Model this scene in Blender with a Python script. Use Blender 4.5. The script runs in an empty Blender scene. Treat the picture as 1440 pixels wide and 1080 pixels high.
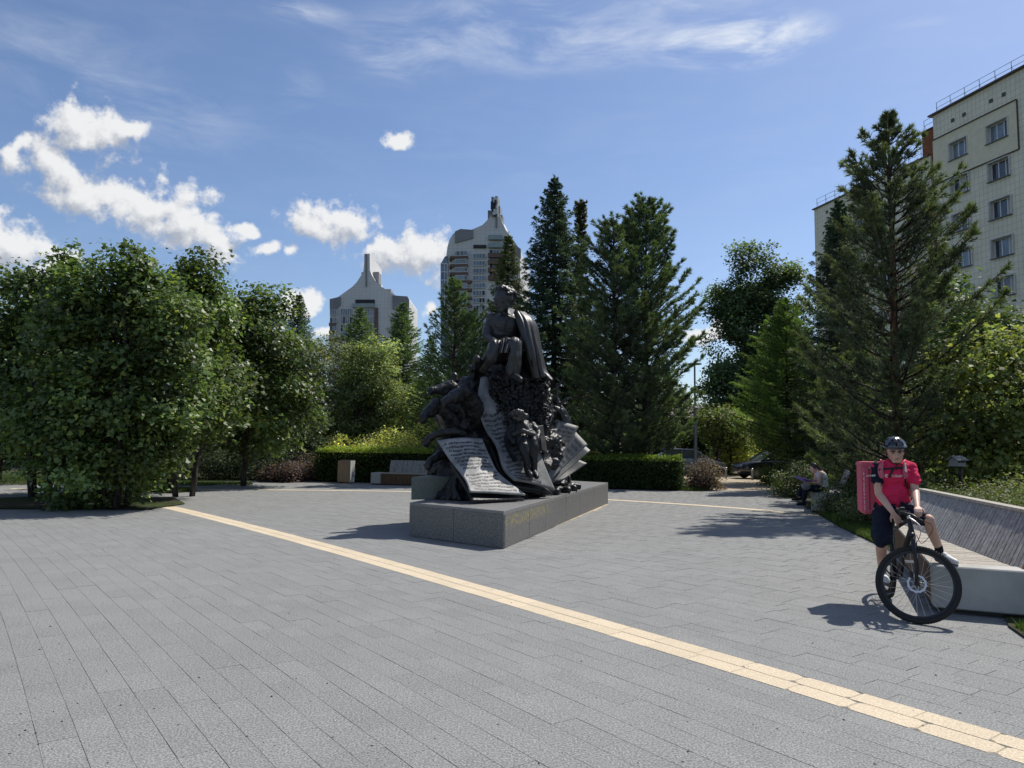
import bpy, bmesh, math, random
import numpy as np
from mathutils import Vector, Matrix, noise as mnoise

sc = bpy.context.scene
COL = sc.collection
rad = math.radians

# ------------------------------------------------------------------ camera
FPX, CAM_H = 1040.0, 1.65                 # focal length in photo pixels (1440 wide), eye height
PITCH, ROLL = math.atan(84 / FPX), rad(0.6)
cam_d = bpy.data.cameras.new('camera')
cam = bpy.data.objects.new('camera', cam_d); COL.objects.link(cam)
cam.location = (0, 0, CAM_H)
CAM_R = Matrix.Rotation(math.pi / 2 + PITCH, 3, 'X') @ Matrix.Rotation(ROLL, 3, 'Z')
cam.rotation_euler = CAM_R.to_euler()
cam_d.sensor_width = 36.0
cam_d.lens = 36.0 * FPX / 1440
cam_d.clip_end = 5000
sc.camera = cam

def ray(px, py):
    return CAM_R @ Vector(((px - 720) / FPX, -(py - 540) / FPX, -1))
def S(px, py, d):
    """survey point: world position at depth d (world Y) along a sight line"""
    r = ray(px, py); return Vector((0, 0, CAM_H)) + r * (d / r.y)
def G(px, py, z=0.0):
    r = ray(px, py); return Vector((0, 0, CAM_H)) + r * ((z - CAM_H) / r.z)

# ------------------------------------------------------------------ sun and sky
SUN_AZ, SUN_EL = rad(51), rad(53)
SUN_DIR = Vector((math.sin(SUN_AZ) * math.cos(SUN_EL), math.cos(SUN_AZ) * math.cos(SUN_EL), math.sin(SUN_EL)))
sun_d = bpy.data.lights.new('sun', 'SUN'); sun_d.energy = 4.5; sun_d.angle = rad(0.53); sun_d.color = (1, .95, .87)
sun = bpy.data.objects.new('sun', sun_d); COL.objects.link(sun)
sun.rotation_euler = (-SUN_DIR).to_track_quat('-Z', 'Y').to_euler()
sun.location = SUN_DIR * 60

sc.view_settings.view_transform = 'Standard'
sc.view_settings.look = 'None'
sc.view_settings.exposure = 0.25
sc.view_settings.gamma = 1.0
sc.view_settings.use_curve_mapping = False

W = bpy.data.worlds.new('World'); sc.world = W; W.use_nodes = True
nt = W.node_tree; nt.nodes.clear()

class NB:
    """small node builder"""
    def __init__(s, tree): s.t = tree
    def n(s, kind, **kw):
        nd = s.t.nodes.new(kind)
        for k, v in kw.items(): setattr(nd, k, v)
        return nd
    def link(s, a, b): s.t.links.new(a, b)
    def put(s, sock, v):
        if isinstance(v, bpy.types.NodeSocket): s.link(v, sock)
        else: sock.default_value = v
    def m(s, op, a, b=0.0, c=None, clamp=False):
        nd = s.n('ShaderNodeMath', operation=op, use_clamp=clamp)
        s.put(nd.inputs[0], a)
        if len(nd.inputs) > 1: s.put(nd.inputs[1], b)
        if c is not None: s.put(nd.inputs[2], c)
        return nd.outputs[0]
    def vm(s, op, a, b=(0, 0, 0)):
        nd = s.n('ShaderNodeVectorMath', operation=op)
        s.put(nd.inputs[0], a); s.put(nd.inputs[1], b)
        return nd.outputs[0]
    def noise(s, vec, scale, detail=4, rough=.55, out='Fac', dist=0.0):
        nd = s.n('ShaderNodeTexNoise')
        s.put(nd.inputs['Vector'], vec); nd.inputs['Scale'].default_value = scale
        nd.inputs['Detail'].default_value = detail; nd.inputs['Roughness'].default_value = rough
        nd.inputs['Distortion'].default_value = dist
        return nd.outputs[out]
    def ramp(s, fac, stops):
        nd = s.n('ShaderNodeValToRGB'); el = nd.color_ramp.elements
        while len(el) < len(stops): el.new(0.5)
        for e, (p, c) in zip(el, stops): e.position = p; e.color = (*c, 1) if len(c) == 3 else c
        s.put(nd.inputs[0], fac); return nd.outputs[0]
    def smooth(s, v, a, b):
        nd = s.n('ShaderNodeMapRange', interpolation_type='SMOOTHSTEP')
        s.put(nd.inputs[0], v); nd.inputs[1].default_value = a; nd.inputs[2].default_value = b
        return nd.outputs[0]
    def mix(s, fac, a, b, blend='MIX'):
        nd = s.n('ShaderNodeMix', data_type='RGBA', blend_type=blend)
        s.put(nd.inputs[0], fac)
        for sock, v in ((nd.inputs[6], a), (nd.inputs[7], b)):
            s.put(sock, (*v, 1) if isinstance(v, tuple) and len(v) == 3 else v)
        return nd.outputs[2]

def azel(px, py):
    r = ray(px, py).normalized()
    return math.atan2(r.x, r.y), math.asin(r.z)

# cumulus heaps: photo position and half sizes, turned into azimuth / elevation
SKY_GAIN = (.095, .098, .107)          # background strength of the sky texture
CIRRUS_GAIN = 1.05
HEAPS = [(112,178,58,44),(150,186,50,40),(192,186,30,18),(24,214,16,26),(70,235,52,42),(128,275,66,32),(190,298,62,34),
         (252,300,54,52),(292,325,40,40),(365,345,32,15),(335,312,20,9),(10,352,60,42),(82,372,60,28),(440,316,40,26),
         (480,312,52,36),(548,358,40,26),(592,356,52,36),(555,197,26,11),(408,358,14,12),(418,432,30,18),(604,428,14,9),
         (460,470,30,12),(1010,470,60,14)]
CIRRUS = [(1045,58,130,36,1.9),(800,42,330,60,.75),(560,75,110,48,.5),(430,16,70,20,.6),(210,160,150,60,.28),(60,60,160,60,.22),(420,120,40,30,.3),(1330,12,80,16,.4)]

b = NB(nt)
tc = b.n('ShaderNodeTexCoord'); dirv = tc.outputs['Generated']
sky = b.n('ShaderNodeTexSky', sky_type='NISHITA'); sky.sun_disc = False
sky.sun_elevation = SUN_EL; sky.sun_rotation = SUN_AZ; sky.altitude = 150; sky.air_density = 1.0; sky.dust_density = 0.75; sky.ozone_density = 2.2
def heap_field(v):
    acc = None
    for (x, y, rx, ry) in HEAPS:
        a0, e0 = azel(x, y); ra = rx / FPX * math.cos(a0) ** 2 / math.cos(e0); re_ = ry / FPX * math.cos(a0)
        nd = b.n('ShaderNodeVectorMath', operation='MULTIPLY_ADD'); b.put(nd.inputs[0], v)
        nd.inputs[1].default_value = (1 / ra, 1 / re_, 0); nd.inputs[2].default_value = (-a0 / ra, -e0 / re_, 0)
        ln = b.n('ShaderNodeVectorMath', operation='LENGTH'); b.link(nd.outputs[0], ln.inputs[0]); q = ln.outputs['Value']
        acc = q if acc is None else b.m('SMOOTH_MIN', acc, q, .22)
    return b.m('SUBTRACT', 1.0, acc)
sepd = b.n('ShaderNodeSeparateXYZ'); b.link(dirv, sepd.inputs[0])
caz = b.m('ARCTAN2', sepd.outputs[0], sepd.outputs[1]); cel = b.m('ARCSINE', sepd.outputs[2])
ae = b.n('ShaderNodeCombineXYZ'); b.put(ae.inputs[0], caz); b.put(ae.inputs[1], cel)
wrp = b.vm('SUBTRACT', b.noise(dirv, 11, 2, .55, 'Color'), (.5, .5, .5))
wsc = b.n('ShaderNodeVectorMath', operation='MULTIPLY_ADD'); b.link(wrp, wsc.inputs[0]); wsc.inputs[1].default_value = (.085, .065, 0); b.link(ae.outputs[0], wsc.inputs[2])
aew = wsc.outputs[0]
dp = b.n('ShaderNodeVectorMath', operation='DOT_PRODUCT'); b.link(dirv, dp.inputs[0]); dp.inputs[1].default_value = (0, .985, .17)
away = b.smooth(dp.outputs['Value'], .80, .60)                   # fair-weather heaps go on over the rest of the sky
gen = b.m('SUBTRACT', b.m('MULTIPLY', b.m('SUBTRACT', b.noise(dirv, 4.5, 2, .5), .31), b.m('MULTIPLY', away, 7.0)), 2.0)
f0 = b.m('MAXIMUM', heap_field(aew), gen)
f1 = b.m('MAXIMUM', heap_field(b.vm('ADD', aew, (.010, .020, 0))), gen)
n0 = b.m('MULTIPLY', b.m('SUBTRACT', b.noise(dirv, 36, 6, .60), .5), 2.7)
n1 = b.m('MULTIPLY', b.m('SUBTRACT', b.noise(b.vm('ADD', dirv, (.006, 0, .010)), 36, 4, .60), .5), 2.7)
d0 = b.m('ADD', f0, n0); d1 = b.m('ADD', f1, n1)
dens = b.smooth(d0, -.16, .50)
lit = b.smooth(b.m('SUBTRACT', d0, d1), -.75, .65)              # where the heap thins towards the sun it is bright
ccol = b.mix(lit, (.36, .39, .45), (.74, .745, .75))
cacc = None
for (x, y, rx, ry, wt) in CIRRUS:
    a0, e0 = azel(x, y)
    nd = b.n('ShaderNodeVectorMath', operation='MULTIPLY_ADD'); b.put(nd.inputs[0], ae.outputs[0]); nd.inputs[1].default_value = (FPX / rx, FPX / ry, 0); nd.inputs[2].default_value = (-a0 * FPX / rx, -e0 * FPX / ry, 0)
    ln = b.n('ShaderNodeVectorMath', operation='LENGTH'); b.link(nd.outputs[0], ln.inputs[0])
    q = b.m('MULTIPLY', b.m('SUBTRACT', 1.0, ln.outputs['Value'], clamp=True), wt)
    cacc = q if cacc is None else b.m('ADD', cacc, q)
mp = b.n('ShaderNodeMapping'); b.link(ae.outputs[0], mp.inputs[0]); mp.inputs['Rotation'].default_value = (0, 0, .22); mp.inputs['Scale'].default_value = (6.5, 24, 1)
cn = b.noise(mp.outputs[0], 1.0, 6, .62, dist=.5)
cir = b.m('MULTIPLY', b.smooth(cn, .36, .80), b.m('ADD', b.m('MULTIPLY', cacc, CIRRUS_GAIN), .05), clamp=True)
skyc = b.n('ShaderNodeVectorMath', operation='MULTIPLY'); b.link(sky.outputs[0], skyc.inputs[0]); skyc.inputs[1].default_value = SKY_GAIN
c1 = b.mix(cir, skyc.outputs[0], (.70, .74, .80))
c2 = b.mix(b.m('MULTIPLY', dens, .97), c1, ccol)
bg = b.n('ShaderNodeBackground'); b.link(c2, bg.inputs[0]); bg.inputs[1].default_value = 1.0
out = b.n('ShaderNodeOutputWorld'); b.link(bg.outputs[0], out.inputs[0])
W.cycles.sampling_method = 'NONE'
sc.cycles.max_bounces = 8; sc.cycles.diffuse_bounces = 3; sc.cycles.glossy_bounces = 3; sc.cycles.transmission_bounces = 4; sc.cycles.transparent_max_bounces = 6

# ------------------------------------------------------------------ helpers
def tag(o, label=None, cat=None, group=None, kind=None):
    if label: o['label'] = label
    if cat: o['category'] = cat
    if group: o['group'] = group
    if kind: o['kind'] = kind
    return o
def thing(name, label, cat, loc=(0, 0, 0), rz=0.0, group=None):
    o = bpy.data.objects.new(name, None); COL.objects.link(o)
    o.empty_display_size = .2
    o.location = loc; o.rotation_euler = (0, 0, rz)
    return tag(o, label, cat, group)
def link(name, me, mats=None, parent=None, world=True):
    o = bpy.data.objects.new(name, me); COL.objects.link(o)
    if mats is not None and not len(me.materials):
        for m in (mats if isinstance(mats, (list, tuple)) else [mats]): me.materials.append(m)
    if parent is not None:
        o.parent = parent
        if world:
            mw = parent.matrix_basis.copy()
            if parent.parent is not None:
                mw = parent.parent.matrix_basis @ parent.matrix_parent_inverse @ mw
            o.matrix_parent_inverse = mw.inverted()
    return o
def mesh(name, V, F, smooth=False):
    me = bpy.data.meshes.new(name); me.from_pydata([tuple(v) for v in V], [], [tuple(f) for f in F])
    if smooth: me.polygons.foreach_set('use_smooth', [True] * len(me.polygons))
    me.update(); return me
def npmesh(name, V, n, cols=None, smooth=False):
    """V: (k*n,3) array, k polygons with n own corners each; cols: (k,3) colour for each"""
    V = np.ascontiguousarray(V, dtype=np.float32).reshape(-1, 3); k = len(V) // n
    me = bpy.data.meshes.new(name)
    me.vertices.add(len(V)); me.vertices.foreach_set('co', V.ravel())
    me.loops.add(len(V)); me.loops.foreach_set('vertex_index', np.arange(len(V), dtype=np.int32))
    me.polygons.add(k); me.polygons.foreach_set('loop_start', np.arange(0, len(V), n, dtype=np.int32))
    me.polygons.foreach_set('loop_total', np.full(k, n, dtype=np.int32))
    if cols is not None:
        at = me.color_attributes.new('Col', 'FLOAT_COLOR', 'POINT')
        c = np.ones((k, 4), dtype=np.float32); c[:, :3] = cols
        at.data.foreach_set('color', np.repeat(c, n, axis=0).ravel())
    if smooth: me.polygons.foreach_set('use_smooth', np.ones(k, dtype=bool))
    me.update(calc_edges=True); me.validate(); return me

class MB:
    def __init__(s): s.v = []; s.f = []
    def add(s, V, F):
        o = len(s.v); s.v += [Vector(v) for v in V]; s.f += [[i + o for i in f] for f in F]; return s
    def box(s, c, size, R=None):
        c = Vector(c); hx, hy, hz = (x / 2 for x in size)
        V = [Vector((x, y, z)) for z in (-hz, hz) for y in (-hy, hy) for x in (-hx, hx)]
        if R is not None: V = [R @ v for v in V]
        return s.add([c + v for v in V], [(0,2,3,1),(4,5,7,6),(0,1,5,4),(2,6,7,3),(0,4,6,2),(1,3,7,5)])
    def hexa(s, P):
        """8 corners: bottom ring of four, then top ring"""
        return s.add(P, [(3,2,1,0),(4,5,6,7),(0,1,5,4),(1,2,6,5),(2,3,7,6),(3,0,4,7)])
    def tube(s, path, r, n=8, cap=True, closed=False):
        P = [Vector(p) for p in path]; m = len(P)
        R = r if isinstance(r, (list, tuple)) else [r] * m
        up = None; V = []
        for i in range(m):
            if closed: t = P[(i + 1) % m] - P[i - 1]
            else: t = P[min(i + 1, m - 1)] - P[max(i - 1, 0)]
            t.normalize()
            if up is None:
                up = t.cross(Vector((0, 0, 1)))
                if up.length < .1: up = t.cross(Vector((0, 1, 0)))
            up = (up - t * up.dot(t)).normalized(); w = t.cross(up)
            for j in range(n):
                a = 2 * math.pi * j / n
                V.append(P[i] + (up * math.cos(a) + w * math.sin(a)) * R[i])
        F = []
        for i in range(m if closed else m - 1):
            i2 = (i + 1) % m
            for j in range(n):
                F.append((i * n + j, i * n + (j + 1) % n, i2 * n + (j + 1) % n, i2 * n + j))
        if cap and not closed: F += [tuple(range(n - 1, -1, -1)), tuple(range((m - 1) * n, m * n))]
        return s.add(V, F)
    def lathe(s, prof, M=None, n=16):
        """profile of (radius, height) about local Z"""
        V = []; F = []
        for (r, z) in prof:
            for j in range(n):
                a = 2 * math.pi * j / n; v = Vector((r * math.cos(a), r * math.sin(a), z))
                V.append(M @ v if M is not None else v)
        for i in range(len(prof) - 1):
            for j in range(n): F.append((i * n + j, i * n + (j + 1) % n, (i + 1) * n + (j + 1) % n, (i + 1) * n + j))
        F += [tuple(range(n - 1, -1, -1)), tuple(range((len(prof) - 1) * n, len(prof) * n))]
        return s.add(V, F)
    def ball(s, c, r, seg=10, rings=7, R=None):
        c = Vector(c); r = r if isinstance(r, (tuple, list, Vector)) else (r, r, r)
        V = []; F = []
        V.append(Vector((0, 0, -r[2])))
        for i in range(1, rings):
            p = math.pi * i / rings
            for j in range(seg):
                a = 2 * math.pi * j / seg
                V.append(Vector((r[0] * math.sin(p) * math.cos(a), r[1] * math.sin(p) * math.sin(a), -r[2] * math.cos(p))))
        V.append(Vector((0, 0, r[2])))
        for j in range(seg): F.append((0, 1 + (j + 1) % seg, 1 + j))
        for i in range(rings - 2):
            for j in range(seg):
                F.append((1 + i * seg + j, 1 + i * seg + (j + 1) % seg, 1 + (i + 1) * seg + (j + 1) % seg, 1 + (i + 1) * seg + j))
        t = len(V) - 1
        for j in range(seg): F.append((t, t - seg + j, t - seg + (j + 1) % seg))
        if R is not None: V = [R @ v for v in V]
        return s.add([c + v for v in V], F)
    def cone(s, p, q, r0, r1, n=12):
        """round cone: capsule with two radii"""
        p, q = Vector(p), Vector(q); t = q - p
        L = t.length
        if L < 1e-6: return s.ball(p, max(r0, r1))
        t /= L; path = []; R = []
        for a in (80, 55, 25): path.append(p - t * r0 * math.sin(rad(a))); R.append(r0 * math.cos(rad(a)))
        for f in (0, .33, .67, 1): path.append(p + t * L * f); R.append(r0 + (r1 - r0) * f)
        for a in (25, 55, 80): path.append(q + t * r1 * math.sin(rad(a))); R.append(r1 * math.cos(rad(a)))
        return s.tube(path, R, n)
    def prism(s, poly, h, M=None):
        """polygon in local XY extruded along Z from 0 to h"""
        n = len(poly); V = [Vector((x, y, z)) for z in (0, h) for (x, y) in poly]
        if M is not None: V = [M @ v for v in V]
        F = [tuple(range(n - 1, -1, -1)), tuple(range(n, 2 * n))] + [(i, (i + 1) % n, n + (i + 1) % n, n + i) for i in range(n)]
        return s.add(V, F)
    def build(s, name, mat, parent=None, smooth=False, world=True, bevel=0.0, seg=1):
        me = mesh(name, s.v, s.f, smooth)
        if bevel > 0:
            bm = bmesh.new(); bm.from_mesh(me)
            bmesh.ops.bevel(bm, geom=[e for e in bm.edges if e.is_manifold and e.calc_face_angle(0) > .5], offset=bevel, segments=seg, affect='EDGES', clamp_overlap=True)
            bm.to_mesh(me); bm.free()
        return link(name, me, mat, parent, world)
    def remesh(s, voxel, it=4, fn=None, sfac=.5):
        """union of the closed pieces as one skin"""
        me = mesh('t', s.v, s.f); o = bpy.data.objects.new('t', me); COL.objects.link(o)
        m = o.modifiers.new('r', 'REMESH'); m.mode = 'VOXEL'; m.voxel_size = voxel; m.adaptivity = 0
        if it:
            k = o.modifiers.new('s', 'SMOOTH'); k.iterations = it; k.factor = sfac
        dg = bpy.context.evaluated_depsgraph_get(); dg.update()
        r = bpy.data.meshes.new_from_object(o.evaluated_get(dg))
        bpy.data.objects.remove(o); bpy.data.meshes.remove(me)
        if fn is not None:
            n = len(r.vertices); co = np.empty(n * 3, np.float32); r.vertices.foreach_get('co', co); co = co.reshape(-1, 3)
            no = np.empty(n * 3, np.float32); r.vertices.foreach_get('normal', no); no = no.reshape(-1, 3)
            co = fn(co, no); r.vertices.foreach_set('co', np.ascontiguousarray(co, np.float32).ravel())
        r.polygons.foreach_set('use_smooth', np.ones(len(r.polygons), bool)); r.update()
        return r

def fbm(P, scale, octs=3, seed=0.0):
    out = np.empty(len(P), np.float32)
    off = Vector((seed * 13.7, seed * 7.1, seed * 3.3))
    for i, p in enumerate(P):
        out[i] = mnoise.fractal(Vector((float(p[0]), float(p[1]), float(p[2]))) * scale + off, 1.0, 2.0, octs)
    return out

# ------------------------------------------------------------------ materials
MATS = {}
def mat(name, col, rough=.6, metal=0.0, spec=.5, var=None, bump=None, extra=None, coat=0.0):
    """var = (scale, amount[, second colour]); bump = (scale, strength, distance)"""
    if name in MATS: return MATS[name]
    m = bpy.data.materials.new(name); m.use_nodes = True; t = m.node_tree; b = NB(t)
    p = t.nodes['Principled BSDF']
    p.inputs['Roughness'].default_value = rough; p.inputs['Metallic'].default_value = metal
    p.inputs['Specular IOR Level'].default_value = spec; p.inputs['Coat Weight'].default_value = coat
    tcn = b.n('ShaderNodeTexCoord'); co = tcn.outputs['Object']
    c = b.n('ShaderNodeRGB'); c.outputs[0].default_value = (*col, 1); c = c.outputs[0]
    if var:
        f = b.noise(co, var[0], 6, .62)
        c2 = var[2] if len(var) > 2 else tuple(x * (1 - var[1]) for x in col)
        c = b.mix(b.smooth(f, .32, .68), c, c2)
        b.put(p.inputs['Roughness'], b.m('ADD', rough - .08, b.m('MULTIPLY', f, .16)))
    if extra: c = extra(b, co, c)
    b.put(p.inputs['Base Color'], c)
    if bump:
        bn = b.n('ShaderNodeBump'); bn.inputs['Strength'].default_value = bump[1]
        bn.inputs['Distance'].default_value = bump[2] if len(bump) > 2 else .02
        b.put(bn.inputs['Height'], b.noise(co, bump[0], 5, .6)); b.link(bn.outputs[0], p.inputs['Normal'])
    MATS[name] = m; return m
def leafmat(name, trans=.35, rough=.5, spec=.35, tint=(1.25, 1.35, .7)):
    if name in MATS: return MATS[name]
    m = bpy.data.materials.new(name); m.use_nodes = True; t = m.node_tree; b = NB(t)
    p = t.nodes['Principled BSDF']; o = t.nodes['Material Output']
    at = b.n('ShaderNodeAttribute', attribute_name='Col')
    b.link(at.outputs[0], p.inputs['Base Color']); p.inputs['Roughness'].default_value = rough; p.inputs['Specular IOR Level'].default_value = spec
    tr = b.n('ShaderNodeBsdfTranslucent'); b.link(b.mix(1.0, at.outputs[0], tint, 'MULTIPLY'), tr.inputs[0])
    mx = b.n('ShaderNodeMixShader'); mx.inputs[0].default_value = trans
    b.link(p.outputs[0], mx.inputs[1]); b.link(tr.outputs[0], mx.inputs[2]); b.link(mx.outputs[0], o.inputs[0])
    MATS[name] = m; return m
# ================================================================== THE GROUND
rng = np.random.default_rng(11)
random.seed(5)
def soil_extra(b, co, c):
    f = b.noise(co, .35, 5, .6)
    return b.mix(b.smooth(f, .4, .62), c, (.055, .05, .035))
M_soil = mat('lawn_soil', (.045, .068, .02), .95, spec=.1, var=(3.0, .45), bump=(14, .6, .05), extra=soil_extra)
ground = link('ground', mesh('ground', [(-1500, -200, -.03), (1500, -200, -.03), (1500, 3000, -.03), (-1500, 3000, -.03)], [(0, 1, 2, 3)]), M_soil)
tag(ground, kind='structure')

# the curved cream band that sweeps across the plaza: an arc of large radius
BR = 190.0
B0 = Vector((-8.0, 17.96)); th0 = math.atan2(-.757, .654)
T0 = Vector((math.cos(th0), math.sin(th0))); N0 = Vector((-T0.y, T0.x))     # N0 points to the far (right) side
BC = B0 - N0 * BR
ph0 = math.atan2(N0.y, N0.x)
def band(s, t):
    """s metres along the arc, t metres across it (positive beyond the band)"""
    a = ph0 - s / BR
    return (BC.x + (BR + t) * math.cos(a), BC.y + (BR + t) * math.sin(a))

PLAZA = [(5.6, -4), (4.55, 2), (4.36, 5.0), (4.43, 6.4), (4.62, 7.0), (5.2, 8.0), (6.0, 11.6), (6.20, 12.6), (6.78, 15.4), (7.5, 18.2), (7.95, 20.1), (8.9, 23.6), (9.95, 26.9),
         (7.4, 27.5), (6.9, 27.0), (2.2, 28.4), (-3.4, 29.9), (-7.8, 31.0), (-10.5, 31.6), (-14.2, 29.5), (-15.5, 26.0), (-30, 27.5), (-30, -4)]
def inside(poly, X, Y):
    X = np.asarray(X); Y = np.asarray(Y); r = np.zeros(X.shape, bool); n = len(poly)
    for i in range(n):
        x0, y0 = poly[i]; x1, y1 = poly[(i + 1) % n]
        if y0 == y1: continue
        c = ((y0 > Y) != (y1 > Y)) & (X < (x1 - x0) * (Y - y0) / (y1 - y0) + x0); r ^= c
    return r
def sheet(name, poly, z, m):
    return link(name, mesh(name, [(x, y, z) for x, y in poly], [tuple(range(len(poly)))[::(1 if sum(poly[i-1][0]*poly[i][1]-poly[i][0]*poly[i-1][1] for i in range(len(poly))) > 0 else -1)]]), m)
M_joint = mat('joint_sand', (.215, .213, .205), .95, spec=.1, var=(1.7, .4), bump=(120, .5, .004))
plaza = tag(sheet('plaza', PLAZA, -.003, M_joint), kind='structure')

def paver_material(name, col, dark, objrand):
    m = bpy.data.materials.new(name); m.use_nodes = True; t = m.node_tree; b = NB(t); p = t.nodes['Principled BSDF']
    geo = b.n('ShaderNodeNewGeometry'); pos = geo.outputs['Position']
    if objrand: tone = b.n('ShaderNodeObjectInfo').outputs['Random']
    else: tone = b.n('ShaderNodeAttribute', attribute_name='Col').outputs['Fac']
    sp = b.noise(pos, 78, 3, .8); sp2 = b.noise(pos, 24, 4, .7); big = b.noise(pos, .28, 4, .6); mid = b.noise(pos, 1.6, 5, .65)
    c = b.mix(b.smooth(sp, .40, .60), dark, col)
    c = b.mix(b.m('MULTIPLY', b.smooth(sp, .62, .70), .55), c, tuple(min(.8, x * 1.75) for x in col))
    k = b.m('ADD', .83, b.m('ADD', b.m('MULTIPLY', tone, .11), b.m('ADD', b.m('MULTIPLY', big, .26), b.m('MULTIPLY', mid, .22))))
    k = b.m('MULTIPLY', k, b.m('ADD', .9, b.m('MULTIPLY', sp2, .2)))
    vm = b.n('ShaderNodeVectorMath', operation='SCALE'); b.link(c, vm.inputs[0]); b.put(vm.inputs['Scale'], k)
    stain = b.smooth(b.noise(pos, .9, 6, .7, dist=1.2), .62, .76)
    cc = b.mix(b.m('MULTIPLY', stain, .32), vm.outputs[0], tuple(x * .55 for x in col))
    b.link(cc, p.inputs['Base Color']); p.inputs['Roughness'].default_value = .82; p.inputs['Specular IOR Level'].default_value = .25
    bn = b.n('ShaderNodeBump'); bn.inputs['Strength'].default_value = .55; bn.inputs['Distance'].default_value = .004
    b.put(bn.inputs['Height'], b.m('ADD', sp, sp2)); b.link(bn.outputs[0], p.inputs['Normal'])
    return m
M_pav_o = paver_material('granite_paver', (.258, .261, .252), (.118, .119, .116), True)
M_pav_f = paver_material('granite_paver_far', (.258, .261, .252), (.118, .119, .116), False)
M_cream_o = paver_material('cream_paver', (.585, .495, .36), (.43, .355, .25), True)
M_cream_f = paver_material('cream_paver_far', (.585, .495, .36), (.43, .355, .25), False)

PW, PL, GAP = .19, .42, .0016
def paver_poly(L, Wd, ch=.0009, corner=0.0, depth=.03):
    """unit paver, top at z=0: chamfered slab"""
    hx, hy = L / 2 - GAP / 2, Wd / 2 - GAP / 2
    if corner: ring = [(-hx + corner, -hy), (hx - corner * .7, -hy), (hx, -hy + corner * .8), (hx, hy - corner * .5), (hx - corner * 1.3, hy), (-hx + corner * .6, hy), (-hx, hy - corner * .5), (-hx, -hy + corner * .7)]
    else: ring = [(-hx, -hy), (hx, -hy), (hx, hy), (-hx, hy)]
    n = len(ring)
    def off(d): return [(x - math.copysign(d, x), y - math.copysign(d, y)) for x, y in ring]
    V = [(x, y, 0) for x, y in off(ch)] + [(x, y, -ch * 1.3) for x, y in ring] + [(x, y, -depth) for x, y in ring]
    F = [tuple(range(n))]
    for k in (0, n):
        F += [(k + (i + 1) % n, k + i, k + n + i, k + n + (i + 1) % n) for i in range(n)]
    return V, F

# plinth footprint (measured), pavers stop at it
PLA, PLB, PLC = Vector((-.11, 11.78, 0)), Vector((-1.80, 13.29, 0)), Vector((2.73, 20.95, 0))
PLD = PLB + (PLC - PLA) * 1.0
near_list = []; far_pos = []
for ir, side in [(i, 1) for i in range(0, 110)] + [(-i, -1) for i in range(1, 66)]:
    t = side * PW + (ir if side > 0 else ir + 1) * PW + side * PW / 2
    s = -14.0 + random.random() * PL
    while s < 26:
        L = PL * random.choice((1, 1, 1, .78, .9))
        x, y = band(s + L / 2, t); a = ph0 - (s + L / 2) / BR - math.pi / 2
        s += L
        if y < 1.2 or abs(x) > .82 * y + 1.5: continue
        near_list.append((x, y, a, L))
A = np.array(near_list)
PLAZA_WIDE = [(x + (.6 if x > 0 else 0), y) for x, y in PLAZA[:13]] + [(x, y + .5) for x, y in PLAZA[13:]]
okp = inside(PLAZA_WIDE, A[:, 0], A[:, 1]) & ~inside([tuple(p[:2]) for p in (PLA + Vector((.1, .5, 0)), PLC + Vector((-.3, -.3, 0)), PLD, PLB + Vector((.5, .3, 0)))], A[:, 0], A[:, 1])
MAPLE_BED = [(-12.4, 17.4), (-8.6, 17.6), (-8.4, 19.3), (-9.6, 21.3), (-13, 21.6), (-15, 19.5)]
TREE_PIT = [(-12.3, 24.1), (-10.6, 23.2), (-10.2, 24.2), (-10.6, 25.0), (-12.2, 25.3)]
A = A[okp]
vis = (np.abs(A[:, 0]) < .70 * A[:, 1] + .1) & (A[:, 1] > 3.55)
order = np.argsort(np.where(vis, A[:, 1], 1e6))
ind = order[:300]; rest = np.setdiff1d(np.arange(len(A)), ind)
pav_me = {}
for i in ind:
    x, y, a, L = A[i]
    key = round(L / PL, 2)
    if key not in pav_me:
        V, F = paver_poly(PL * key, PW); pav_me[key] = mesh('paver', V, F)
    o = link('paver', pav_me[key], M_pav_o, plaza, False)
    o.location = (x, y, random.uniform(-.0012, .0012)); o.rotation_euler = (random.gauss(0, .0015), random.gauss(0, .0015), a + random.gauss(0, .002))
# the rest of the field, one mesh of slabs
V0, F0 = paver_poly(1, PW); V0 = np.array(V0)
Q = []; C = []
for i in rest:
    x, y, a, L = A[i]; ca, sa = math.cos(a), math.sin(a)
    v = V0.copy(); v[:, 0] = np.sign(v[:, 0]) * (np.abs(v[:, 0]) - .5 + L / 2); v[:, 2] += random.uniform(-.0015, .0015)
    w = np.stack([x + v[:, 0] * ca - v[:, 1] * sa, y + v[:, 0] * sa + v[:, 1] * ca, v[:, 2]], 1)
    fs = F0 if y < 14 else F0[:5]
    for f in fs: Q.append(w[list(f)])
    C += [random.random()] * len(fs)
fm = npmesh('paver_field', np.array(Q).reshape(-1, 3), 4, np.repeat(np.array(C)[:, None], 3, 1))
tag(link('paver_field', fm, M_pav_f, plaza), kind='stuff')
# cream band: two courses, all single slabs
cm = {}
for row in (-1, 1):
    s = -1.0 + (.21 if row > 0 else 0)
    if row < 0: s -= .02
    while s < 21.5:
        L = .43 * random.uniform(.96, 1.04)
        x, y = band(s + L / 2, row * PW / 2); a = ph0 - (s + L / 2) / BR - math.pi / 2
        chipped = s > 15.4 and random.random() < .75
        s += L
        if y < 1.0: continue
        key = (round(L, 2), chipped)
        if key not in cm: cm[key] = mesh('cream_paver', *paver_poly(key[0], PW, .005, .045 if chipped else 0))
        o = link('cream_paver', cm[key], M_cream_o, plaza, False)
        o.location = (x, y, .0015 + random.uniform(-.001, .001)); o.rotation_euler = (0, 0, a + random.gauss(0, .003))
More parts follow.
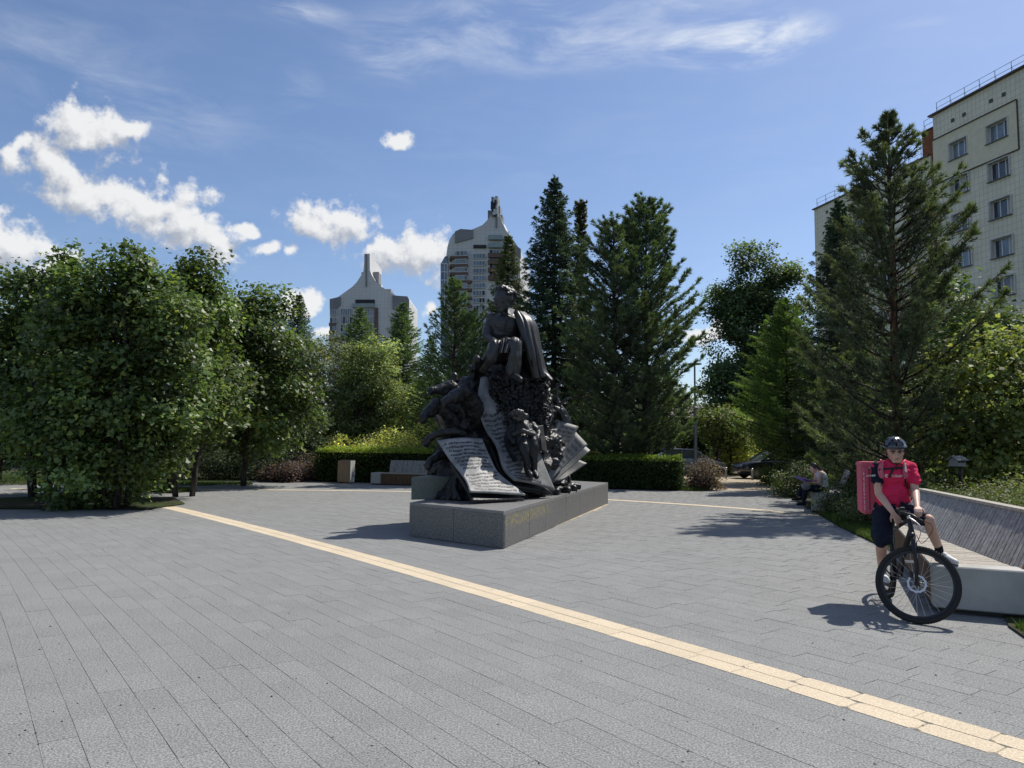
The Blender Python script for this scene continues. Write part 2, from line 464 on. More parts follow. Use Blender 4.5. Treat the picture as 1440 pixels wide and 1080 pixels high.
# far cream band
FB = [(-16.5, 24.6), (-11.47, 25.16), (-7, 25.35), (-2.83, 25.08), (.2, 24.0), (2.96, 22.4), (5.48, 20.44), (7.09, 18.55), (8.0, 17.2)]
def catmull(P, k):
    P = [np.array(p, float) for p in P]; P = [2 * P[0] - P[1]] + P + [2 * P[-1] - P[-2]]; out = []
    for i in range(1, len(P) - 2):
        for j in range(k):
            u = j / k; a, bb, c, d = P[i - 1:i + 3]
            out.append(.5 * (2 * bb + (c - a) * u + (2 * a - 5 * bb + 4 * c - d) * u * u + (3 * bb - a - 3 * c + d) * u ** 3))
    out.append(P[-2]); return out
fb = catmull(FB, 10); Q = []; C = []
for row in (0, 1):
    for i in range(len(fb) - 1):
        p, q = fb[i], fb[i + 1]; d = (q - p) / np.linalg.norm(q - p); nn = np.array([-d[1], d[0]])
        o0, o1 = (row - 1) * .17 + .003, row * .17 - .003; p2, q2 = p + d * .004, q - d * .004
        pts = [p2 + nn * o0, q2 + nn * o0, q2 + nn * o1, p2 + nn * o1]
        if not inside(PLAZA, [pts[0][0]], [pts[0][1]])[0]: continue
        top = [np.array([*w, .006]) for w in pts]; bot = [np.array([*w, -.01]) for w in pts]
        Q.append(top); C.append(random.random())
        for k in range(4): Q.append([top[(k + 1) % 4], top[k], bot[k], bot[(k + 1) % 4]]); C.append(random.random())
tag(link('cream_band', npmesh('cream_band', np.array(Q).reshape(-1, 3), 4, np.repeat(np.array(C)[:, None], 3, 1)), M_cream_f, plaza), kind='stuff')
# small litter on the slabs: dried leaf scraps and grit
Q = []; C = []
for i in range(170):
    px, py = random.uniform(0, 1440), random.uniform(735, 1075); g = G(px, py); r = random.uniform(.003, .011); a0 = random.uniform(0, 6.3)
    if not inside(PLAZA, [g.x], [g.y])[0]: continue
    hgt = random.uniform(.002, .008)
    c = np.array([g.x, g.y, .001]); p = [c + np.array([r * math.cos(a0 + k * 1.57) * random.uniform(.6, 1.3), r * math.sin(a0 + k * 1.57), 0.0]) for k in range(4)]; tp = c + np.array([0, 0, hgt])
    for k in range(4): Q.append([p[k], p[(k + 1) % 4], tp]); C.append((.5, .45, .4) if i % 9 == 0 else (.03, .028, .024))
M_lit = leafmat('dry_scraps', .1)
tag(link('leaf_litter', npmesh('leaf_litter', np.array(Q).reshape(-1, 3), 3, np.array(C)), M_lit), 'tiny dark leaf scraps and grit scattered over the grey paving', 'litter', kind='stuff')

# planted soil stands a little proud of the paving along its edges
VERGE = PLAZA[:13]
tag(sheet('lawn', [*VERGE, (60, 27), (60, -4)], .022, M_soil), kind='structure')
tag(sheet('planting_bed', MAPLE_BED, .024, M_soil), kind='structure')
tag(sheet('tree_pit', TREE_PIT, .024, M_soil), kind='structure')
tag(sheet('hedge_bed', [(7.35, 27.55), (6.9, 27.0), (2.2, 28.4), (-3.4, 29.9), (-7.8, 31.0), (-10.5, 31.6), (-14.2, 29.5), (-15.5, 26.0), (-15.5, 40), (8.4, 40)], .022, M_soil), kind='structure')
# sandy path leading off between the hedges, and the parking road behind
M_path = mat('sandy_path', (.43, .36, .26), .9, spec=.15, var=(1.2, .25), bump=(60, .4, .006))
path = tag(sheet('path', [(6.95, 27.25), (9.9, 26.6), (11.2, 30), (13.2, 37.5), (15, 42), (9.5, 43), (8.6, 37), (7.7, 30)], -.0015, M_path), kind='structure')
side_path = tag(sheet('side_path', [(-30, 22.5), (-15.4, 23.9), (-15.6, 26.0), (-30, 28.0)], -.002, M_path), kind='structure')
M_asph = mat('asphalt', (.06, .06, .062), .9, spec=.2, var=(2, .3), bump=(80, .5, .01))
road = tag(sheet('road', [(-60, 40.5), (60, 40.5), (60, 50), (-60, 50)], -.012, M_asph), kind='structure')
# sun-bleached joint filling spilled along the plinth foot
M_sand = mat('spilled_sand', (.50, .42, .30), .95, spec=.1, var=(9, .35), bump=(60, .5, .01))
ed = (PLC - PLA).normalized(); en = Vector((ed.y, -ed.x, 0)); V = []
for k in range(40):
    f = 3.4 + k / 39 * 6.0; p = PLA + ed * f; wd = max(.004, .05 * (f - 3.4) / 6 + .22 * max(0, mnoise.noise(Vector((f * 1.7, 3, 0))) + .1) * min(1, (f - 3.4) / 4))
    V += [(p - en * .01 + Vector((0, 0, .012))), p + en * wd + Vector((0, 0, .0035))]
sd = link('spilled_sand', mesh('spilled_sand', V, [(2 * i, 2 * i + 1, 2 * i + 3, 2 * i + 2) for i in range(39)]), M_sand)
tag(sd, kind='structure')

# ================================================================== grass
def grass(name, poly, n, h, cols, label, clump=1.0, z=.018):
    P = np.array(poly); lo, hi = P.min(0), P.max(0)
    x = rng.uniform(lo[0], hi[0], n * 3); y = rng.uniform(lo[1], hi[1], n * 3)
    k = inside(poly, x, y); x, y = x[k][:n], y[k][:n]; n = len(x)
    a = rng.uniform(0, 2 * np.pi, n); hh = h * rng.uniform(.45, 1.25, n); w = .006 + .004 * rng.random(n)
    lean = rng.normal(0, .45, (n, 2)) * hh[:, None]
    b0 = np.stack([x - w * np.cos(a), y - w * np.sin(a), np.full(n, z)], 1); b1 = np.stack([x + w * np.cos(a), y + w * np.sin(a), np.full(n, z)], 1)
    tp = np.stack([x + lean[:, 0], y + lean[:, 1], z + hh], 1)
    c = np.array(cols)[rng.integers(0, len(cols), n)] * rng.uniform(.7, 1.3, (n, 1))
    o = link(name, npmesh(name, np.stack([b0, b1, tp], 1).reshape(-1, 3), 3, c), leafmat('grass', .4, .55, .3))
    return tag(o, label, 'grass', kind='stuff')
GC = [(.055, .105, .018), (.07, .125, .02), (.045, .09, .018), (.12, .13, .04)]
grass('verge_grass', [(5.98, 11.7), (6.2, 12.6), (6.78, 15.4), (7.5, 18.2), (8.6, 18.0), (8.4, 14), (7.6, 11.7)], 26000, .12, GC, 'bright green mown grass strip beside the paving edge by the long bench')
grass('corner_grass', [(4.40, 5.0), (4.46, 6.4), (4.66, 7.0), (5.4, 6.6), (6.5, 6.3), (6.0, 4.6)], 9000, .08, GC, 'short weedy grass in the corner against the concrete bench end')
grass('pit_grass', TREE_PIT, 5000, .10, GC + [(.16, .17, .06)], 'pale dry grass round the young tree trunk in the paving')
grass('bed_grass', [(-14.5, 27.0), (-11.2, 27.0), (-9.6, 27.9), (-10.2, 29), (-14, 29)], 5000, .12, GC, 'sunlit grass patch in front of the dark shrubs by the young tree')
grass('lane_grass', [(-34, 28.1), (-17, 26.3), (-15.5, 27.2), (-15, 32), (-34, 34)], 9000, .16, GC, 'grass bank along the cream side path')
grass('hedge_foot_grass', [(4.5, 27.75), (6.6, 27.15), (7.35, 27.5), (7.4, 28.2), (6.8, 28.3), (5, 28.2)], 4000, .13, GC, 'ragged grass at the foot of the clipped hedge corner')
# ================================================================== APARTMENT BLOCK (right)
def tile_extra(sx, sz, lw, dark):
    def fn(b, co, c):
        sp = b.n('ShaderNodeSeparateXYZ'); b.link(co, sp.inputs[0])
        def grid(v, s):
            f = b.m('FRACT', b.m('MULTIPLY', v, 1 / s)); return b.m('MAXIMUM', b.smooth(f, 1 - lw / s, 1 - lw / s * .4), b.smooth(f, lw / s, lw / s * .4))
        g = b.m('MAXIMUM', grid(sp.outputs[0], sx), grid(sp.outputs[2], sz))
        cell = b.n('ShaderNodeCombineXYZ'); b.put(cell.inputs[0], b.m('FLOOR', b.m('MULTIPLY', sp.outputs[0], 1 / sx))); b.put(cell.inputs[2], b.m('FLOOR', b.m('MULTIPLY', sp.outputs[2], 1 / sz)))
        wn = b.n('ShaderNodeTexWhiteNoise'); b.link(cell.outputs[0], wn.inputs[0])
        c = b.mix(b.m('MULTIPLY', wn.outputs[0], .35), c, tuple(x for x in dark), 'MULTIPLY')
        wv = b.noise(co, .8, 4, .6)
        return b.mix(b.m('MULTIPLY', g, b.m('ADD', .35, b.m('MULTIPLY', wv, .8)), clamp=True), c, (.38, .34, .27))
    return fn
M_tile = mat('cream_facade_tile', (.84, .785, .63), .75, spec=.2, var=(.5, .12), extra=tile_extra(.36, .47, .018, (.86, .84, .8)), bump=(6, .15, .01))
M_stucco = mat('cream_stucco', (.78, .71, .53), .85, spec=.15, var=(2.5, .10), bump=(40, .2, .006))
M_brown = mat('brown_brick', (.30, .115, .06), .85, spec=.15, var=(6, .3), bump=(30, .4, .01))
M_trim = mat('dark_metal_trim', (.11, .09, .08), .5, .3, var=(4, .3))
M_pvc = mat('white_window_plastic', (.74, .74, .73), .35, var=(3, .05))
M_reveal = mat('white_reveal_paint', (.62, .61, .58), .8, var=(3, .15))
def glass_mat(name, col, rough=.06):
    return mat(name, col, rough, 0, .9, var=(1.3, .5), coat=.5)
M_glass = glass_mat('window_glass', (.045, .055, .065))
M_glass2 = glass_mat('pale_window_glass', (.20, .25, .30))
M_curtain = mat('net_curtain', (.52, .52, .50), .9, var=(8, .25))
M_steel = mat('painted_steel', (.17, .18, .20), .5, .4, var=(6, .3))

UA = math.atan2(-.968, .25)                 # facade runs towards the viewer along this heading
APT = thing('apartment_block', 'cream tiled nine storey apartment block with white framed windows and roof railing', 'building', (33.3, 57.0, 0), UA)
# local x: along the facade; local y: -y is out of the facade (towards the plaza)
def face(u, z, out=0.0): return Vector((u, -out, z))
H1, H2 = 28.0, 25.0
WIN_U = [(1.5, 3.1), (4.8, 6.5), (8.6, 10.2), (11.9, 13.6), (15.7, 17.3), (19.0, 20.7)]
WIN_Z = [23.75 - 2.83 * k for k in range(8)]
WH = 1.36; DEP = .28
def wall_with_holes(mb, u0, u1, z0, z1, holes, y0=0.0, th=.45):
    us = sorted({u0, u1, *[h[0] for h in holes], *[h[1] for h in holes]}); zs = sorted({z0, z1, *[h[2] for h in holes], *[h[3] for h in holes]})
    us = [x for x in us if u0 <= x <= u1]; zs = [x for x in zs if z0 <= x <= z1]
    def hole(a, c): return any(h[0] - 1e-6 <= a and c <= h[1] + 1e-6 for h in [])
    for i in range(len(us) - 1):
        run = None
        for j in range(len(zs) - 1):
            um, zm = (us[i] + us[i + 1]) / 2, (zs[j] + zs[j + 1]) / 2
            if any(h[0] < um < h[1] and h[2] < zm < h[3] for h in holes): continue
            a, c, d, e = us[i], us[i + 1], zs[j], zs[j + 1]
            mb.add([(a, y0, d), (c, y0, d), (c, y0, e), (a, y0, e)], [(0, 1, 2, 3)])
    for (a, c, d, e) in holes:
        mb.add([(a, y0, d), (c, y0, d), (c, y0, e), (a, y0, e), (a, y0 + th, d), (c, y0 + th, d), (c, y0 + th, e), (a, y0 + th, e)],
               [(0, 4, 5, 1), (1, 5, 6, 2), (2, 6, 7, 3), (3, 7, 4, 0)])
holes = [(a, c, z, z + WH) for (a, c) in WIN_U for z in WIN_Z]
mb = MB(); UE = 24.0
wall_with_holes(mb, 0, UE, 0, H1, holes)
mb.add([(0, 0, 0), (0, 13, 0), (0, 13, H1), (0, 0, H1), (UE, 0, 0), (UE, 13, 0), (UE, 13, H1), (UE, 0, H1)], [(0, 3, 2, 1), (4, 5, 6, 7), (3, 7, 6, 2), (1, 2, 6, 5)])
mb.build('wall', M_tile, APT, world=False)
# stucco panel round the top storey
mb = MB(); TW = [(a, c, WIN_Z[0], WIN_Z[0] + WH) for a, c in WIN_U[:2]]
wall_with_holes(mb, -.04, 7.3, 22.46, 25.98, TW, y0=-.06, th=.06)
mb.add([(-.04, -.06, 22.46), (7.3, -.06, 22.46), (7.3, 0, 22.46), (-.04, 0, 22.46), (-.04, -.06, 25.98), (7.3, -.06, 25.98), (7.3, 0, 25.98), (-.04, 0, 25.98)],
       [(3, 2, 1, 0), (4, 5, 6, 7), (1, 2, 6, 5), (0, 4, 7, 3)])
pan = mb.build('stucco_panel', M_stucco, APT, world=False)
mb = MB(); mb.box((3.63, -.09, 26.01), (7.40, .16, .04)); mb.box((3.63, -.08, 22.43), (7.40, .14, .04)); mb.box((7.32, -.07, 24.22), (.03, .12, 3.5))
mb.build('panel_trim', M_trim, pan, world=False)
mb = MB(); mb.box((UE / 2 - .1, 6.4, H1 + .06), (UE + .35, 13.3, .12)); mb.build('roof', M_trim, APT, world=False)
for (u, z) in [(1.9, 26.85), (2.94, 26.85), (5.27, 26.85), (6.31, 26.85), (9.1, 26.85), (10.1, 26.85)]:
    MB().box((u, -.02, z), (.26, .1, .26)).build('roof_vent', M_trim, APT, world=False)
def apt_window(u0, u1, z0, z1, k, parent, y=0.0):
    w = MB(); fr = .07; yy = y + DEP
    w.box(((u0 + u1) / 2, yy, z0 + fr / 2), (u1 - u0, .07, fr)); w.box(((u0 + u1) / 2, yy, z1 - fr / 2), (u1 - u0, .07, fr))
    split = [u0 + fr / 2, u0 + (u1 - u0) * .36, u0 + (u1 - u0) * .70, u1 - fr / 2]
    for x in split: w.box((x, yy + .001, (z0 + z1) / 2), (fr, .066, z1 - z0 - 2 * fr + .01))
    o = w.build('window', M_pvc, parent, world=False)
    for i in range(3):
        a, c = split[i] + fr / 2, split[i + 1] - fr / 2
        gm = M_curtain if random.random() < .10 else (M_glass2 if random.random() < .25 else M_glass)
        MB().box(((a + c) / 2, yy + .012, (z0 + z1) / 2), (c - a, .012, z1 - z0 - 2 * fr)).build('pane', gm, o, world=False)
    MB().box(((u0 + u1) / 2, y - .06, z0 - .035), (u1 - u0 + .16, .26, .05)).build('sill', M_steel, o, world=False)
    lin = MB(); t = .012
    lin.box((u0 + t / 2 + .002, y + DEP / 2 - .02, (z0 + z1) / 2), (t, DEP - .06, z1 - z0 - .01)); lin.box((u1 - t / 2 - .002, y + DEP / 2 - .02, (z0 + z1) / 2), (t, DEP - .06, z1 - z0 - .01)); lin.box(((u0 + u1) / 2, y + DEP / 2 - .02, z1 - t / 2 - .002), (u1 - u0 - .03, DEP - .06, t))
    fw = .09
    for xx in (u0 - fw / 2, u1 + fw / 2): lin.box((xx, y - .075, (z0 + z1) / 2), (fw, .05, z1 - z0 + fw))
    lin.box(((u0 + u1) / 2, y - .075, z1 + fw / 2), (u1 - u0, .049, fw))
    lin.build('reveal', M_reveal, o, world=False)
for i, (a, c) in enumerate(WIN_U[:4]):
    for k, z in enumerate(WIN_Z[:6]): apt_window(a, c, z, z + WH, k, APT)
# lower wing, farther along
mb = MB(); LWIN = [(-13.2, -11.6), (-9.9, -8.2), (-6.4, -4.8), (-3.2, -1.6)]; LZ = [20.9 - 2.83 * k for k in range(7)]
lh = [(a, c, z, z + WH) for a, c in LWIN for z in LZ]
wall_with_holes(mb, -14.9, -.5, 0, H2, lh, y0=.12)
mb.add([(-14.9, .12, 0), (-14.9, 13, 0), (-14.9, 13, H2), (-14.9, .12, H2), (-.5, .12, 0), (-.5, 13, 0), (-.5, 13, H2), (-.5, .12, H2)], [(0, 3, 2, 1), (4, 5, 6, 7), (3, 7, 6, 2)])
wing = mb.build('wing_wall', M_tile, APT, world=False)
mb = MB(); mb.box((-7.8, 6.5, H2 + .05), (14.5, 13.1, .10)); mb.build('wing_roof', M_trim, APT, world=False)
for a, c in LWIN[:3]:
    for z in LZ[:4]: apt_window(a, c, z, z + WH, 0, APT, y=.12)
for u in (-13.0, -12.0): MB().box((u, .10, 24.2), (.26, .1, .26)).build('roof_vent', M_trim, APT, world=False)
# brown brick stair shaft between the two
MB().box((-.75, 1.2, 13.6), (1.3, 1.9, 27.2)).build('brick_shaft', M_brown, APT, world=False)
MB().box((-.75, 1.2, 27.24), (1.5, 2.1, .08)).build('shaft_cap', M_trim, APT, world=False)
def railing(name, u0, u1, z, y, step):
    n = int(abs(u1 - u0) / step); r = MB()
    for i in range(n + 1):
        u = u0 + (u1 - u0) * i / n; r.tube([(u, y, z), (u, y, z + .95)], .022, 5); r.tube([(u, y, z + .6), (u, y + .4, z)], .015, 4)
    for zz in (z + .93, z + .5): r.tube([(u0, y, zz), (u1, y, zz)], .018, 5)
    return r.build(name, M_steel, APT, world=False)
railing('roof_railing', 0.2, 20, H1 + .12, .2, 1.3); railing('roof_railing', -14.7, -1.6, H2 + .1, .3, 1.3); railing('roof_railing', -1.3, -.2, 27.28, .4, .6)
an = MB(); an.tube([(-9.7, 1, H2 + .1), (-9.7, 1, H2 + 2.1), (-9.2, 1, H2 + 2.5)], .03, 5); an.tube([(-10.6, 1, H2 + .9), (-8.9, 1, H2 + .4)], .02, 4); an.tube([(-10.3, 1, H2 + .4), (-9.1, 1, H2 + 1.0)], .02, 4)
an.build('antenna', M_steel, APT, world=False)

# ================================================================== TWO TOWERS FAR BEHIND
M_white = mat('pale_tower_cladding', (.62, .615, .605), .7, spec=.25, var=(.15, .10), extra=tile_extra(1.2, .9, .04, (.93, .93, .93)))
M_grey = mat('grey_tower_cladding', (.22, .22, .23), .7, var=(.3, .12))
M_tbrown = mat('brown_tower_panel', (.15, .095, .075), .75, var=(.4, .2))
M_tglass = mat('tower_glass', (.16, .21, .26), .12, 0, .8, var=(.4, .6))
M_tframe = mat('tower_window_frame', (.55, .57, .58), .5)
M_pale = mat('pale_green_balcony_glass', (.25, .31, .31), .3, var=(.5, .2))
M_dark = mat('shadow_opening', (.03, .03, .035), .8)  # flat dark colour painted for shade in openings, also other dark parts
def tower_frame(px, d, rz):
    """returns function pixel->local for a tower whose front plane stands at depth d"""
    base = S(px, 618, d); base.z = 0
    Mi = (Matrix.Translation(base) @ Matrix.Rotation(rz, 4, 'Z')).inverted()
    nrm = Matrix.Rotation(rz, 4, 'Z') @ Vector((0, -1, 0, 0)); nrm = nrm.to_3d()
    def L(x, y, out=0.0):
        r = ray(x, y); o = Vector((0, 0, CAM_H)); t = (base - o).dot(nrm) / r.dot(nrm); p = Mi @ (o + r * t); return Vector((p.x, -out, p.z))
    return base, L
def slab(mb, P, out, back):
    """front outline P (local x,z) as a solid from y=-out to y=back"""
    n = len(P); V = [Vector((p.x, -out, p.z)) for p in P] + [Vector((p.x, back, p.z)) for p in P]
    return mb.add(V, [tuple(range(n)), tuple(range(2 * n - 1, n - 1, -1))] + [(i, n + i, n + (i + 1) % n, (i + 1) % n) for i in range(n)])
def rectL(L, x0, y0, x1, y1): return [L(x0, y1), L(x1, y1), L(x1, y0), L(x0, y0)]
def tower_bays(T, L, x0, x1, rows, kind, panes=4, out=.4, drop=0.0):
    """one glazed bay for each storey; rows = list of (y top, y bottom) of the glass"""
    for (ya, yb) in rows:
        R = rectL(L, x0, ya + drop, x1, yb + drop); R = [Vector((min(max(p.x, R[0].x), R[1].x), 0, p.z)) for p in R]
        fr = MB(); a, c = R[0].x, R[1].x; z0, z1 = R[0].z, R[2].z; t = .12
        for i in range(panes + 1): x = a + (c - a) * i / panes; fr.box((x, -out, (z0 + z1) / 2), (t, .14, z1 - z0))
        for z in (z0, z1): fr.box(((a + c) / 2, -out - .01, z), (c - a + t, .14, t))
        w = fr.build('window', M_tframe, T, world=False)
        for i in range(panes):
            p0 = a + (c - a) * i / panes + t / 2; p1 = a + (c - a) * (i + 1) / panes - t / 2
            gm = M_dark if random.random() < .12 else M_tglass
            MB().box(((p0 + p1) / 2, -out + .05, (z0 + z1) / 2), (p1 - p0, .05, z1 - z0 - t)).build('pane', gm, w, world=False)
def zt(x, y): return 610 + x / 5.4, 270 + y / 5.4          # survey of the right tower
def zl(x, y): return 440 + x / 6.75, 340 + y / 6.75        # survey of the left tower

# ---- right tower
base, L = tower_frame(672, 185, rad(-8))
TR = thing('residential_tower', 'tall pale tower with curved gable, cluttered mast top and brown balcony bands', 'building', base, rad(-8))
Lz = lambda x, y: L(*zt(x, y))
out_ = [Lz(115, 1300), Lz(90, 1000), Lz(95, 480), Lz(103, 420), Lz(120, 360), Lz(145, 320), Lz(168, 300), Lz(205, 290), Lz(270, 292), Lz(330, 268), Lz(370, 250), Lz(400, 220), Lz(425, 190), Lz(440, 160), Lz(485, 155), Lz(505, 180), Lz(520, 230), Lz(545, 285), Lz(580, 335), Lz(620, 385), Lz(655, 440), Lz(660, 1000), Lz(655, 1300)]
for p in out_:
    if p.z < 0: p.z = 0
out_[0].z = 0; out_[-1].z = 0
slab(MB(), out_, 0, 20).build('wall', M_white, TR, world=False) if False else None
m1 = MB(); slab(m1, out_, 0, 20); m1.build('wall', M_white, TR, world=False)
m1 = MB(); slab(m1, [Lz(163, 390), Lz(300, 352), Lz(300, 290), Lz(205, 283), Lz(163, 302)], .35, .2); m1.build('grey_panel', M_grey, TR, world=False)
m1 = MB(); slab(m1, [Lz(612, 470), Lz(662, 510), Lz(662, 435), Lz(612, 398)], .35, .2); m1.build('grey_panel', M_grey, TR, world=False)
m1 = MB(); slab(m1, [Lz(470, 275), Lz(482, 275), Lz(482, 150), Lz(470, 150)], .3, .2); m1.build('gable_slot', M_grey, TR, world=False)
m1 = MB(); slab(m1, rectL(L, *zt(438, 38), *zt(458, 190)), .2, 3); slab(m1, rectL(L, *zt(466, 34), *zt(488, 190)), .25, 3); m1.build('mast', M_grey, TR, world=False)
m1 = MB(); slab(m1, rectL(L, *zt(405, 130), *zt(430, 210)), -1, 5); slab(m1, rectL(L, *zt(486, 95), *zt(497, 160)), -1, 4); slab(m1, rectL(L, *zt(503, 165), *zt(517, 240)), -1, 4); m1.build('mast_side', M_grey, TR, world=False)
for k in range(14):
    x, y = random.uniform(436, 490), random.uniform(45, 200); q = Lz(x, y)
    MB().box((q.x, -.5 - random.random() * .5, q.z), (.5, .3, random.uniform(1.0, 2.2))).build('antenna_panel', M_tframe if k % 2 else M_dark, TR, world=False)
m1 = MB(); slab(m1, [Lz(58, 1300), Lz(108, 1300), Lz(108, 490), Lz(88, 492), Lz(58, 545)], .5, 6)
for v in m1.v:
    if v.z < 0: v.z = 0
m1.build('glazed_corner', M_tglass, TR, world=False)
m1 = MB()
for y in range(545, 1000, 62): slab(m1, rectL(L, *zt(57, y), *zt(109, y + 7)), .65, .4)
for x in (58, 86, 107): slab(m1, rectL(L, *zt(x - 2, 545), *zt(x + 2, 1000)), .7, .4)
m1.build('corner_frame', M_tframe, TR, world=False)
rows = [(455 + 61 * k, 493 + 61 * k) for k in range(9)]
tower_bays(TR, L, zt(168, 0)[0], zt(258, 0)[0], [(270 + a / 5.4, 270 + c / 5.4) for a, c in rows], 'bay', 6, 1.0)
for a, c in rows:
    m1 = MB(); slab(m1, rectL(L, *zt(128, c), *zt(290 if a > 600 else 262, c + 20)), .9, .3); m1.build('balcony_band', M_tbrown, TR, world=False)
rows2 = [(470 + 56 * k, 508 + 56 * k) for k in range(10)]
tower_bays(TR, L, zt(300, 0)[0], zt(390, 0)[0], [(270 + a / 5.4, 270 + c / 5.4) for a, c in rows2], 'bay', 4, .35)
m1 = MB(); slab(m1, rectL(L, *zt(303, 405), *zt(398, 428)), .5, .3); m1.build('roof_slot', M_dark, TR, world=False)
for y in (335, 395, 470, 520, 580, 640):
    m1 = MB(); slab(m1, rectL(L, *zt(418, y), *zt(530, y + 34)), 1.2, .2); m1.build('balcony', M_pale if y < 450 else M_tbrown, TR, world=False)
    if y > 400: tower_bays(TR, L, zt(425, 0)[0], zt(525, 0)[0], [(270 + (y - 30) / 5.4, 270 + y / 5.4)], 'b', 4, .3)
for y in (500, 560, 620, 680): 
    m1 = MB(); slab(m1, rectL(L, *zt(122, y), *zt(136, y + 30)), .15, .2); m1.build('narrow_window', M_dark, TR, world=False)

# ---- left tower
base, L2 = tower_frame(520, 235, rad(0))
TL = thing('residential_tower', 'lower pale tower with symmetrical swept gable and plain twin finned spire', 'building', base, 0)
Lz = lambda x, y: L2(*zl(x, y))
left = [(165, 545), (240, 523), (300, 480), (370, 430), (415, 385), (450, 330), (478, 285), (487, 200), (487, 115)]
right = [(540, 112), (541, 270), (560, 320), (590, 365), (650, 425), (720, 470), (790, 510), (900, 520), (912, 545)]
o2 = [Lz(912, 1000), *[Lz(*p) for p in reversed(right)], *[Lz(*p) for p in reversed(left)], Lz(165, 1000)][::-1]
o2[0].z = 0; o2[-1].z = 0
m1 = MB(); slab(m1, o2, 0, 22); m1.build('wall', M_white, TL, world=False)
m1 = MB(); slab(m1, rectL(L2, *zl(501, 118), *zl(515, 425)), .35, .2); m1.build('gable_slot', M_grey, TL, world=False)
m1 = MB(); slab(m1, rectL(L2, *zl(437, 262), *zl(478, 360)), -4, 9); slab(m1, rectL(L2, *zl(548, 258), *zl(605, 365)), -4, 9); m1.build('stair_head', M_grey, TL, world=False)
m1 = MB(); slab(m1, rectL(L2, *zl(650, 412), *zl(712, 470)), -6, 12); m1.build('plant_room', M_grey, TL, world=False)
m1 = MB(); slab(m1, [Lz(163, 650), Lz(215, 648), Lz(265, 600), Lz(265, 526), Lz(163, 545)], .5, .2); m1.build('grey_panel', M_grey, TL, world=False)
m1 = MB(); slab(m1, [Lz(758, 640), Lz(915, 640), Lz(915, 545), Lz(895, 520), Lz(758, 512)], .5, .2); m1.build('grey_panel', M_grey, TL, world=False)
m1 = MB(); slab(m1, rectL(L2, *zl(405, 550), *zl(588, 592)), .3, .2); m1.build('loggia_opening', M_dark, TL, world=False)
m1 = MB(); slab(m1, rectL(L2, *zl(380, 590), *zl(585, 628)), 1.2, .2); m1.build('balcony', M_pale, TL, world=False)
tower_bays(TL, L2, zl(168, 0)[0], zl(228, 0)[0], [(340 + (650 + 74 * k) / 6.75, 340 + (698 + 74 * k) / 6.75) for k in range(4)], 'b', 3, .8)
for k in range(3):
    m1 = MB(); slab(m1, rectL(L2, *zl(158, 772 + 74 * k), *zl(222, 802 + 74 * k)), .9, .2); m1.build('balcony_band', M_tbrown, TL, world=False)
tower_bays(TL, L2, zl(265, 0)[0], zl(370, 0)[0], [(340 + (640 + 74 * k) / 6.75, 340 + (705 + 74 * k) / 6.75) for k in range(4)], 'b', 5, .3)
tower_bays(TL, L2, zl(500, 0)[0], zl(585, 0)[0], [(340 + (640 + 74 * k) / 6.75, 340 + (705 + 74 * k) / 6.75) for k in range(4)], 'b', 4, .3)
tower_bays(TL, L2, zl(840, 0)[0], zl(905, 0)[0], [(340 + (645 + 74 * k) / 6.75, 340 + (700 + 74 * k) / 6.75) for k in range(4)], 'b', 3, .6)
for x0, x1 in ((585, 620),): 
    m1 = MB(); slab(m1, rectL(L2, *zl(x0, 630), *zl(x1, 1000)), .4, .2); m1.build('brown_strip', M_tbrown, TL, world=False)

# low ochre house glimpsed beyond the path
c = S(962, 628, 62)
OH = thing('low_house', 'low ochre walled house glimpsed between the pines behind parked cars', 'building', (c.x, 62, 0), 0)
m1 = MB(); m1.box((0, 3, 2), (16, 6, 4)); m1.build('wall', mat('ochre_plaster', (.50, .43, .28), .85, var=(.8, .15)), OH, world=False)
m1 = MB(); m1.hexa([(-8.4, -.4, 4.0), (8.4, -.4, 4.0), (8.4, 6.4, 4.0), (-8.4, 6.4, 4.0), (-7.4, 2.6, 5.2), (7.4, 2.6, 5.2), (7.4, 3.4, 5.2), (-7.4, 3.4, 5.2)]); m1.build('roof', M_trim, OH, world=False)
for x in (-5, -1.5, 3, 6):
    w = MB(); w.box((x, -.03, 2.4), (1.5, .08, 1.6)); wo = w.build('window', M_pvc, OH, world=False)
    MB().box((x, -.075, 2.4), (1.3, .03, 1.4)).build('pane', M_glass, wo, world=False)
# ================================================================== VEGETATION
M_leaf = leafmat('broad_leaf', .42, .55, .22)
M_maple = leafmat('maple_leaf', .40, .44, .38)
M_needle = leafmat('conifer_needle', .28, .6, .25, (1.2, 1.4, .6))
def bark_extra(b, co, c):
    mp = b.n('ShaderNodeMapping'); b.link(co, mp.inputs[0]); mp.inputs['Scale'].default_value = (9, 9, 1.6)
    f = b.noise(mp.outputs[0], 1.6, 6, .65); return b.mix(b.smooth(f, .35, .62), c, tuple(x for x in (.025, .021, .018)))
M_bark = mat('grey_brown_bark', (.115, .095, .08), .95, spec=.1, extra=bark_extra, bump=(18, .8, .03))
M_redbark = mat('red_pine_bark', (.24, .115, .065), .95, spec=.1, extra=bark_extra, bump=(18, .8, .03))

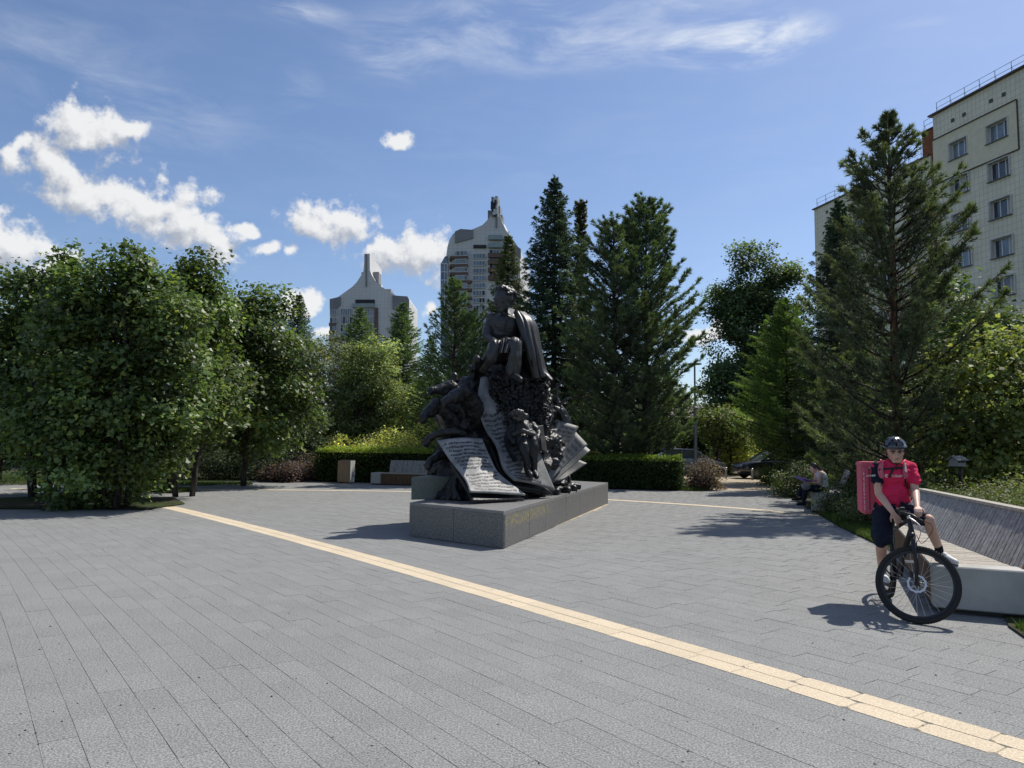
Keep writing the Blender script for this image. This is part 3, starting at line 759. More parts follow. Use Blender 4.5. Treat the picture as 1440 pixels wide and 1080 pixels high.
def unit(v): return v / np.maximum(np.linalg.norm(v, axis=-1, keepdims=True), 1e-9)
def leaves(name, P, N, size, cols, parent, m, shape='kite', kind=None):
    """one small folded face for each leaf, at P facing N"""
    n = len(P); N = unit(N); r = unit(rng.normal(size=(n, 3))); U = unit(np.cross(N, r)); Vv = np.cross(N, U)
    s = size * rng.uniform(.65, 1.3, (n, 1))
    if shape == 'maple':
        pts = [(-.5, 0, 0), (-.28, .48, .05), (.06, .26, 0), (.55, 0, .06), (.06, -.26, 0), (-.28, -.48, .05)]
    elif shape == 'oval':
        pts = [(-.5, 0, 0), (0, .28, .06), (.5, 0, 0), (0, -.28, .06)]
    else:
        pts = [(-.5, 0, 0), (-.05, .42, .08), (.5, 0, 0), (-.05, -.42, .08)]
    Q = np.stack([P + U * (a * s) + Vv * (bb * s) + N * (c * s) for a, bb, c in pts], 1)
    o = link(name, npmesh(name, Q.reshape(-1, 3), len(pts), cols), m, parent)
    return o
def tone(base, n, spread=.28, yellow=.25, warm=(1.5, 1.25, .8)):
    c = np.array(base)[None] * np.exp(rng.normal(0, spread, (n, 1)))
    y = (rng.random((n, 1)) < yellow); return np.where(y, c * np.array(warm)[None], c)
def limb(mb, p, q, r0, r1, wig=.06, n=6, seg=5):
    p, q = Vector(p), Vector(q); L = (q - p).length; pts = []; R = []
    for i in range(seg + 1):
        f = i / seg; w = Vector((random.gauss(0, 1), random.gauss(0, 1), random.gauss(0, .5))) * wig * L * (f * (1 - f) * 2)
        pts.append(p.lerp(q, f) + w + Vector((0, 0, L * .10 * math.sin(f * math.pi)))); R.append(r0 + (r1 - r0) * f)
    mb.tube(pts, R, n); return pts

def shoots(lobes, n, r=.16, up=.9):
    out = list(lobes); tops = sorted(lobes, key=lambda l: -(l[2] + l[5]))[:5]
    for i in range(n):
        l = tops[i % len(tops)]; a = random.uniform(0, 6.28); q = random.uniform(.1, .8)
        x, y = l[0] + l[3] * q * math.cos(a), l[1] + l[4] * q * math.sin(a); z = l[2] + l[5] * math.sqrt(1 - q * q) * .95
        out.append((x, y, z + .15, r, r, up * random.uniform(.3, .75)))
    return out
def broadleaf(label, base, lobes, n, size, col, trunk_r=.12, stems=1, name='leafy_tree', group=None, shape='kite', clump=.42, clumps=None, hide_trunk=False, cat='tree', shell=.55, yellow=.25, fork=.25):
    """lobes: (x, y, z, rx, ry, rz) offsets from the base"""
    T = thing(name, label, cat, base, 0, group); base = Vector(base)
    if shape == 'maple': lobes = shoots(lobes, 8)
    lb = np.array(lobes, float); vol = lb[:, 3] * lb[:, 4] * lb[:, 5]; pr = vol ** .6 / (vol ** .6).sum()
    nc = clumps or max(30, n // 110)
    k = rng.choice(len(lb), nc, p=pr); d = unit(rng.normal(size=(nc, 3))); rr = shell + (1 - shell) * rng.random((nc, 1)) ** .6
    C = lb[k, :3] + d * rr * lb[k, 3:6]
    C[:, 2] = np.maximum(C[:, 2], .15)
    cs = clump * rng.uniform(.55, 1.35, nc) * np.minimum(1, lb[k, 3] / .5 + .15); wt = cs ** 2 / (cs ** 2).sum(); ci = rng.choice(nc, n, p=wt)
    off = np.clip(rng.normal(size=(n, 3)), -1.9, 1.9) * cs[ci][:, None] * np.array([1, 1, .62])
    P = C[ci] + off; P[:, 2] = np.maximum(P[:, 2], .03)
    outw = P - lb[k[ci], :3]; N = unit(outw) * .55 + np.array([0, 0, .75]) + rng.normal(size=(n, 3)) * .55
    ct = np.exp(rng.normal(0, .32, nc))[ci][:, None]
    cols = tone(col, n, .22, yellow) * ct
    leaves('crown', P + np.array(base), N, size, cols * np.array([2.15, 1.84, 2.6]), T, M_maple if shape == 'maple' else M_leaf, shape)
    mb = MB(); top = lb[:, 2].max()
    for s in range(stems):
        a = 2 * math.pi * s / max(1, stems) + .5; sp = .0 if stems == 1 else .22
        b0 = base + Vector((math.cos(a) * sp, math.sin(a) * sp, -.05)); fk = base + Vector((math.cos(a) * sp * 2.2, math.sin(a) * sp * 2.2, top * fork))
        limb(mb, b0, fk, trunk_r, trunk_r * .8, .03, 8)
        tp = base + Vector((math.cos(a) * sp * 3, math.sin(a) * sp * 3, top * .80)); limb(mb, fk, tp, trunk_r * .8, trunk_r * .15, .05, 6)
        pick = rng.choice(nc, min(nc, 16), replace=False)
        for j in pick:
            c = base + Vector([float(v) for v in C[j]]); f = random.uniform(.0, .6)
            limb(mb, fk.lerp(tp, f), c, trunk_r * .32, .008, .08, 5, 4)
    mb.build('trunk', M_bark, T, smooth=True)
    return T

def blades(P, D, length, width, droop=0.0):
    """thin needle blades (triangles) from P along D"""
    n = len(P); D = unit(D); r = unit(np.cross(D, rng.normal(size=(n, 3)))); w = width * rng.uniform(.7, 1.3, (n, 1)); L = length * rng.uniform(.7, 1.25, (n, 1))
    t = P + D * L; t[:, 2] -= droop * L[:, 0]
    return np.stack([P - r * w, P + r * w, t], 1)

def conifer(label, base, h, R, kind, col, name=None, group=None, lean=0.0, dens=1.0, z0=.08, pexp=.60, nbr=None, skip=None, trunk_r=None, bark=None, tips=None, top_r=None):
    """kind: spruce | pine | larch. Branch whorls up a tapering trunk, needle sprays on every twig"""
    T = thing(name or kind + '_tree', label, 'tree', base, 0, group); B = np.array(base, float)
    tr = trunk_r or h * .013
    mb = MB(); zz = np.linspace(0, h, 12)
    wob = [Vector((lean * z + .03 * math.sin(z * 1.3) * (1 if h > 3 else 0), .03 * math.cos(z * 1.1), 0)) for z in zz]
    tp = [Vector(base) + Vector((0, 0, z - (.05 if z == 0 else 0))) + w for z, w in zip(zz, wob)]
    mb.tube(tp, [max(.008, tr * (1 - z / h) ** .85 + .006) for z in zz], 9)
    mb.build('trunk', bark or M_bark, T, smooth=True)
    col = (col[0] * 2.3, col[1] * 2.1, col[2] * 2.25); br = MB(); tri = []; tc = []
    def axis(z): return np.array([lean * z + .03 * math.sin(z * 1.3), .03 * math.cos(z * 1.1), z])
    z = h * z0; step = {'spruce': .25, 'pine': .36, 'larch': .24}[kind] * max(.6, h / 11)
    ang = random.random() * 6
    while z < h * .985:
        f = (z / h - z0) / (1 - z0)
        if kind == 'spruce': prof = (1 - f) ** .78 * (1 - .25 * math.exp(-f * 9))
        elif kind == 'larch': prof = (1 - f) ** .75 * (.55 + .45 * min(1, f * 5))
        else: prof = ((1 - f) ** pexp) * (.55 + .45 * min(1, f * 3.2))
        if top_r: prof = max(prof, top_r)
        nb = nbr or {'spruce': 9, 'pine': 8, 'larch': 7}[kind]
        for k in range(nb):
            if random.random() < (skip or {'spruce': .08, 'pine': .16, 'larch': .12}[kind]): continue
            a = ang + 2 * math.pi * k / nb + random.gauss(0, .25); L = max(.12, R * prof * (random.uniform(.62, 1.18) if kind != 'pine' else random.uniform(.42, 1.22)))
            d = np.array([math.cos(a), math.sin(a), 0]); o = axis(z + random.uniform(-.1, .1) * step)
            m = max(3, int(L / .16)); u = np.linspace(0, 1, m + 1)[:, None]
            if kind == 'spruce': zc = -.38 * u * (1 - .35 * f) + .30 * u ** 2.5 + (.35 * f) * u
            elif kind == 'larch': zc = .10 * u + .22 * u ** 2
            else: zc = .12 * u + .42 * u ** 1.8 + .35 * f * u
            pts = B + o + d * L * u + np.array([0, 0, 1.0]) * L * zc
            br.tube([Vector(p) for p in pts[::max(1, m // 4)]], [.022 * L ** .6 * (1 - .85 * i / max(1, len(pts[::max(1, m // 4)]) - 1)) + .003 for i in range(len(pts[::max(1, m // 4)]))], 4, cap=False)
            # twigs
            side = np.array([-d[1], d[0], 0]); dens_l = dens
            nt_ = int({'spruce': 20, 'pine': 15, 'larch': 20}[kind] * max(.35, L) * dens_l) + 2
            us = rng.random(nt_) ** (.8 if kind != 'pine' else .55) * (.96 if kind != 'pine' else 1) + .04
            base_p = np.array([np.interp(us, u[:, 0], pts[:, i]) for i in range(3)]).T
            sg = np.where(rng.random((nt_, 1)) < .5, -1.0, 1.0)
            shade = math.exp(random.gauss(0, .16))
            if kind == 'spruce':
                td = d * .75 + side * sg * rng.uniform(.2, 1.0, (nt_, 1)) + np.array([0, 0, -1.0]) * rng.uniform(.1, .75, (nt_, 1))
                tl = (.18 + .42 * (1 - us)) * min(1, L) * rng.uniform(.6, 1.2, nt_); nn, nl, nw = 13, .085, .015
            elif kind == 'larch':
                td = d * .8 + side * sg * rng.uniform(.2, 1.0, (nt_, 1)) + np.array([0, 0, 1.0]) * rng.uniform(-.45, .5, (nt_, 1))
                tl = (.18 + .40 * (1 - us)) * min(1, L) * rng.uniform(.6, 1.2, nt_); nn, nl, nw = 13, .085, .014
            else:
                td = d * .7 + side * sg * rng.uniform(0, .9, (nt_, 1)) + np.array([0, 0, 1.0]) * rng.uniform(.1, 1.0, (nt_, 1))
                tl = (.16 + .44 * (1 - us)) * min(1.1, L) * rng.uniform(.5, 1.3, nt_); nn, nl, nw = 19, .15, .0125
            td = unit(td); ii = np.repeat(np.arange(nt_), nn); fr = rng.random((len(ii), 1))
            if kind == 'pine': fr = .2 + .8 * fr ** .7
            P = base_p[ii] + td[ii] * tl[ii][:, None] * fr
            D = td[ii] * (.75 if kind != 'pine' else .8) + unit(rng.normal(size=(len(ii), 3))) * .8
            if kind == 'pine': D[:, 2] += .25
            tri.append(blades(P, D, nl * max(.8, h / 12), nw * max(.8, h / 12)))
            cc = np.array(col)[None] * np.exp(rng.normal(0, .22, (nt_, 1))) * shade
            fresh = us[:, None] > .72
            cc = np.where(fresh, cc * np.array(tips or (1.35, 1.3, 1.0)), cc)
            tc.append(cc[ii])
        ang += .7; z += step * (1 - .45 * f) * random.uniform(.85, 1.15)
    # leader
    n = 60; P = B + axis(h) + np.stack([rng.normal(0, .03, n), rng.normal(0, .03, n), -rng.random(n) * .5], 1)
    tri.append(blades(P, rng.normal(size=(n, 3)) + np.array([0, 0, 1.0]), .1, .012)); tc.append(np.repeat(np.array(col)[None], n, 0))
    tag(br.build('branches', M_bark, T, smooth=True), kind='stuff')
    link('crown', npmesh('crown', np.concatenate(tri).reshape(-1, 3), 3, np.concatenate(tc)), M_needle, T)
    return T

def at(px, d):
    p = S(px, 620, d); return Vector((p.x, d, 0))
def hgt(px, py, d): return S(px, py, d).z

# ---- big maples on the left
GM = (.046, .080, .020)
b0 = at(168, 18.1)
broadleaf('big dark maple with leaves sweeping down to the paving, beside the cream band end', b0,
          [(-.1, 0, 2.6, 1.6, 1.4, 1.6), (-.9, .1, 3.7, 1.3, 1.2, 1.4), (.1, 0, 4.5, .9, .9, 1.5), (1.0, .3, 3.5, 1.2, 1.1, 1.1), (-1.4, -.2, 2.0, 1.2, 1.0, .9), (1.25, -.1, 2.4, .9, .9, .7), (-.45, -.2, .75, 1.35, 1.0, .7), (.5, -.3, 1.3, .8, .8, .6), (.1, .1, 5.9, .4, .4, .6), (-.2, .1, 5.2, 1.0, .8, .7), (-1.2, .1, 4.9, .9, .8, .9), (.9, .1, 4.8, .9, .8, .9)],
          44000, .118, GM, .09, 4, shape='maple', clump=.25, clumps=360, name='maple_tree', shell=.7)
b0 = at(58, 21.5)
broadleaf('tall maple with pointed leafy shoots standing behind the big maple', b0,
          [(0, 0, 3.2, 2.1, 1.8, 2.4), (-.9, .2, 5.0, 1.0, 1.0, 1.3), (.45, 0, 5.3, .8, .8, 1.5), (-1.6, 0, 2.4, 1.4, 1.2, 1.6), (.55, 0, 6.6, .28, .28, .7), (-.5, 0, 5.7, .9, .8, .8), (1.1, 0, 4.6, 1.1, 1, 1.1)], 26000, .13, GM, .10, 3, shape='maple', clump=.33, clumps=170, name='maple_tree', shell=.6)
b0 = at(262, 22.0)
broadleaf('maple with two narrow leafy tops joining the flank of the big maple', b0,
          [(0, 0, 3.5, 1.3, 1.3, 2.0), (.15, 0, 5.4, .75, .8, 1.5), (-.7, .1, 5.1, .6, .7, 1.1), (.7, -.1, 3.0, 1.0, 1.0, 1.2), (.2, 0, 6.6, .4, .4, .5), (-.2, 0, 5.4, 1.2, 1, 1.0)], 22000, .13, (.044, .076, .018), .09, 2, shape='maple', clump=.31, clumps=150, name='maple_tree', shell=.6)
b0 = at(345, 27.5)
broadleaf('round dark maple crown behind the dark shrubs, on the way to the tan litter bin', b0,
          [(0, 0, 4.4, 2.3, 2.0, 2.3), (.6, 0, 6.0, 1.3, 1.2, 1.2), (-1.0, 0, 5.4, 1.3, 1.2, 1.2), (0, -.3, 2.6, 2.9, 1.6, 1.7), (1.6, 0, 4.2, 1.4, 1.0, 1.6), (-1.9, 0, 3.4, 1.4, 1.2, 1.8)], 28000, .145, (.040, .068, .017), .12, 1, shape='maple', clump=.38, clumps=170, name='maple_tree')
p = G(238, 691)
broadleaf('young tree with bare grey trunk rising from the grass pit in the paving', (p.x, p.y, 0), [(-.2, 0, 3.6, 1.5, 1.3, 1.5), (.4, 0, 4.8, 1.0, 1.0, 1.2), (.9, -.2, 2.9, .9, .8, .7)], 7000, .16, (.042, .07, .018), .11, 1, shape='maple', clump=.33, clumps=80, name='maple_tree', fork=.42)
b0 = at(2, 30)
broadleaf('pale yellowish green tree half cut off by the maples, beside the side path', b0, [(0, 0, 5.0, 1.9, 1.5, 2.6), (-1.5, 0, 4.0, 2, 1.5, 2.2), (.3, -.3, 2.5, 1.8, 1.4, 1.6)], 9000, .16, (.10, .135, .035), .12, 1, clump=.4)
b0 = at(-40, 27)
broadleaf('leafy tree standing over the grass bank of the side path', b0, [(0, 0, 4.0, 2.2, 1.8, 2.4), (1.2, 0, 2.6, 1.6, 1.4, 1.5)], 9000, .17, (.045, .075, .02), .12, 1, clump=.4)
# ---- left centre: soft pale trees
GW = (.12, .155, .065)
b0 = at(432, 43)
broadleaf('pale soft willow like tree behind the dark rounded bush', b0, [(-.7, 0, 4.9, 2.6, 1.8, 2.7), (.8, 0, 5.3, 2.3, 1.7, 2.3), (-2.3, 0, 4.0, 1.9, 1.6, 2.0), (.2, 0, 2.6, 3.0, 1.8, 1.9), (-1.5, 0, 6.2, 2.0, 1.5, 1.6), (1.5, 0, 6.3, 1.8, 1.4, 1.6)], 27000, .15, GW, .12, 2, shape='oval', clump=.32, clumps=200)
b0 = at(520, 42)
broadleaf('slim pale leafed tree standing between the two larch tops', b0, [(0, 0, 4.2, 1.9, 1.5, 2.9), (.5, 0, 6.2, 1.1, 1.0, 1.7), (-.8, 0, 5.6, 1.1, 1.0, 1.7), (1.3, -.2, 3.2, 1.5, 1.2, 2.2)], 18000, .15, (.10, .145, .05), .10, 2, shape='oval', clump=.28, clumps=170)
b0 = at(425, 33)
broadleaf('dark rounded evergreen bush in front of the pale willow', b0, [(0, 0, 1.9, 1.15, 1.0, 1.5), (0, 0, 1.0, 1.2, 1.0, 1.0)], 8000, .11, (.020, .036, .012), .07, 3, name='tall_shrub', clump=.22, clumps=120, cat='shrub', shell=.75)
conifer('larch with feathery top between willow and slim pale tree', at(502, 44), hgt(502, 430, 44), 3.0, 'larch', (.062, .095, .035), dens=1.3)
conifer('larch with feathery top next to the thin ragged larch', at(563, 45), hgt(563, 424, 45), 3.2, 'larch', (.055, .09, .032), dens=1.3)
conifer('thin ragged larch leaning out beside the slim open pine', at(603, 41), hgt(603, 470, 41), 1.9, 'larch', (.05, .08, .033), dens=.8)
conifer('small spruce tip rising between the maple and the lower tower', at(414, 42), hgt(414, 410, 42), 2.4, 'spruce', (.05, .075, .035))
conifer('slim open pine in front of the brown banded tower', at(636, 31), hgt(636, 392, 31), 1.7, 'pine', (.042, .068, .030), dens=.9, z0=.12)
conifer('short young pine beside the seated bronze figure', at(662, 34.5), hgt(662, 440, 34.5), 1.9, 'pine', (.04, .064, .03), dens=.8, z0=.15)
# ---- centre spruces and pines
GS = (.026, .042, .026)
conifer('narrow spruce tip behind the bronze head against the tower', at(711, 34), hgt(711, 326, 34), 2.3, 'spruce', (.045, .058, .026), dens=1.0)
conifer('tallest dark spruce with drooping branches and brown cones at the top', at(778, 33), hgt(778, 246, 33), 3.3, 'spruce', GS, dens=1.15, tips=(1.25, 1.3, 1.15))
conifer('needle thin spruce loaded with brown cones beside the tall dark spruce', at(816, 35), hgt(816, 280, 35), 1.0, 'spruce', (.045, .046, .022), dens=1.2, top_r=.30)
conifer('broad pine with upswept bluish tips behind the clipped hedge', at(866, 29.5), hgt(866, 308, 29.5), 2.8, 'pine', (.042, .062, .036), dens=1.5, z0=.10, lean=-.01)
conifer('taller twin pine with upswept tips rising over the clipped hedge', at(908, 30.5), hgt(908, 278, 30.5), 3.0, 'pine', (.044, .066, .037), dens=1.6, z0=.10, lean=.004)
b0 = at(1064, 50)
broadleaf('tall poplar with several upright crowns behind the path', b0, [(0, 0, 8.5, 2.7, 2.2, 5.0), (-2.2, 0, 8.6, 1.5, 1.4, 4.0), (.2, 0, 13.2, 1.6, 1.5, 3.2), (-1.3, .2, 12.4, 1.4, 1.2, 2.9), (1.7, 0, 11.3, 1.7, 1.4, 3.4), (3.0, 0, 7.6, 1.2, 1.2, 2.6), (0, 0, 4.5, 3.2, 2.4, 3.2)], 60000, .185, (.050, .082, .030), .2, 3, clump=.46, clumps=320, name='poplar_tree', yellow=.15)
conifer('fresh green larch with outstretched boughs over the path', at(1108, 33.5), hgt(1108, 418, 33.5), 3.2, 'larch', (.060, .098, .026), dens=1.5, z0=.12)
conifer('dark spruce standing between the larch and the apartment block', at(1188, 30), hgt(1188, 276, 30), 2.7, 'spruce', GS, dens=1.1)
conifer('tall red trunked pine spreading over the courier on his bicycle', at(1263, 18.9), hgt(1258, 158, 18.9), 3.3, 'pine', (.044, .058, .036), dens=1.5, z0=.06, pexp=.82, nbr=7, skip=.2, bark=M_redbark, trunk_r=.15)
conifer('small bushy pine growing against the red trunked pine', at(1200, 22.5), hgt(1200, 500, 22.5), 1.7, 'pine', (.05, .07, .036), dens=1.2, z0=.04)
b0 = at(1385, 25)
broadleaf('dark leafy tree between the pine and the apartment windows', b0, [(0, 0, 4.4, 2.0, 1.8, 2.2), (-.7, 0, 6.4, 1.1, 1.1, 1.3), (1.0, 0, 5.2, 1.3, 1.2, 1.4), (0, 0, 2.4, 2.2, 1.8, 1.6)], 13000, .16, (.044, .078, .020), .14, 2, clump=.36, clumps=150)
b0 = at(1425, 17.5)
broadleaf('light yellow green tree arching over the long bench', b0, [(0, 0, 2.7, 1.6, 1.4, 1.6), (-.5, .2, 3.6, 1.0, 1.0, .9), (.9, 0, 3.4, 1.2, 1.1, 1.1), (-.9, -.2, 1.9, 1.0, .9, .9), (.2, 0, 1.1, 1.5, 1.2, .9)], 11000, .13, (.080, .115, .03), .08, 3, clump=.30, clumps=150)
b0 = at(1330, 21)
broadleaf('grey green bushy tree behind the bird feeder', b0, [(0, 0, 2.2, 1.8, 1.5, 1.7), (.9, 0, 1.6, 1.4, 1.2, 1.3), (-1, 0, 1.5, 1.3, 1.2, 1.2)], 12000, .10, (.055, .072, .032), .07, 3, shape='oval', clump=.26, clumps=170)
b0 = at(1018, 42)
broadleaf('small round leafy tree beside the lamp post at the path', b0, [(0, 0, 2.6, 1.3, 1.2, 1.3), (-.7, 0, 2.9, .9, .9, .9), (.8, 0, 2.3, 1.0, .9, .9)], 6000, .15, (.075, .11, .03), .08, 2, clump=.3)
# ---- dark tree belt beyond the road
for k, (px, d, top, rr, lab) in enumerate([(60, 46, 470, 3.6, 'dark tree far behind the pale yellowish tree'), (215, 44, 480, 3.4, 'dark tree of the belt behind the paired maples'), (330, 47, 470, 3.4, 'dark tree of the belt behind the round maple crown'), (470, 48, 520, 3.2, 'dark low tree of the belt behind the willow'),
        (600, 50, 520, 3.6, 'dark low tree of the belt beyond the bronze horses'), (700, 47, 500, 3.8, 'dark tree of the belt directly behind the bronze monument'), (800, 52, 500, 4.0, 'dark tree of the belt behind the spruces'), (905, 56, 500, 4.2, 'dark tree of the belt behind the twin pines'),
        (1060, 54, 500, 3.4, 'dark low tree of the belt behind the poplar'), (1150, 48, 470, 4.0, 'dark tree of the belt behind the fresh green larch'), (1250, 34, 470, 3.2, 'dark tree of the belt behind the red trunked pine'), (1340, 36, 500, 3.4, 'dark tree of the belt behind the bird feeder'), (1460, 38, 470, 4.0, 'dark tree of the belt below the apartment windows')]):
    h = hgt(px, top, d)
    broadleaf(lab, at(px, d), [(0, 0, h * .55, rr, rr * .8, h * .45), (-rr * .5, 0, h * .4, rr * .8, rr * .7, h * .35), (rr * .5, 0, h * .42, rr * .8, rr * .7, h * .35), (0, -.5, h * .22, rr * 1.1, rr * .8, h * .25)],
              9000, .30, (.030, .050, .018), .18, 1, clump=.62, group='trees of the far belt')

# ---- hedges and shrubs
def hedge(label, pts, w, h, n, size, cols, top=None, name='hedge', cat='hedge', ragged=.05):
    """clipped hedge following a ground line"""
    T = thing(name, label, cat, (pts[0][0], pts[0][1], 0)); P = [np.array(p, float) for p in pts]
    core = MB()
    for a, c in zip(P[:-1], P[1:]):
        d = (c - a) / np.linalg.norm(c - a); nn = np.array([-d[1], d[0]]); q = .12
        e0, e1 = a + d * (q if a is P[0] else 0), c - d * (q if c is P[-1] else 0)
        ring = [e0 + nn * (w / 2 - q), e0 - nn * (w / 2 - q), e1 - nn * (w / 2 - q), e1 + nn * (w / 2 - q)]
        core.hexa([(*x, 0) for x in ring][::-1] + [(*x, h - q) for x in ring][::-1])
    core.build('inner_twigs', mat('hedge_twigs', (.012, .014, .007), .95, spec=.05, var=(9, .5), bump=(30, 1, .08)), T)  # solid dark box added inside so the hedge is not see-through
    Ls = [np.linalg.norm(c - a) for a, c in zip(P[:-1], P[1:])]; seg = rng.choice(len(Ls), n, p=np.array(Ls) / sum(Ls))
    f = rng.random(n); a = np.array(P)[seg]; c = np.array(P)[seg + 1]; d = unit(c - a); nn = np.stack([-d[:, 1], d[:, 0]], 1)
    pos = a + (c - a) * f[:, None]; face = rng.random(n); X = np.zeros((n, 3)); N = np.zeros((n, 3))
    v = rng.random(n); jit = rng.normal(0, ragged, n)
    front = face < .46; back = (face >= .46) & (face < .60); tp = (face >= .60) & (face < .94); ends = face >= .94
    X[:, :2] = pos
    for msk, sg in ((front, -1), (back, 1)):
        X[msk, :2] += nn[msk] * (sg * (w / 2 + jit[msk]))[:, None]; X[msk, 2] = .05 + v[msk] * h; N[msk, :2] = nn[msk] * sg
    X[tp, :2] += nn[tp] * ((v[tp] - .5) * w)[:, None]; X[tp, 2] = h + np.abs(jit[tp]) * 1.2; N[tp, 2] = 1
    e = np.where(rng.random(ends.sum()) < .5, 0, len(P) - 1); ep = np.array(P)[e]; ed_ = unit(np.array(P)[-1] - np.array(P)[0])
    X[ends, :2] = ep + np.where(e[:, None] == 0, -1, 1) * ed_ * (np.abs(jit[ends]))[:, None] + np.array([-ed_[1], ed_[0]]) * ((v[ends] - .5) * w)[:, None]; X[ends, 2] = rng.random(ends.sum()) * h; N[ends, :2] = np.where(e[:, None] == 0, -1, 1) * ed_
    lump = np.array([mnoise.noise(Vector((float(q[0]) * 1.7, float(q[1]) * 1.7, float(q[2]) * 2))) for q in X]); X += N * (lump * .07)[:, None]
    N = N + rng.normal(size=(n, 3)) * .6 + np.array([0, 0, .3])
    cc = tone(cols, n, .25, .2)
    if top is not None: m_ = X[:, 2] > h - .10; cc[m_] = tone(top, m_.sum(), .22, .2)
    leaves('foliage', X, N, size, cc, T, M_leaf, 'oval'); return T
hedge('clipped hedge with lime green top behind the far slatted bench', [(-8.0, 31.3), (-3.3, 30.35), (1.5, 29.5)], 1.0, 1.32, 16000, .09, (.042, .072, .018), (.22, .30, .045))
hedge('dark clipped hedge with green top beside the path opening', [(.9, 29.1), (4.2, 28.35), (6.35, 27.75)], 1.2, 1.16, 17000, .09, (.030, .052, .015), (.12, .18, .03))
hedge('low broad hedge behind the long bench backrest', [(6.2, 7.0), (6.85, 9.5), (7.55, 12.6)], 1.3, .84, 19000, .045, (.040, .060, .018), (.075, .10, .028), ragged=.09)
def shrub(label, px, d, r, h, n, size, col, shape='oval', name='shrub', x=None, yellow=.25, clump=.16):
    b0 = at(px, d) if x is None else Vector(x)
    return broadleaf(label, b0, [(0, 0, h * .52, r * .85, r * .8, h * .45), (-r * .45, -.1, h * .4, r * .6, r * .6, h * .36), (r * .45, 0, h * .42, r * .6, r * .6, h * .36), (0, 0, h * .2, r, r * .8, h * .22)], n, size, col, .03, 3, name=name, shape=shape, clump=clump, clumps=max(40, n // 60), cat='shrub', shell=.8, yellow=yellow)
shrub('reddish brown leafed shrub at the end of the dark clipped hedge', 992, 27.9, .55, 1.12, 4500, .075, (.070, .062, .040))
shrub('dense dark shrub growing in front of the bench with the reader', 1190, 18.0, .62, .98, 5500, .06, (.032, .05, .018))
shrub('round dark shrub on the path edge behind the seated reader', 1118, 24.6, .85, 1.05, 5000, .075, (.036, .058, .018))
shrub('small yellow tipped shrub beside the dark parked car', 1092, 31.5, .7, .95, 3500, .08, (.05, .078, .02), yellow=.5)
shrub('low green shrub between the path and the larch foot', 1140, 28.5, 1.0, 1.3, 4500, .09, (.040, .062, .018))
shrub('tall bright yellow green shrub beside the road bollards', 1040, 43, 1.35, 1.85, 8000, .12, (.13, .17, .03), clump=.22)
shrub('second bright shrub at the road, beside the tall bright one', 1008, 44.5, .9, 1.25, 4000, .12, (.09, .125, .03), clump=.2)
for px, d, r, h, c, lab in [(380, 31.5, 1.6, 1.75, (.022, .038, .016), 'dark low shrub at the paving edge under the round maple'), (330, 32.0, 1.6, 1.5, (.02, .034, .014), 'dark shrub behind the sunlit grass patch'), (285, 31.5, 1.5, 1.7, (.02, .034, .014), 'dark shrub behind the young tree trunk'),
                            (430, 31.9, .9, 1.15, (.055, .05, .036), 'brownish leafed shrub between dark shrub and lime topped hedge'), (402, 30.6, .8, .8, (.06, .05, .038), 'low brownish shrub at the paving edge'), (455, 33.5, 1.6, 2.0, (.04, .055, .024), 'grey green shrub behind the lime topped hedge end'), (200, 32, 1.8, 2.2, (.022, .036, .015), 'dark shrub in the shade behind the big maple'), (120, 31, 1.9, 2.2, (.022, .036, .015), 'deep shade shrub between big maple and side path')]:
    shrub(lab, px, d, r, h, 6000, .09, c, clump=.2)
for px, d, r, h, lab in [(500, 33.2, 1.5, 2.15, 'pale yellow green shrub above the litter bin'), (548, 33.6, 1.5, 2.25, 'pale flowering shrub above the far bench'), (590, 33.0, 1.4, 2.5, 'pale yellowish shrub above the bench end by the bronze horses')]:
    shrub(lab, px, d, r, h, 7500, .11, (.135, .175, .045), yellow=.4, clump=.22)
for px, d, r, h, lab in [(1320, 15.5, .9, .8, 'low grey green shrub under the bird feeder'), (1390, 14.5, 1.0, 1.0, 'leafy shrub beside the bird feeder post'), (1440, 13.0, .9, 1.2, 'bright leafed shrub behind the long bench end'), (1290, 16.5, .8, .9, 'low dark shrub behind the courier'), (1245, 15.6, .9, .8, 'dark ground shrub under the red trunked pine')]:
    shrub(lab, px, d, r, h, 6000, .06, (.055, .078, .026), clump=.16)
# ================================================================== PLINTH
def granite_extra(dark):
    def fn(b, co, c):
        sp = b.noise(co, 75, 3, .8); c = b.mix(b.smooth(sp, .40, .60), c, dark)
        st = b.noise(co, 1.1, 6, .7, dist=1.0); return b.mix(b.m('MULTIPLY', b.smooth(st, .55, .75), .35), c, (.10, .095, .085))
    return fn
M_gran = mat('grey_granite', (.225, .22, .21), .55, spec=.35, extra=granite_extra((.055, .055, .055)), bump=(220, .15, .003))
M_grand = mat('grey_granite_top', (.26, .26, .25), .45, spec=.45, extra=granite_extra((.11, .11, .11)), bump=(220, .1, .003))
M_green = mat('greenish_granite', (.24, .265, .225), .6, spec=.4, extra=granite_extra((.13, .15, .125)), var=(5, .3))  # granite with a green cast in its colour
def lichen_extra(b, co, c):
    c = granite_extra((.055, .055, .055))(b, co, c); sp = b.n('ShaderNodeSeparateXYZ'); b.link(co, sp.inputs[0])
    band_ = b.m('MULTIPLY', b.smooth(sp.outputs[2], .26, .36), b.smooth(sp.outputs[2], .53, .47)); run = b.smooth(sp.outputs[1], 15.0, 14.0)
    return b.mix(b.m('MULTIPLY', b.m('MULTIPLY', band_, run), b.smooth(b.noise(co, 16, 5, .7), .44, .64)), c, (.30, .26, .11))
M_lich = mat('yellow_stained_granite', (.225, .22, .21), .55, spec=.35, extra=lichen_extra, bump=(220, .15, .003))
PH = .59
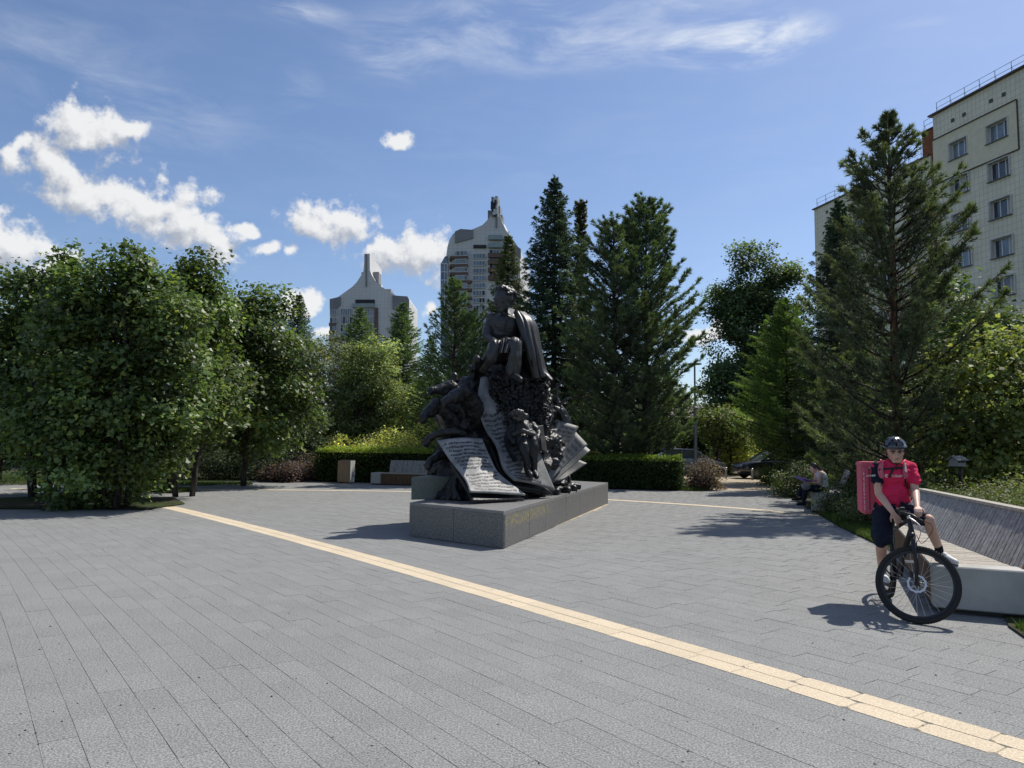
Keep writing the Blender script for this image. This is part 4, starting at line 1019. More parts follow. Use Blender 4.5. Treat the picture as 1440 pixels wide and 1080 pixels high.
plinth = thing('plinth', 'low granite plinth of polished slabs carrying the dark bronze monument', 'plinth', PLA)
eu = (PLC - PLA).normalized(); Lr = (PLC - PLA).length; ev = (PLB - PLA).normalized(); Lf = (PLB - PLA).length
TH = .05
def pslab(name, a, c, out, z0, z1, m, parent=plinth):
    """slab standing on ground line a->c, facing out"""
    d = (c - a).normalized() * .003
    P = [a + d, c - d, c - d - out * TH, a + d - out * TH]
    mb = MB(); mb.hexa([Vector((p.x, p.y, z0)) for p in P] + [Vector((p.x, p.y, z1)) for p in P]); return mb.build(name, m, parent, bevel=.004)
nr = Vector((eu.y, -eu.x, 0)); nf = Vector((-ev.y, ev.x, 0)); nf = nf if nf.y < 0 else -nf
ts = [0, .155, .275, .455, .60, .78, 1.0]        # joints along the right face
for i in range(len(ts) - 1): pslab('facing_slab', PLA + eu * (Lr * ts[i] + (.056 if i == 0 else 0)), PLA + eu * Lr * ts[i + 1], nr, .006, PH - .05, M_lich if i < 3 else M_gran)
for i in range(2): pslab('facing_slab', PLA + ev * Lf * (i / 2), PLA + ev * Lf * ((i + 1) / 2), nf, .006, PH - .05, M_gran)
pslab('facing_slab', PLB, PLB + eu * Lr, -nr, .006, PH - .05, M_gran); pslab('facing_slab', PLC, PLC + ev * Lf, -nf, .006, PH - .05, M_gran)
inner = [PLA, PLC, PLC + ev * Lf, PLB]; cen = sum(inner, Vector()) / 4
q = [cen + (p - cen) * .95 for p in inner]
mb = MB(); mb.hexa([Vector((p.x, p.y, 0)) for p in q] + [Vector((p.x, p.y, PH - .06)) for p in q]); mb.build('core', M_gran, plinth)
for i in range(len(ts) - 1):
    for j in range(2):
        c0, c1 = ts[i], ts[i + 1]; r0, r1 = j / 2, (j + 1) / 2; e = .002
        P = [PLA + eu * (Lr * c0 + e) + ev * (Lf * r0 + e), PLA + eu * (Lr * c1 - e) + ev * (Lf * r0 + e), PLA + eu * (Lr * c1 - e) + ev * (Lf * r1 - e), PLA + eu * (Lr * c0 + e) + ev * (Lf * r1 - e)]
        mb = MB(); mb.hexa([Vector((p.x, p.y, PH - .049)) for p in P] + [Vector((p.x, p.y, PH)) for p in P]); mb.build('top_slab', M_grand, plinth, bevel=.004)
# raised back block
a = G(578, 703, PH); c_ = a + ev * .02
P = [a, a + Vector((.9, .5, 0)), a + Vector((1.6, 2.6, 0)), a + Vector((.5, 2.6, 0))]
mb = MB(); mb.hexa([Vector((p.x, p.y, PH + .001)) for p in P] + [Vector((p.x, p.y, PH + .42)) for p in P]); mb.build('raised_block', M_green, plinth, bevel=.008)
def text_mesh(s, size, shear=0.0, extrude=0.0, align='LEFT', spacing=1.0, res=2, bold=0.0):
    cu = bpy.data.curves.new('t', 'FONT'); cu.body = s; cu.size = size; cu.shear = shear; cu.extrude = extrude; cu.align_x = align; cu.space_character = spacing; cu.resolution_u = res; cu.offset = bold
    o = bpy.data.objects.new('t', cu); COL.objects.link(o); dg = bpy.context.evaluated_depsgraph_get(); dg.update()
    me = bpy.data.meshes.new_from_object(o.evaluated_get(dg)); bpy.data.objects.remove(o); bpy.data.curves.remove(cu); return me
def place_text(name, s, size, M, m, parent, **kw):
    me = text_mesh(s, size, **kw); me.transform(M); me.materials.clear(); return link(name, me, m, parent)
# ================================================================== BRONZE MONUMENT
def bronze_extra(b, co, c):
    f = b.noise(co, 2.3, 6, .68); c = b.mix(b.smooth(f, .45, .7), c, (.034, .034, .033))
    g = b.noise(co, 9, 5, .7); return b.mix(b.m('MULTIPLY', b.smooth(g, .6, .8), .5), c, (.018, .022, .021))
M_brz = mat('dark_bronze', (.014, .014, .015), .40, .35, .45, extra=bronze_extra, bump=(16, .5, .03))
M_brzl = mat('clothing_bronze', (.046, .046, .047), .42, .3, .5, extra=bronze_extra, bump=(11, .3, .02))
M_page = mat('sunlit_bronze_page', (.31, .31, .30), .62, .05, .4, var=(4.0, .4, (.17, .172, .17)), bump=(60, .5, .006))  # sun and sky glare on the pages painted in as a pale base
M_ink = mat('incised_script', (.022, .022, .023), .6, .3)
mon = thing('monument', 'dark bronze monument of a seated writer above horses, figures and curling manuscript pages', 'monument', (.1, 15.0, PH))
SC = lambda px, d: px * d / FPX             # pixels at depth d to metres
def capP(mb, a, c, ra, rc): mb.cone(S(*a), S(*c), SC(ra, a[2]), SC(rc, c[2]))
def chain(mb, pts):
    for (a, c) in zip(pts[:-1], pts[1:]): capP(mb, a[:3], c[:3], a[3], c[3])
def ell(mb, x, y, d, rx, ry, rd): mb.ball(S(x, y, d), (SC(rx, d), rd, SC(ry, d)), 14, 10)
def rough(amp, scale, oct_=3, seed=0):
    def fn(co, no): return co + no * (fbm(co, scale, oct_, seed) * amp)[:, None]
    return fn
def part(name, mb, vox, m, it=3, fn=None, parent=None):
    return link(name, mb.remesh(vox, it, fn), m, parent or mon)
# ---- rock and foliage mass
mb = MB()
ell(mb, 716, 528, 15.9, 46, 22, .75); ell(mb, 712, 570, 15.8, 60, 50, .85); ell(mb, 655, 590, 15.5, 42, 48, .7); ell(mb, 690, 640, 15.6, 82, 55, .95); ell(mb, 745, 640, 16.2, 55, 48, 1.0)
ell(mb, 640, 660, 15.1, 36, 42, .6); ell(mb, 760, 590, 16.2, 22, 50, .6); ell(mb, 766, 664, 17.0, 24, 18, .9)
ell(mb, 665, 545, 15.7, 22, 18, .5); ell(mb, 668, 520, 15.5, 12, 12, .35); ell(mb, 750, 540, 15.7, 22, 12, .4); ell(mb, 742, 505, 15.85, 20, 30, .35); ell(mb, 716, 505, 15.95, 26, 24, .4)
part('rock_mass', mb, .03, M_brz, 1, lambda co, no: co + no * (fbm(co, 2.4, 4) * .13 - np.abs(fbm(co, 6.0, 3, 4)) * .09)[:, None])
# foot pad on the plinth
mb = MB()
for (x, d) in [(618, 14.75), (640, 14.5), (665, 14.5), (690, 14.6), (715, 14.9), (740, 15.3), (760, 15.9), (775, 16.6), (786, 17.3), (793, 17.9)]:
    p = S(x, 690, d); mb.box((p.x, p.y, PH + .06), (.75, .7, .14))
p = S(792, 678, 17.9); mb.box((p.x, p.y, PH + .17), (.34, .5, .32))
part('foot_pad', mb, .035, M_brz, 1, rough(.06, 4, 4))
# left skirt of ribs running down to the plinth
mb = MB(); random.seed(8)
for k in range(9):
    x0 = 618 + k * 5.5; capP(mb, (x0 + 14, 628 + k * 2, 14.6), (x0 - 10 + k * 1.5, 697 + k * .4, 14.35 - k * .06), 8, 6.5)
for k in range(5): capP(mb, (648 - k * 2, 660 + k * 5, 13.95), (612 + k * 9, 703, 14.1 - k * .1), 4, 3)
part('ribbed_skirt', mb, .035, M_brz, 2, rough(.05, 5, 3, 2))
# hanging leaf and berry clusters
mb = MB(); random.seed(3)
for k in range(900):
    x = random.gauss(712, 24); y = random.uniform(530, 612); x = min(max(x, 690), 768); d = 14.95 + abs(x - 712) * .007 + random.uniform(-.10, .05) - (y - 530) * .002
    r = random.uniform(.022, .055); mb.ball(S(x, y, d), (r * .8, r * .45, r * random.uniform(.7, 1.3)), 5, 4, Matrix.Rotation(random.uniform(-1, 1), 3, 'Y') @ Matrix.Rotation(random.uniform(-.8, .8), 3, 'X'))
for k in range(420):
    x = random.uniform(738, 770); y = random.uniform(540, 608); d = 15.25 + random.uniform(-.1, .1); r = random.uniform(.03, .08); mb.ball(S(x, y, d), (r, r * .4, r * .6), 5, 4, Matrix.Rotation(random.uniform(-1.5, 1.5), 3, 'Y') @ Matrix.Rotation(random.uniform(-.8, .8), 3, 'X'))
tag(mb.build('leaf_clusters', M_brz, mon), kind='stuff')

# ---- seated writer
def head_mesh(scale, hair=None, vox=None, seed=0, old=False):
    """head looking along -Y, centre at origin, about 1 unit tall from chin to crown before scaling; returns MB"""
    h = MB()
    h.ball((0, .03, .10), (.385, .46, .41), 18, 14)           # skull
    h.ball((0, -.10, -.16), (.30, .33, .34), 16, 12)          # face
    h.ball((0, -.20, -.40), (.17, .17, .13), 12, 8)           # chin
    h.cone((.17, -.05, -.30), (.10, -.26, -.42), .13, .10); h.cone((-.17, -.05, -.30), (-.10, -.26, -.42), .13, .10)
    h.cone((0, -.40, .02), (0, -.505, -.155), .042, .062)      # nose
    h.ball((.05, -.445, -.165), .045); h.ball((-.05, -.445, -.165), .045)
    for sx in (-1, 1):
        h.cone((sx * .05, -.405, .07), (sx * .24, -.33, .075), .042, .036)    # brow
        h.ball((sx * .215, -.31, -.09), (.10, .09, .09))                       # cheek bone
        h.ball((sx * .145, -.352, -.01), (.066, .045, .042))                   # eyelid
        h.ball((sx * .385, .04, -.03), (.045, .085, .12))                      # ear
    h.cone((-.09, -.40, -.265), (.09, -.40, -.265), .032, .032); h.cone((-.075, -.395, -.305), (.075, -.395, -.305), .034, .034)
    return h
def put_head(hm, M, mb):
    mb.add([M @ v for v in hm.v], hm.f)
HS = SC(36, 15.2)                                             # head height in metres
hp = S(709.5, 421, 15.2)
MH = Matrix.Translation(hp) @ Matrix.Rotation(rad(-50), 4, 'Z') @ Matrix.Rotation(rad(8), 4, 'X') @ Matrix.Scale(HS, 4)
mb = MB(); put_head(head_mesh(1), MH, mb)
mb.cone(hp + Vector((.03, .03, -HS * .30)), S(713, 445, 15.4), HS * .24, HS * .28)
wr = link('head', mb.remesh(.014, 3), M_brzl, mon)
mb = MB(); random.seed(6)
for k in range(150):
    v = Vector((random.gauss(0, 1), random.gauss(0, 1), random.gauss(0, 1))).normalized(); v.z = abs(v.z) * 1.0 - .15 if v.y > -.2 else abs(v.z)
    if v.y < -.45 and v.z < .6: continue
    p = MH @ Vector((v.x * .40, v.y * .45 + .05, .12 + v.z * .42)); mb.ball(p, HS * random.uniform(.06, .10), 6, 5)
part('hair', mb, .02, M_brz, 1, rough(.02, 12, 2), wr)
mb = MB()
chain(mb, [(712, 446, 15.4, 11), (712, 458, 15.4, 22), (710, 474, 15.5, 20), (712, 492, 15.6, 23)])
ell(mb, 713, 455, 15.4, 28, 15, .32); ell(mb, 710, 470, 15.45, 25, 18, .32)
chain(mb, [(693, 448, 15.35, 9.5), (687, 460, 15.3, 8.5), (685, 473, 15.15, 7.6)]); chain(mb, [(733, 447, 15.45, 10), (741, 462, 15.35, 9), (746, 477, 15.2, 8)])
ell(mb, 714, 448, 15.42, 27, 8, .24)
part('torso', mb, .024, M_brzl, 2, lambda co, no: co + no * (fbm(co, 3, 2, 1) * .02 - np.abs(fbm(co * np.array([.8, .8, 2.4]), 4.0, 2, 8)) * .03)[:, None])
mb = MB()
chain(mb, [(685, 473, 15.15, 6), (695, 481, 14.9, 5.5), (704, 484, 14.75, 4.2)]); chain(mb, [(747, 477, 15.2, 6), (735, 481, 14.9, 5), (722, 480, 14.65, 4.2)])
for (hx, hy, hd, sg) in ((704, 484, 14.75, 1), (722, 480, 14.65, -1)):
    p = S(hx, hy, hd); mb.ball(p + Vector((sg * .07, -.03, -.01)), (.085, .06, .04), 10, 7)
    for f in range(4):
        q = p + Vector((sg * .12, -.06 + f * .035, .0)); e = q + Vector((sg * (.10 - .012 * abs(f - 1)), -.02, -.05)); mb.cone(q, e, .02, .016); mb.cone(e, e + Vector((sg * .03, 0, -.06)), .016, .013)
    mb.cone(p + Vector((sg * .04, -.08, .02)), p + Vector((sg * .13, -.12, .03)), .022, .016)
part('forearms_and_hands', mb, .016, M_brzl, 2)
mb = MB()
chain(mb, [(703, 495, 15.5, 15), (697, 489, 14.75, 13), (691, 501, 14.7, 11), (679, 515, 14.9, 9.5)]); chain(mb, [(720, 495, 15.5, 15), (723, 486, 14.65, 12.5), (724, 500, 14.6, 11), (722, 525, 14.65, 10.5)])
capP(mb, (721, 500, 14.75), (730, 510, 14.95), 9, 5)
part('trousers', mb, .022, M_brzl, 2, lambda co, no: co + no * (fbm(co, 3, 2, 5) * .02 - np.abs(fbm(co * np.array([2.0, .8, .6]), 4.0, 2, 3)) * .04)[:, None])
for sh in ([(677, 516, 14.95, 6.5), (671, 508, 14.7, 7), (671, 505, 14.55, 6)], [(721, 529, 14.6, 6), (728, 533, 14.35, 6), (731, 534, 14.2, 5)]):
    mb = MB(); chain(mb, sh); part('shoe', mb, .022, M_brz, 2)
def surf(rows, nu=16, nv=26, bulge=0.0, fold=0.0, seed=0, ff=3.0):
    """patch through rows of survey points (px, py, depth), top to bottom"""
    R = [[S(*p) for p in r] for r in rows]; k = len(R[0])
    cols = [catmull([R[i][j] for i in range(len(R))], 8) for j in range(k)]
    m = len(cols[0])
    def f(u, v):
        t = v * (m - 1); i = min(int(t), m - 2); fr = t - i
        pts = [Vector(c[i] * (1 - fr) + c[i + 1] * fr) for c in cols]
        x = u * (k - 1); j = min(int(x), k - 2); g = x - j
        if k > 2:
            P = [pts[max(0, j - 1)], pts[j], pts[j + 1], pts[min(k - 1, j + 2)]]; g2, g3 = g * g, g * g * g
            p = .5 * (2 * P[1] + (P[2] - P[0]) * g + (2 * P[0] - 5 * P[1] + 4 * P[2] - P[3]) * g2 + (3 * P[1] - P[0] - 3 * P[2] + P[3]) * g3)
        else: p = pts[j].lerp(pts[j + 1], g)
        if bulge: p = p + Vector((0, -1, .5)) * bulge * math.sin(math.pi * u)
        if fold: p = p + Vector((.4, -1, 0)) * fold * (.25 + .9 * v) * mnoise.noise(Vector((u * ff + .8 * v, v * .9, seed)))
        return p
    return f
def plate(name, f, m, th, parent=mon, nu=18, nv=26, edge=None):
    V = []; F = []
    N = lambda u, v: ((f(min(1, u + .01), v) - f(max(0, u - .01), v)).cross(f(u, min(1, v + .01)) - f(u, max(0, v - .01)))).normalized()
    sgn = 1 if N(.5, .5).dot(Vector((-.1, -15, 3))) > 0 else -1
    N_ = N; N = lambda u, v: N_(u, v) * sgn
    for s in (0, 1):
        for j in range(nv + 1):
            for i in range(nu + 1):
                u, v = i / nu, j / nv; p = f(u, v); V.append(p + N(u, v) * (th * s))
    n1 = (nu + 1) * (nv + 1); ix = lambda i, j, s: s * n1 + j * (nu + 1) + i
    for j in range(nv):
        for i in range(nu):
            F.append((ix(i, j, 0), ix(i, j + 1, 0), ix(i + 1, j + 1, 0), ix(i + 1, j, 0))); F.append((ix(i, j, 1), ix(i + 1, j, 1), ix(i + 1, j + 1, 1), ix(i, j + 1, 1)))
    for i in range(nu):
        for j in (0, nv):
            q = (ix(i, j, 0), ix(i + 1, j, 0), ix(i + 1, j, 1), ix(i, j, 1)); F.append(q if j == 0 else q[::-1])
    for j in range(nv):
        for i in (0, nu):
            q = (ix(i, j, 0), ix(i, j, 1), ix(i, j + 1, 1), ix(i, j + 1, 0)); F.append(q if i == 0 else q[::-1])
    if sgn < 0: F = [q[::-1] for q in F]
    me = mesh(name, V, F, False)
    me.polygons.foreach_set('use_smooth', [k < 2 * nu * nv for k in range(len(F))])
    return link(name, me, m, parent), N
# coat over his left shoulder
cf = surf([[(722, 439, 15.12), (728, 438.5, 15.1), (736, 440.5, 15.25), (744, 445, 15.75)], [(727, 456, 15.0), (736, 452, 14.95), (746, 452, 15.1), (753, 459, 15.8)], [(733, 475, 14.9), (742, 474, 14.86), (751, 474, 15.05), (758, 482, 15.8)], [(740, 498, 14.85), (748, 498, 14.84), (756, 497, 15.02), (762, 503, 15.8)], [(746, 518, 14.92), (753, 519, 14.9), (760, 518, 15.08), (767, 523, 15.75)], [(749, 531, 14.95), (757, 532, 14.92), (765, 531, 15.12), (777, 535, 15.65)]], fold=.17, seed=4, ff=6.5)
plate('draped_coat', cf, M_brzl, .035, nu=40, nv=40)
cf2 = surf([[(722, 508, 15.3), (752, 500, 15.3)], [(726, 522, 15.2), (764, 522, 15.2)], [(732, 534, 15.0), (776, 536, 15.1)]], fold=.1, seed=9, ff=5)
plate('coat_hem', cf2, M_brz, .04)
# shirt collar, placket and the little book in his hands
for pts in ([(704, 436, 15.12), (712, 442, 15.0), (717, 447, 14.98), (707, 441, 15.08)], [(714, 433, 15.1), (724, 436, 15.12), (720, 445, 15.0), (714, 441, 14.98)]):
    P = [S(*p) for p in pts]; mb = MB(); mb.hexa(P + [p + Vector((0, -.03, .01)) for p in P]); mb.build('collar', M_page if pts[0][0] > 710 else M_brzl, mon, bevel=.008)  # sunward wing painted in the pale lit tone
mb = MB(); mb.tube([S(714, 446, 14.98), S(711, 456, 14.93), S(708, 470, 14.95)], .018, 6); mb.build('placket', M_brz, mon)
for k, dx in enumerate((-6, -3.5, 0, 2.5, 5)):
    P = surf([[(710 + dx * .5, 474 + abs(dx) * .4, 14.75), (714 + dx * 1.3, 474 + abs(dx) * .5, 14.6)], [(708 + dx * .6, 484, 14.7), (712 + dx * 1.1, 485, 14.52)], [(705 + dx * .6, 495, 14.68), (709 + dx, 496, 14.5)]])
    plate('book_leaf', P, M_page if k % 2 else M_brzl, .012, nu=4, nv=8)

# ---- horses
def horse(muz, brow, poll, neck, scale=1.0, seed=0):
    """heads given by survey points; skull, cheek, neck, ears, mane"""
    mb = MB(); m0, b0, p0 = S(*muz), S(*brow), S(*poll); u = SC(1, muz[2]) * scale
    mb.cone(m0, b0, 6.2 * u, 7.5 * u); mb.cone(b0, p0, 8 * u, 9 * u); ch = b0.lerp(p0, .6) + Vector((0, 0, -6 * u)); mb.cone(ch, m0.lerp(b0, .5) + Vector((0, 0, -2 * u)), 8.5 * u, 5 * u)
    mb.ball(m0, (7 * u, 7 * u, 6.2 * u)); mb.ball(m0 + Vector((-1.5 * u, -2 * u, -4.5 * u)), 4 * u)
    side = (m0 - p0).cross(Vector((0, 0, 1))).normalized()
    for sg in (-1, 1):
        mb.cone(p0 + side * sg * 4 * u, p0 + side * sg * 6 * u + Vector((0, 0, 11 * u)), 2.6 * u, .8 * u)
        mb.ball(b0.lerp(p0, .45) + side * sg * 6.5 * u + Vector((0, 0, 2.5 * u)), 2.6 * u); mb.ball(m0 + side * sg * 5 * u + Vector((0, 0, 1.5 * u)), 2 * u)
    N = [p0] + [S(*n[:3]) for n in neck]; r = [10 * u] + [n[3] * u / scale for n in neck]
    for i in range(len(N) - 1): mb.cone(N[i], N[i + 1], r[i], r[i + 1])
    o = part('horse', mb, .018, M_brz, 2, rough(.018, 8, 3, seed))
    mn = MB(); random.seed(seed)
    for k in range(70):
        f = random.random(); i = min(int(f * (len(N) - 1)), len(N) - 2); g = f * (len(N) - 1) - i; p = N[i].lerp(N[i + 1], g) + Vector((random.uniform(-2, 4) * u, random.uniform(-5, 5) * u, r[i] * .85))
        mn.cone(p, p + Vector((random.uniform(-2, 5) * u, random.uniform(-4, 4) * u, random.uniform(-9, 1) * u)), 2.4 * u, 1.0 * u)
    part('mane', mn, .02, M_brz, 1, None, o)
    return o
horse((626, 565, 14.2), (637, 558, 14.3), (652, 549, 14.5), [(664, 566, 14.8, 14), (672, 592, 15.1, 19)], 1.0, 1)
horse((607, 549, 14.9), (617, 548, 15.0), (633, 543, 15.1), [(648, 558, 15.3, 13), (660, 580, 15.5, 16)], .9, 2)
horse((595, 588, 14.2), (602, 579, 14.35), (613, 569, 14.5), [(626, 582, 14.7, 12), (638, 602, 15.0, 17)], .95, 3)
mb = MB(); chain(mb, [(664, 626, 14.7, 8), (652, 612, 14.4, 6.5), (638, 606, 14.2, 6), (618, 609, 14.1, 5), (604, 616, 14.05, 5.5), (599, 624, 14.05, 6.5)])
chain(mb, [(640, 640, 14.6, 8), (620, 640, 14.35, 6.5), (606, 648, 14.2, 5), (602, 655, 14.15, 6)]); part('horse_forelegs', mb, .024, M_brz, 2, rough(.03, 8, 2))
mb = MB(); ell(mb, 640, 536, 15.7, 5, 9, .1); ell(mb, 639, 529, 15.7, 5, 6, .09); part('distant_rider', mb, .025, M_brz, 2)

# ---- manuscript pages
def script(lines, f, N, u0, u1, v0, v1, parent, th, size=None, seed=0):
    rr = random.Random(seed); n = len(lines)
    for i, s in enumerate(lines):
        if not s: continue
        me = text_mesh(s, 1.0, shear=.5, spacing=.95, res=1, bold=.018); co = np.empty(len(me.vertices) * 3, np.float32); me.vertices.foreach_get('co', co); co = co.reshape(-1, 3)
        w = max(co[:, 0].max(), .1); wide = (u1 - u0) * rr.uniform(.78, .98); st = u0 + (u1 - u0 - wide) * rr.random(); vv = v0 + (v1 - v0) * i / n; lh = (v1 - v0) / n
        out = []
        for x, y, z in co:
            u = st + x / w * wide; v = vv + lh * (.78 - y * .80) + .006 * math.sin(u * 17 + i); u = min(max(u, .01), .99); v = min(max(v, .01), .99)
            out.append(f(u, v) + N(u, v) * (th + .0045))
        me.vertices.foreach_set('co', np.array(out, np.float32).ravel()); me.materials.clear(); me.update(); link('script_line', me, M_ink, parent)
f1 = surf([[(615, 620.5, 14.0), (646, 617, 14.1), (677, 618, 14.5)], [(633, 648, 13.75), (662, 644, 13.85), (689, 646, 14.2)], [(653, 674, 13.35), (678, 670, 13.6), (702, 668, 13.95)], [(660.5, 692.8, 13.02), (692, 694, 13.35), (738, 697, 13.8)]])
pg1, N1 = plate('manuscript_page', f1, M_page, .03, nu=22, nv=30); pg1['label'] = 'large pale curling page covered with handwritten lines'
script(['А тетрәмик назу', 'сурналулы', 'Кыр инә бар', 'шагыйрь ә', 'Кузгалу алан', 'Тавыш ы', 'Җырларым', 'Кабат кабат', '', 'Бу гомернең ялкыны', 'Тынып калмас', 'Урманда һәм кырда', 'Яңгырар минем', 'Үз моңнарым', 'Сан күп җырларым ку'], f1, N1, .07, .97, .05, .97, pg1, .03, seed=2)
g1 = surf([[(633, 655, 13.7), (690, 655, 14.3)], [(655, 690, 13.25), (705, 685, 13.9)], [(662, 707, 12.98), (736, 704, 13.78)]], bulge=-.02)
plate('page_beneath', g1, M_brz, .05, nu=16, nv=16)
mb = MB(); ell(mb, 682, 672, 14.45, 26, 26, .35); ell(mb, 700, 698, 14.05, 26, 6, .3); ell(mb, 668, 694, 13.75, 10, 10, .25); part('page_support', mb, .03, M_brz, 1, rough(.08, 5, 4))
f2 = surf([[(677, 532, 15.25), (683, 531, 15.2), (690, 535, 15.25)], [(673, 565, 15.0), (686, 563, 14.92), (698, 565, 15.0)], [(680, 600, 14.75), (700, 597, 14.75), (722, 592, 14.95)], [(697, 628, 14.35), (722, 625, 14.6), (752, 622, 14.95)], [(707, 660, 14.05), (735, 656, 14.3), (763, 652, 14.8)], [(722, 676, 13.95), (750, 681, 14.3), (779, 690, 14.75)]])
pg2, N2 = plate('manuscript_page', f2, mat('grey_bronze_page', (.215, .215, .21), .6, .08, .4, var=(4.0, .4, (.12, .122, .12)), bump=(60, .5, .006)), .035, nu=20, nv=40); pg2['label'] = 'long grey page flowing down from under the writer to a pointed corner'  # page bronze toned between the lit and the less lit copy
script(['Иртә таң җиле', 'җылы җил исә', 'ак күлмәк кия', 'сары алтын көз', 'Кояшлы юлда ул', 'йөрим моңланып', 'туган ил кайда', 'җырлый ул тагын', 'Ил өчен яна бит', 'йөрәк тибә', 'таулар аша', 'юллар уза', 'сагынып кайта', 'кабат җырлый', 'язган хатым', 'сиңа дускай'], f2, N2, .10, .70, .30, .98, pg2, .035, seed=5)
for k, (du, dd) in enumerate(((-4, .18), (-8, .34))):
    f3 = surf([[(678 + du * .3, 575, 15.1 + dd), (690, 572, 15.15 + dd)], [(680 + du, 604, 14.85 + dd * .6), (705, 600, 15.0 + dd)], [(694 + du, 634, 14.45 + dd * .5), (730, 630, 14.9 + dd)], [(704 + du * .6, 664, 14.15 + dd * .5), (740, 664, 14.5 + dd)], [(726, 686 + k * 4, 14.0 + dd * .3), (776, 694 + k * 3, 14.75 + dd * .2)]])
    plate('page_beneath', f3, M_brz, .03, nu=10, nv=26)
mb = MB(); ell(mb, 742, 688, 14.9, 26, 8, .30); ell(mb, 730, 676, 15.0, 20, 12, .3); part('page_support', mb, .03, M_brz, 1, rough(.07, 5, 4))
M_page2 = mat('less_lit_bronze_page', (.165, .165, .16), .6, .1, .4, var=(4.0, .4, (.10, .102, .10)), bump=(60, .5, .006))  # same page bronze, painted darker for the pages that get less light
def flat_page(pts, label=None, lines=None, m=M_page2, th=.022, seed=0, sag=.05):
    """pts: top-left, top-right, bottom-right, bottom-left survey points"""
    a, c, d, e = pts; mid = lambda p, q: tuple((x + y) / 2 for x, y in zip(p, q))
    ml, mr = mid(a, e), mid(c, d); ml = (ml[0], ml[1], ml[2] + sag); mr = (mr[0], mr[1], mr[2] + sag)
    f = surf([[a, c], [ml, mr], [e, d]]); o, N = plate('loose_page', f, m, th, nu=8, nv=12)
    if lines: script(lines, f, N, .12, .92, .06, .7, o, th, seed=seed)
    return o
LN = ['юллар озын', 'таулар биек', 'еллар уза', 'сүзем кала', 'җырда халык', 'күңеле']
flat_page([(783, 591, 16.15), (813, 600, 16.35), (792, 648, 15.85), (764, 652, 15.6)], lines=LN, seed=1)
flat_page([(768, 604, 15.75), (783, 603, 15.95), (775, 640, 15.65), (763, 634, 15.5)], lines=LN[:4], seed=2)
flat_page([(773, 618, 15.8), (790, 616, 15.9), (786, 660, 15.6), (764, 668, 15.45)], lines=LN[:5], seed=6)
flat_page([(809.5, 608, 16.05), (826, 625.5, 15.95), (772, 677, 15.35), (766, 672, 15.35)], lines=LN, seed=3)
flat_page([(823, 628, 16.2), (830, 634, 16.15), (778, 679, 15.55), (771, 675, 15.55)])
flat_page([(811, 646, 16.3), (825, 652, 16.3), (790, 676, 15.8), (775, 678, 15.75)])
flat_page([(806, 646, 16.4), (819, 652, 16.3), (786, 681, 15.9), (772, 680, 15.8)], m=M_brz)
flat_page([(752, 642, 14.85), (770, 634, 15.1), (777, 650, 15.0), (775, 657, 14.9)], m=M_brz)
flat_page([(752, 642, 14.82), (776, 655, 14.95), (766, 676, 14.9), (752, 660, 14.8)], m=M_brzl)
mb = MB(); ell(mb, 776, 662, 16.6, 16, 20, .35); ell(mb, 786, 678, 17.2, 12, 8, .6); ell(mb, 782, 620, 16.7, 9, 28, .25); part('page_support', mb, .03, M_brz, 1, rough(.07, 5, 4))
# bare tree stump rising behind the loose pages
mb = MB(); mb.tube([S(795, 604, 16.4), S(794, 590, 16.35), S(789, 577, 16.3), S(785, 568, 16.3), S(782.5, 557, 16.3), S(783, 548, 16.3), S(787, 541, 16.3), S(790, 535, 16.3), S(793.5, 529, 16.3)], [SC(q, 16.3) for q in (11, 9, 6.5, 4, 2.4, 2.6, 1.8, 1.4, .4)], 8)
mb.tube([S(785.5, 570, 16.3), S(790, 566, 16.25), S(797, 561, 16.2), S(805, 557.5, 16.2)], [SC(q, 16.3) for q in (3.4, 2.2, 1.5, .4)], 7)
mb.tube([S(790, 580, 16.2), S(782, 574, 16.1), S(779, 571, 16.1)], [SC(q, 16.3) for q in (5, 4, 2)], 7)
part('bare_tree', mb, .016, M_brzl, 1, rough(.02, 9))
mb = MB(); mb.tube([S(777, 582, 15.7), S(773, 594, 15.6), S(771, 600, 15.6)], [.02, .03, .02], 6); mb.build('twig', M_brzl, mon)
# ---- standing figure in relief on the long page
mb = MB()
chain(mb, [(731, 593, 14.55, 7), (735, 602, 14.55, 13), (738, 612, 14.5, 13.5)]); chain(mb, [(733, 614, 14.35, 9), (736, 628, 14.15, 8.5), (740, 645, 14.12, 6), (742, 662, 14.15, 5)]); chain(mb, [(747, 613, 14.4, 9), (751, 628, 14.25, 8), (751, 646, 14.25, 5.5), (751, 664, 14.3, 5)])
chain(mb, [(742, 663, 14.12, 5), (746, 669, 13.95, 4)]); chain(mb, [(751, 665, 14.25, 5), (755, 671, 14.1, 4)]); chain(mb, [(722, 598, 14.6, 6), (716, 612, 14.5, 5.5), (722, 622, 14.35, 5)]); chain(mb, [(748, 598, 14.7, 6), (757, 608, 14.65, 5), (754, 618, 14.45, 4.5)])
mb.ball(S(730, 589, 14.45), (SC(7, 14.5), SC(7, 14.5), SC(8, 14.5)))
o = part('relief_figure', mb, .02, M_brz, 2, rough(.018, 7, 3, 7))
mb = MB(); chain(mb, [(718, 583, 14.45, 4.5), (728, 580, 14.3, 5.5), (738, 585, 14.4, 5)]); chain(mb, [(724, 588, 14.35, 3), (736, 590, 14.35, 3)]); part('fur_hat', mb, .02, M_brzl, 1, rough(.03, 14, 2), o)
mb = MB(); chain(mb, [(722, 611, 14.35, 3.5), (736, 606, 14.15, 3.5), (750, 611, 14.3, 3.5)]); part('belt_folds', mb, .02, M_brzl, 1, rough(.02, 10, 2), o)
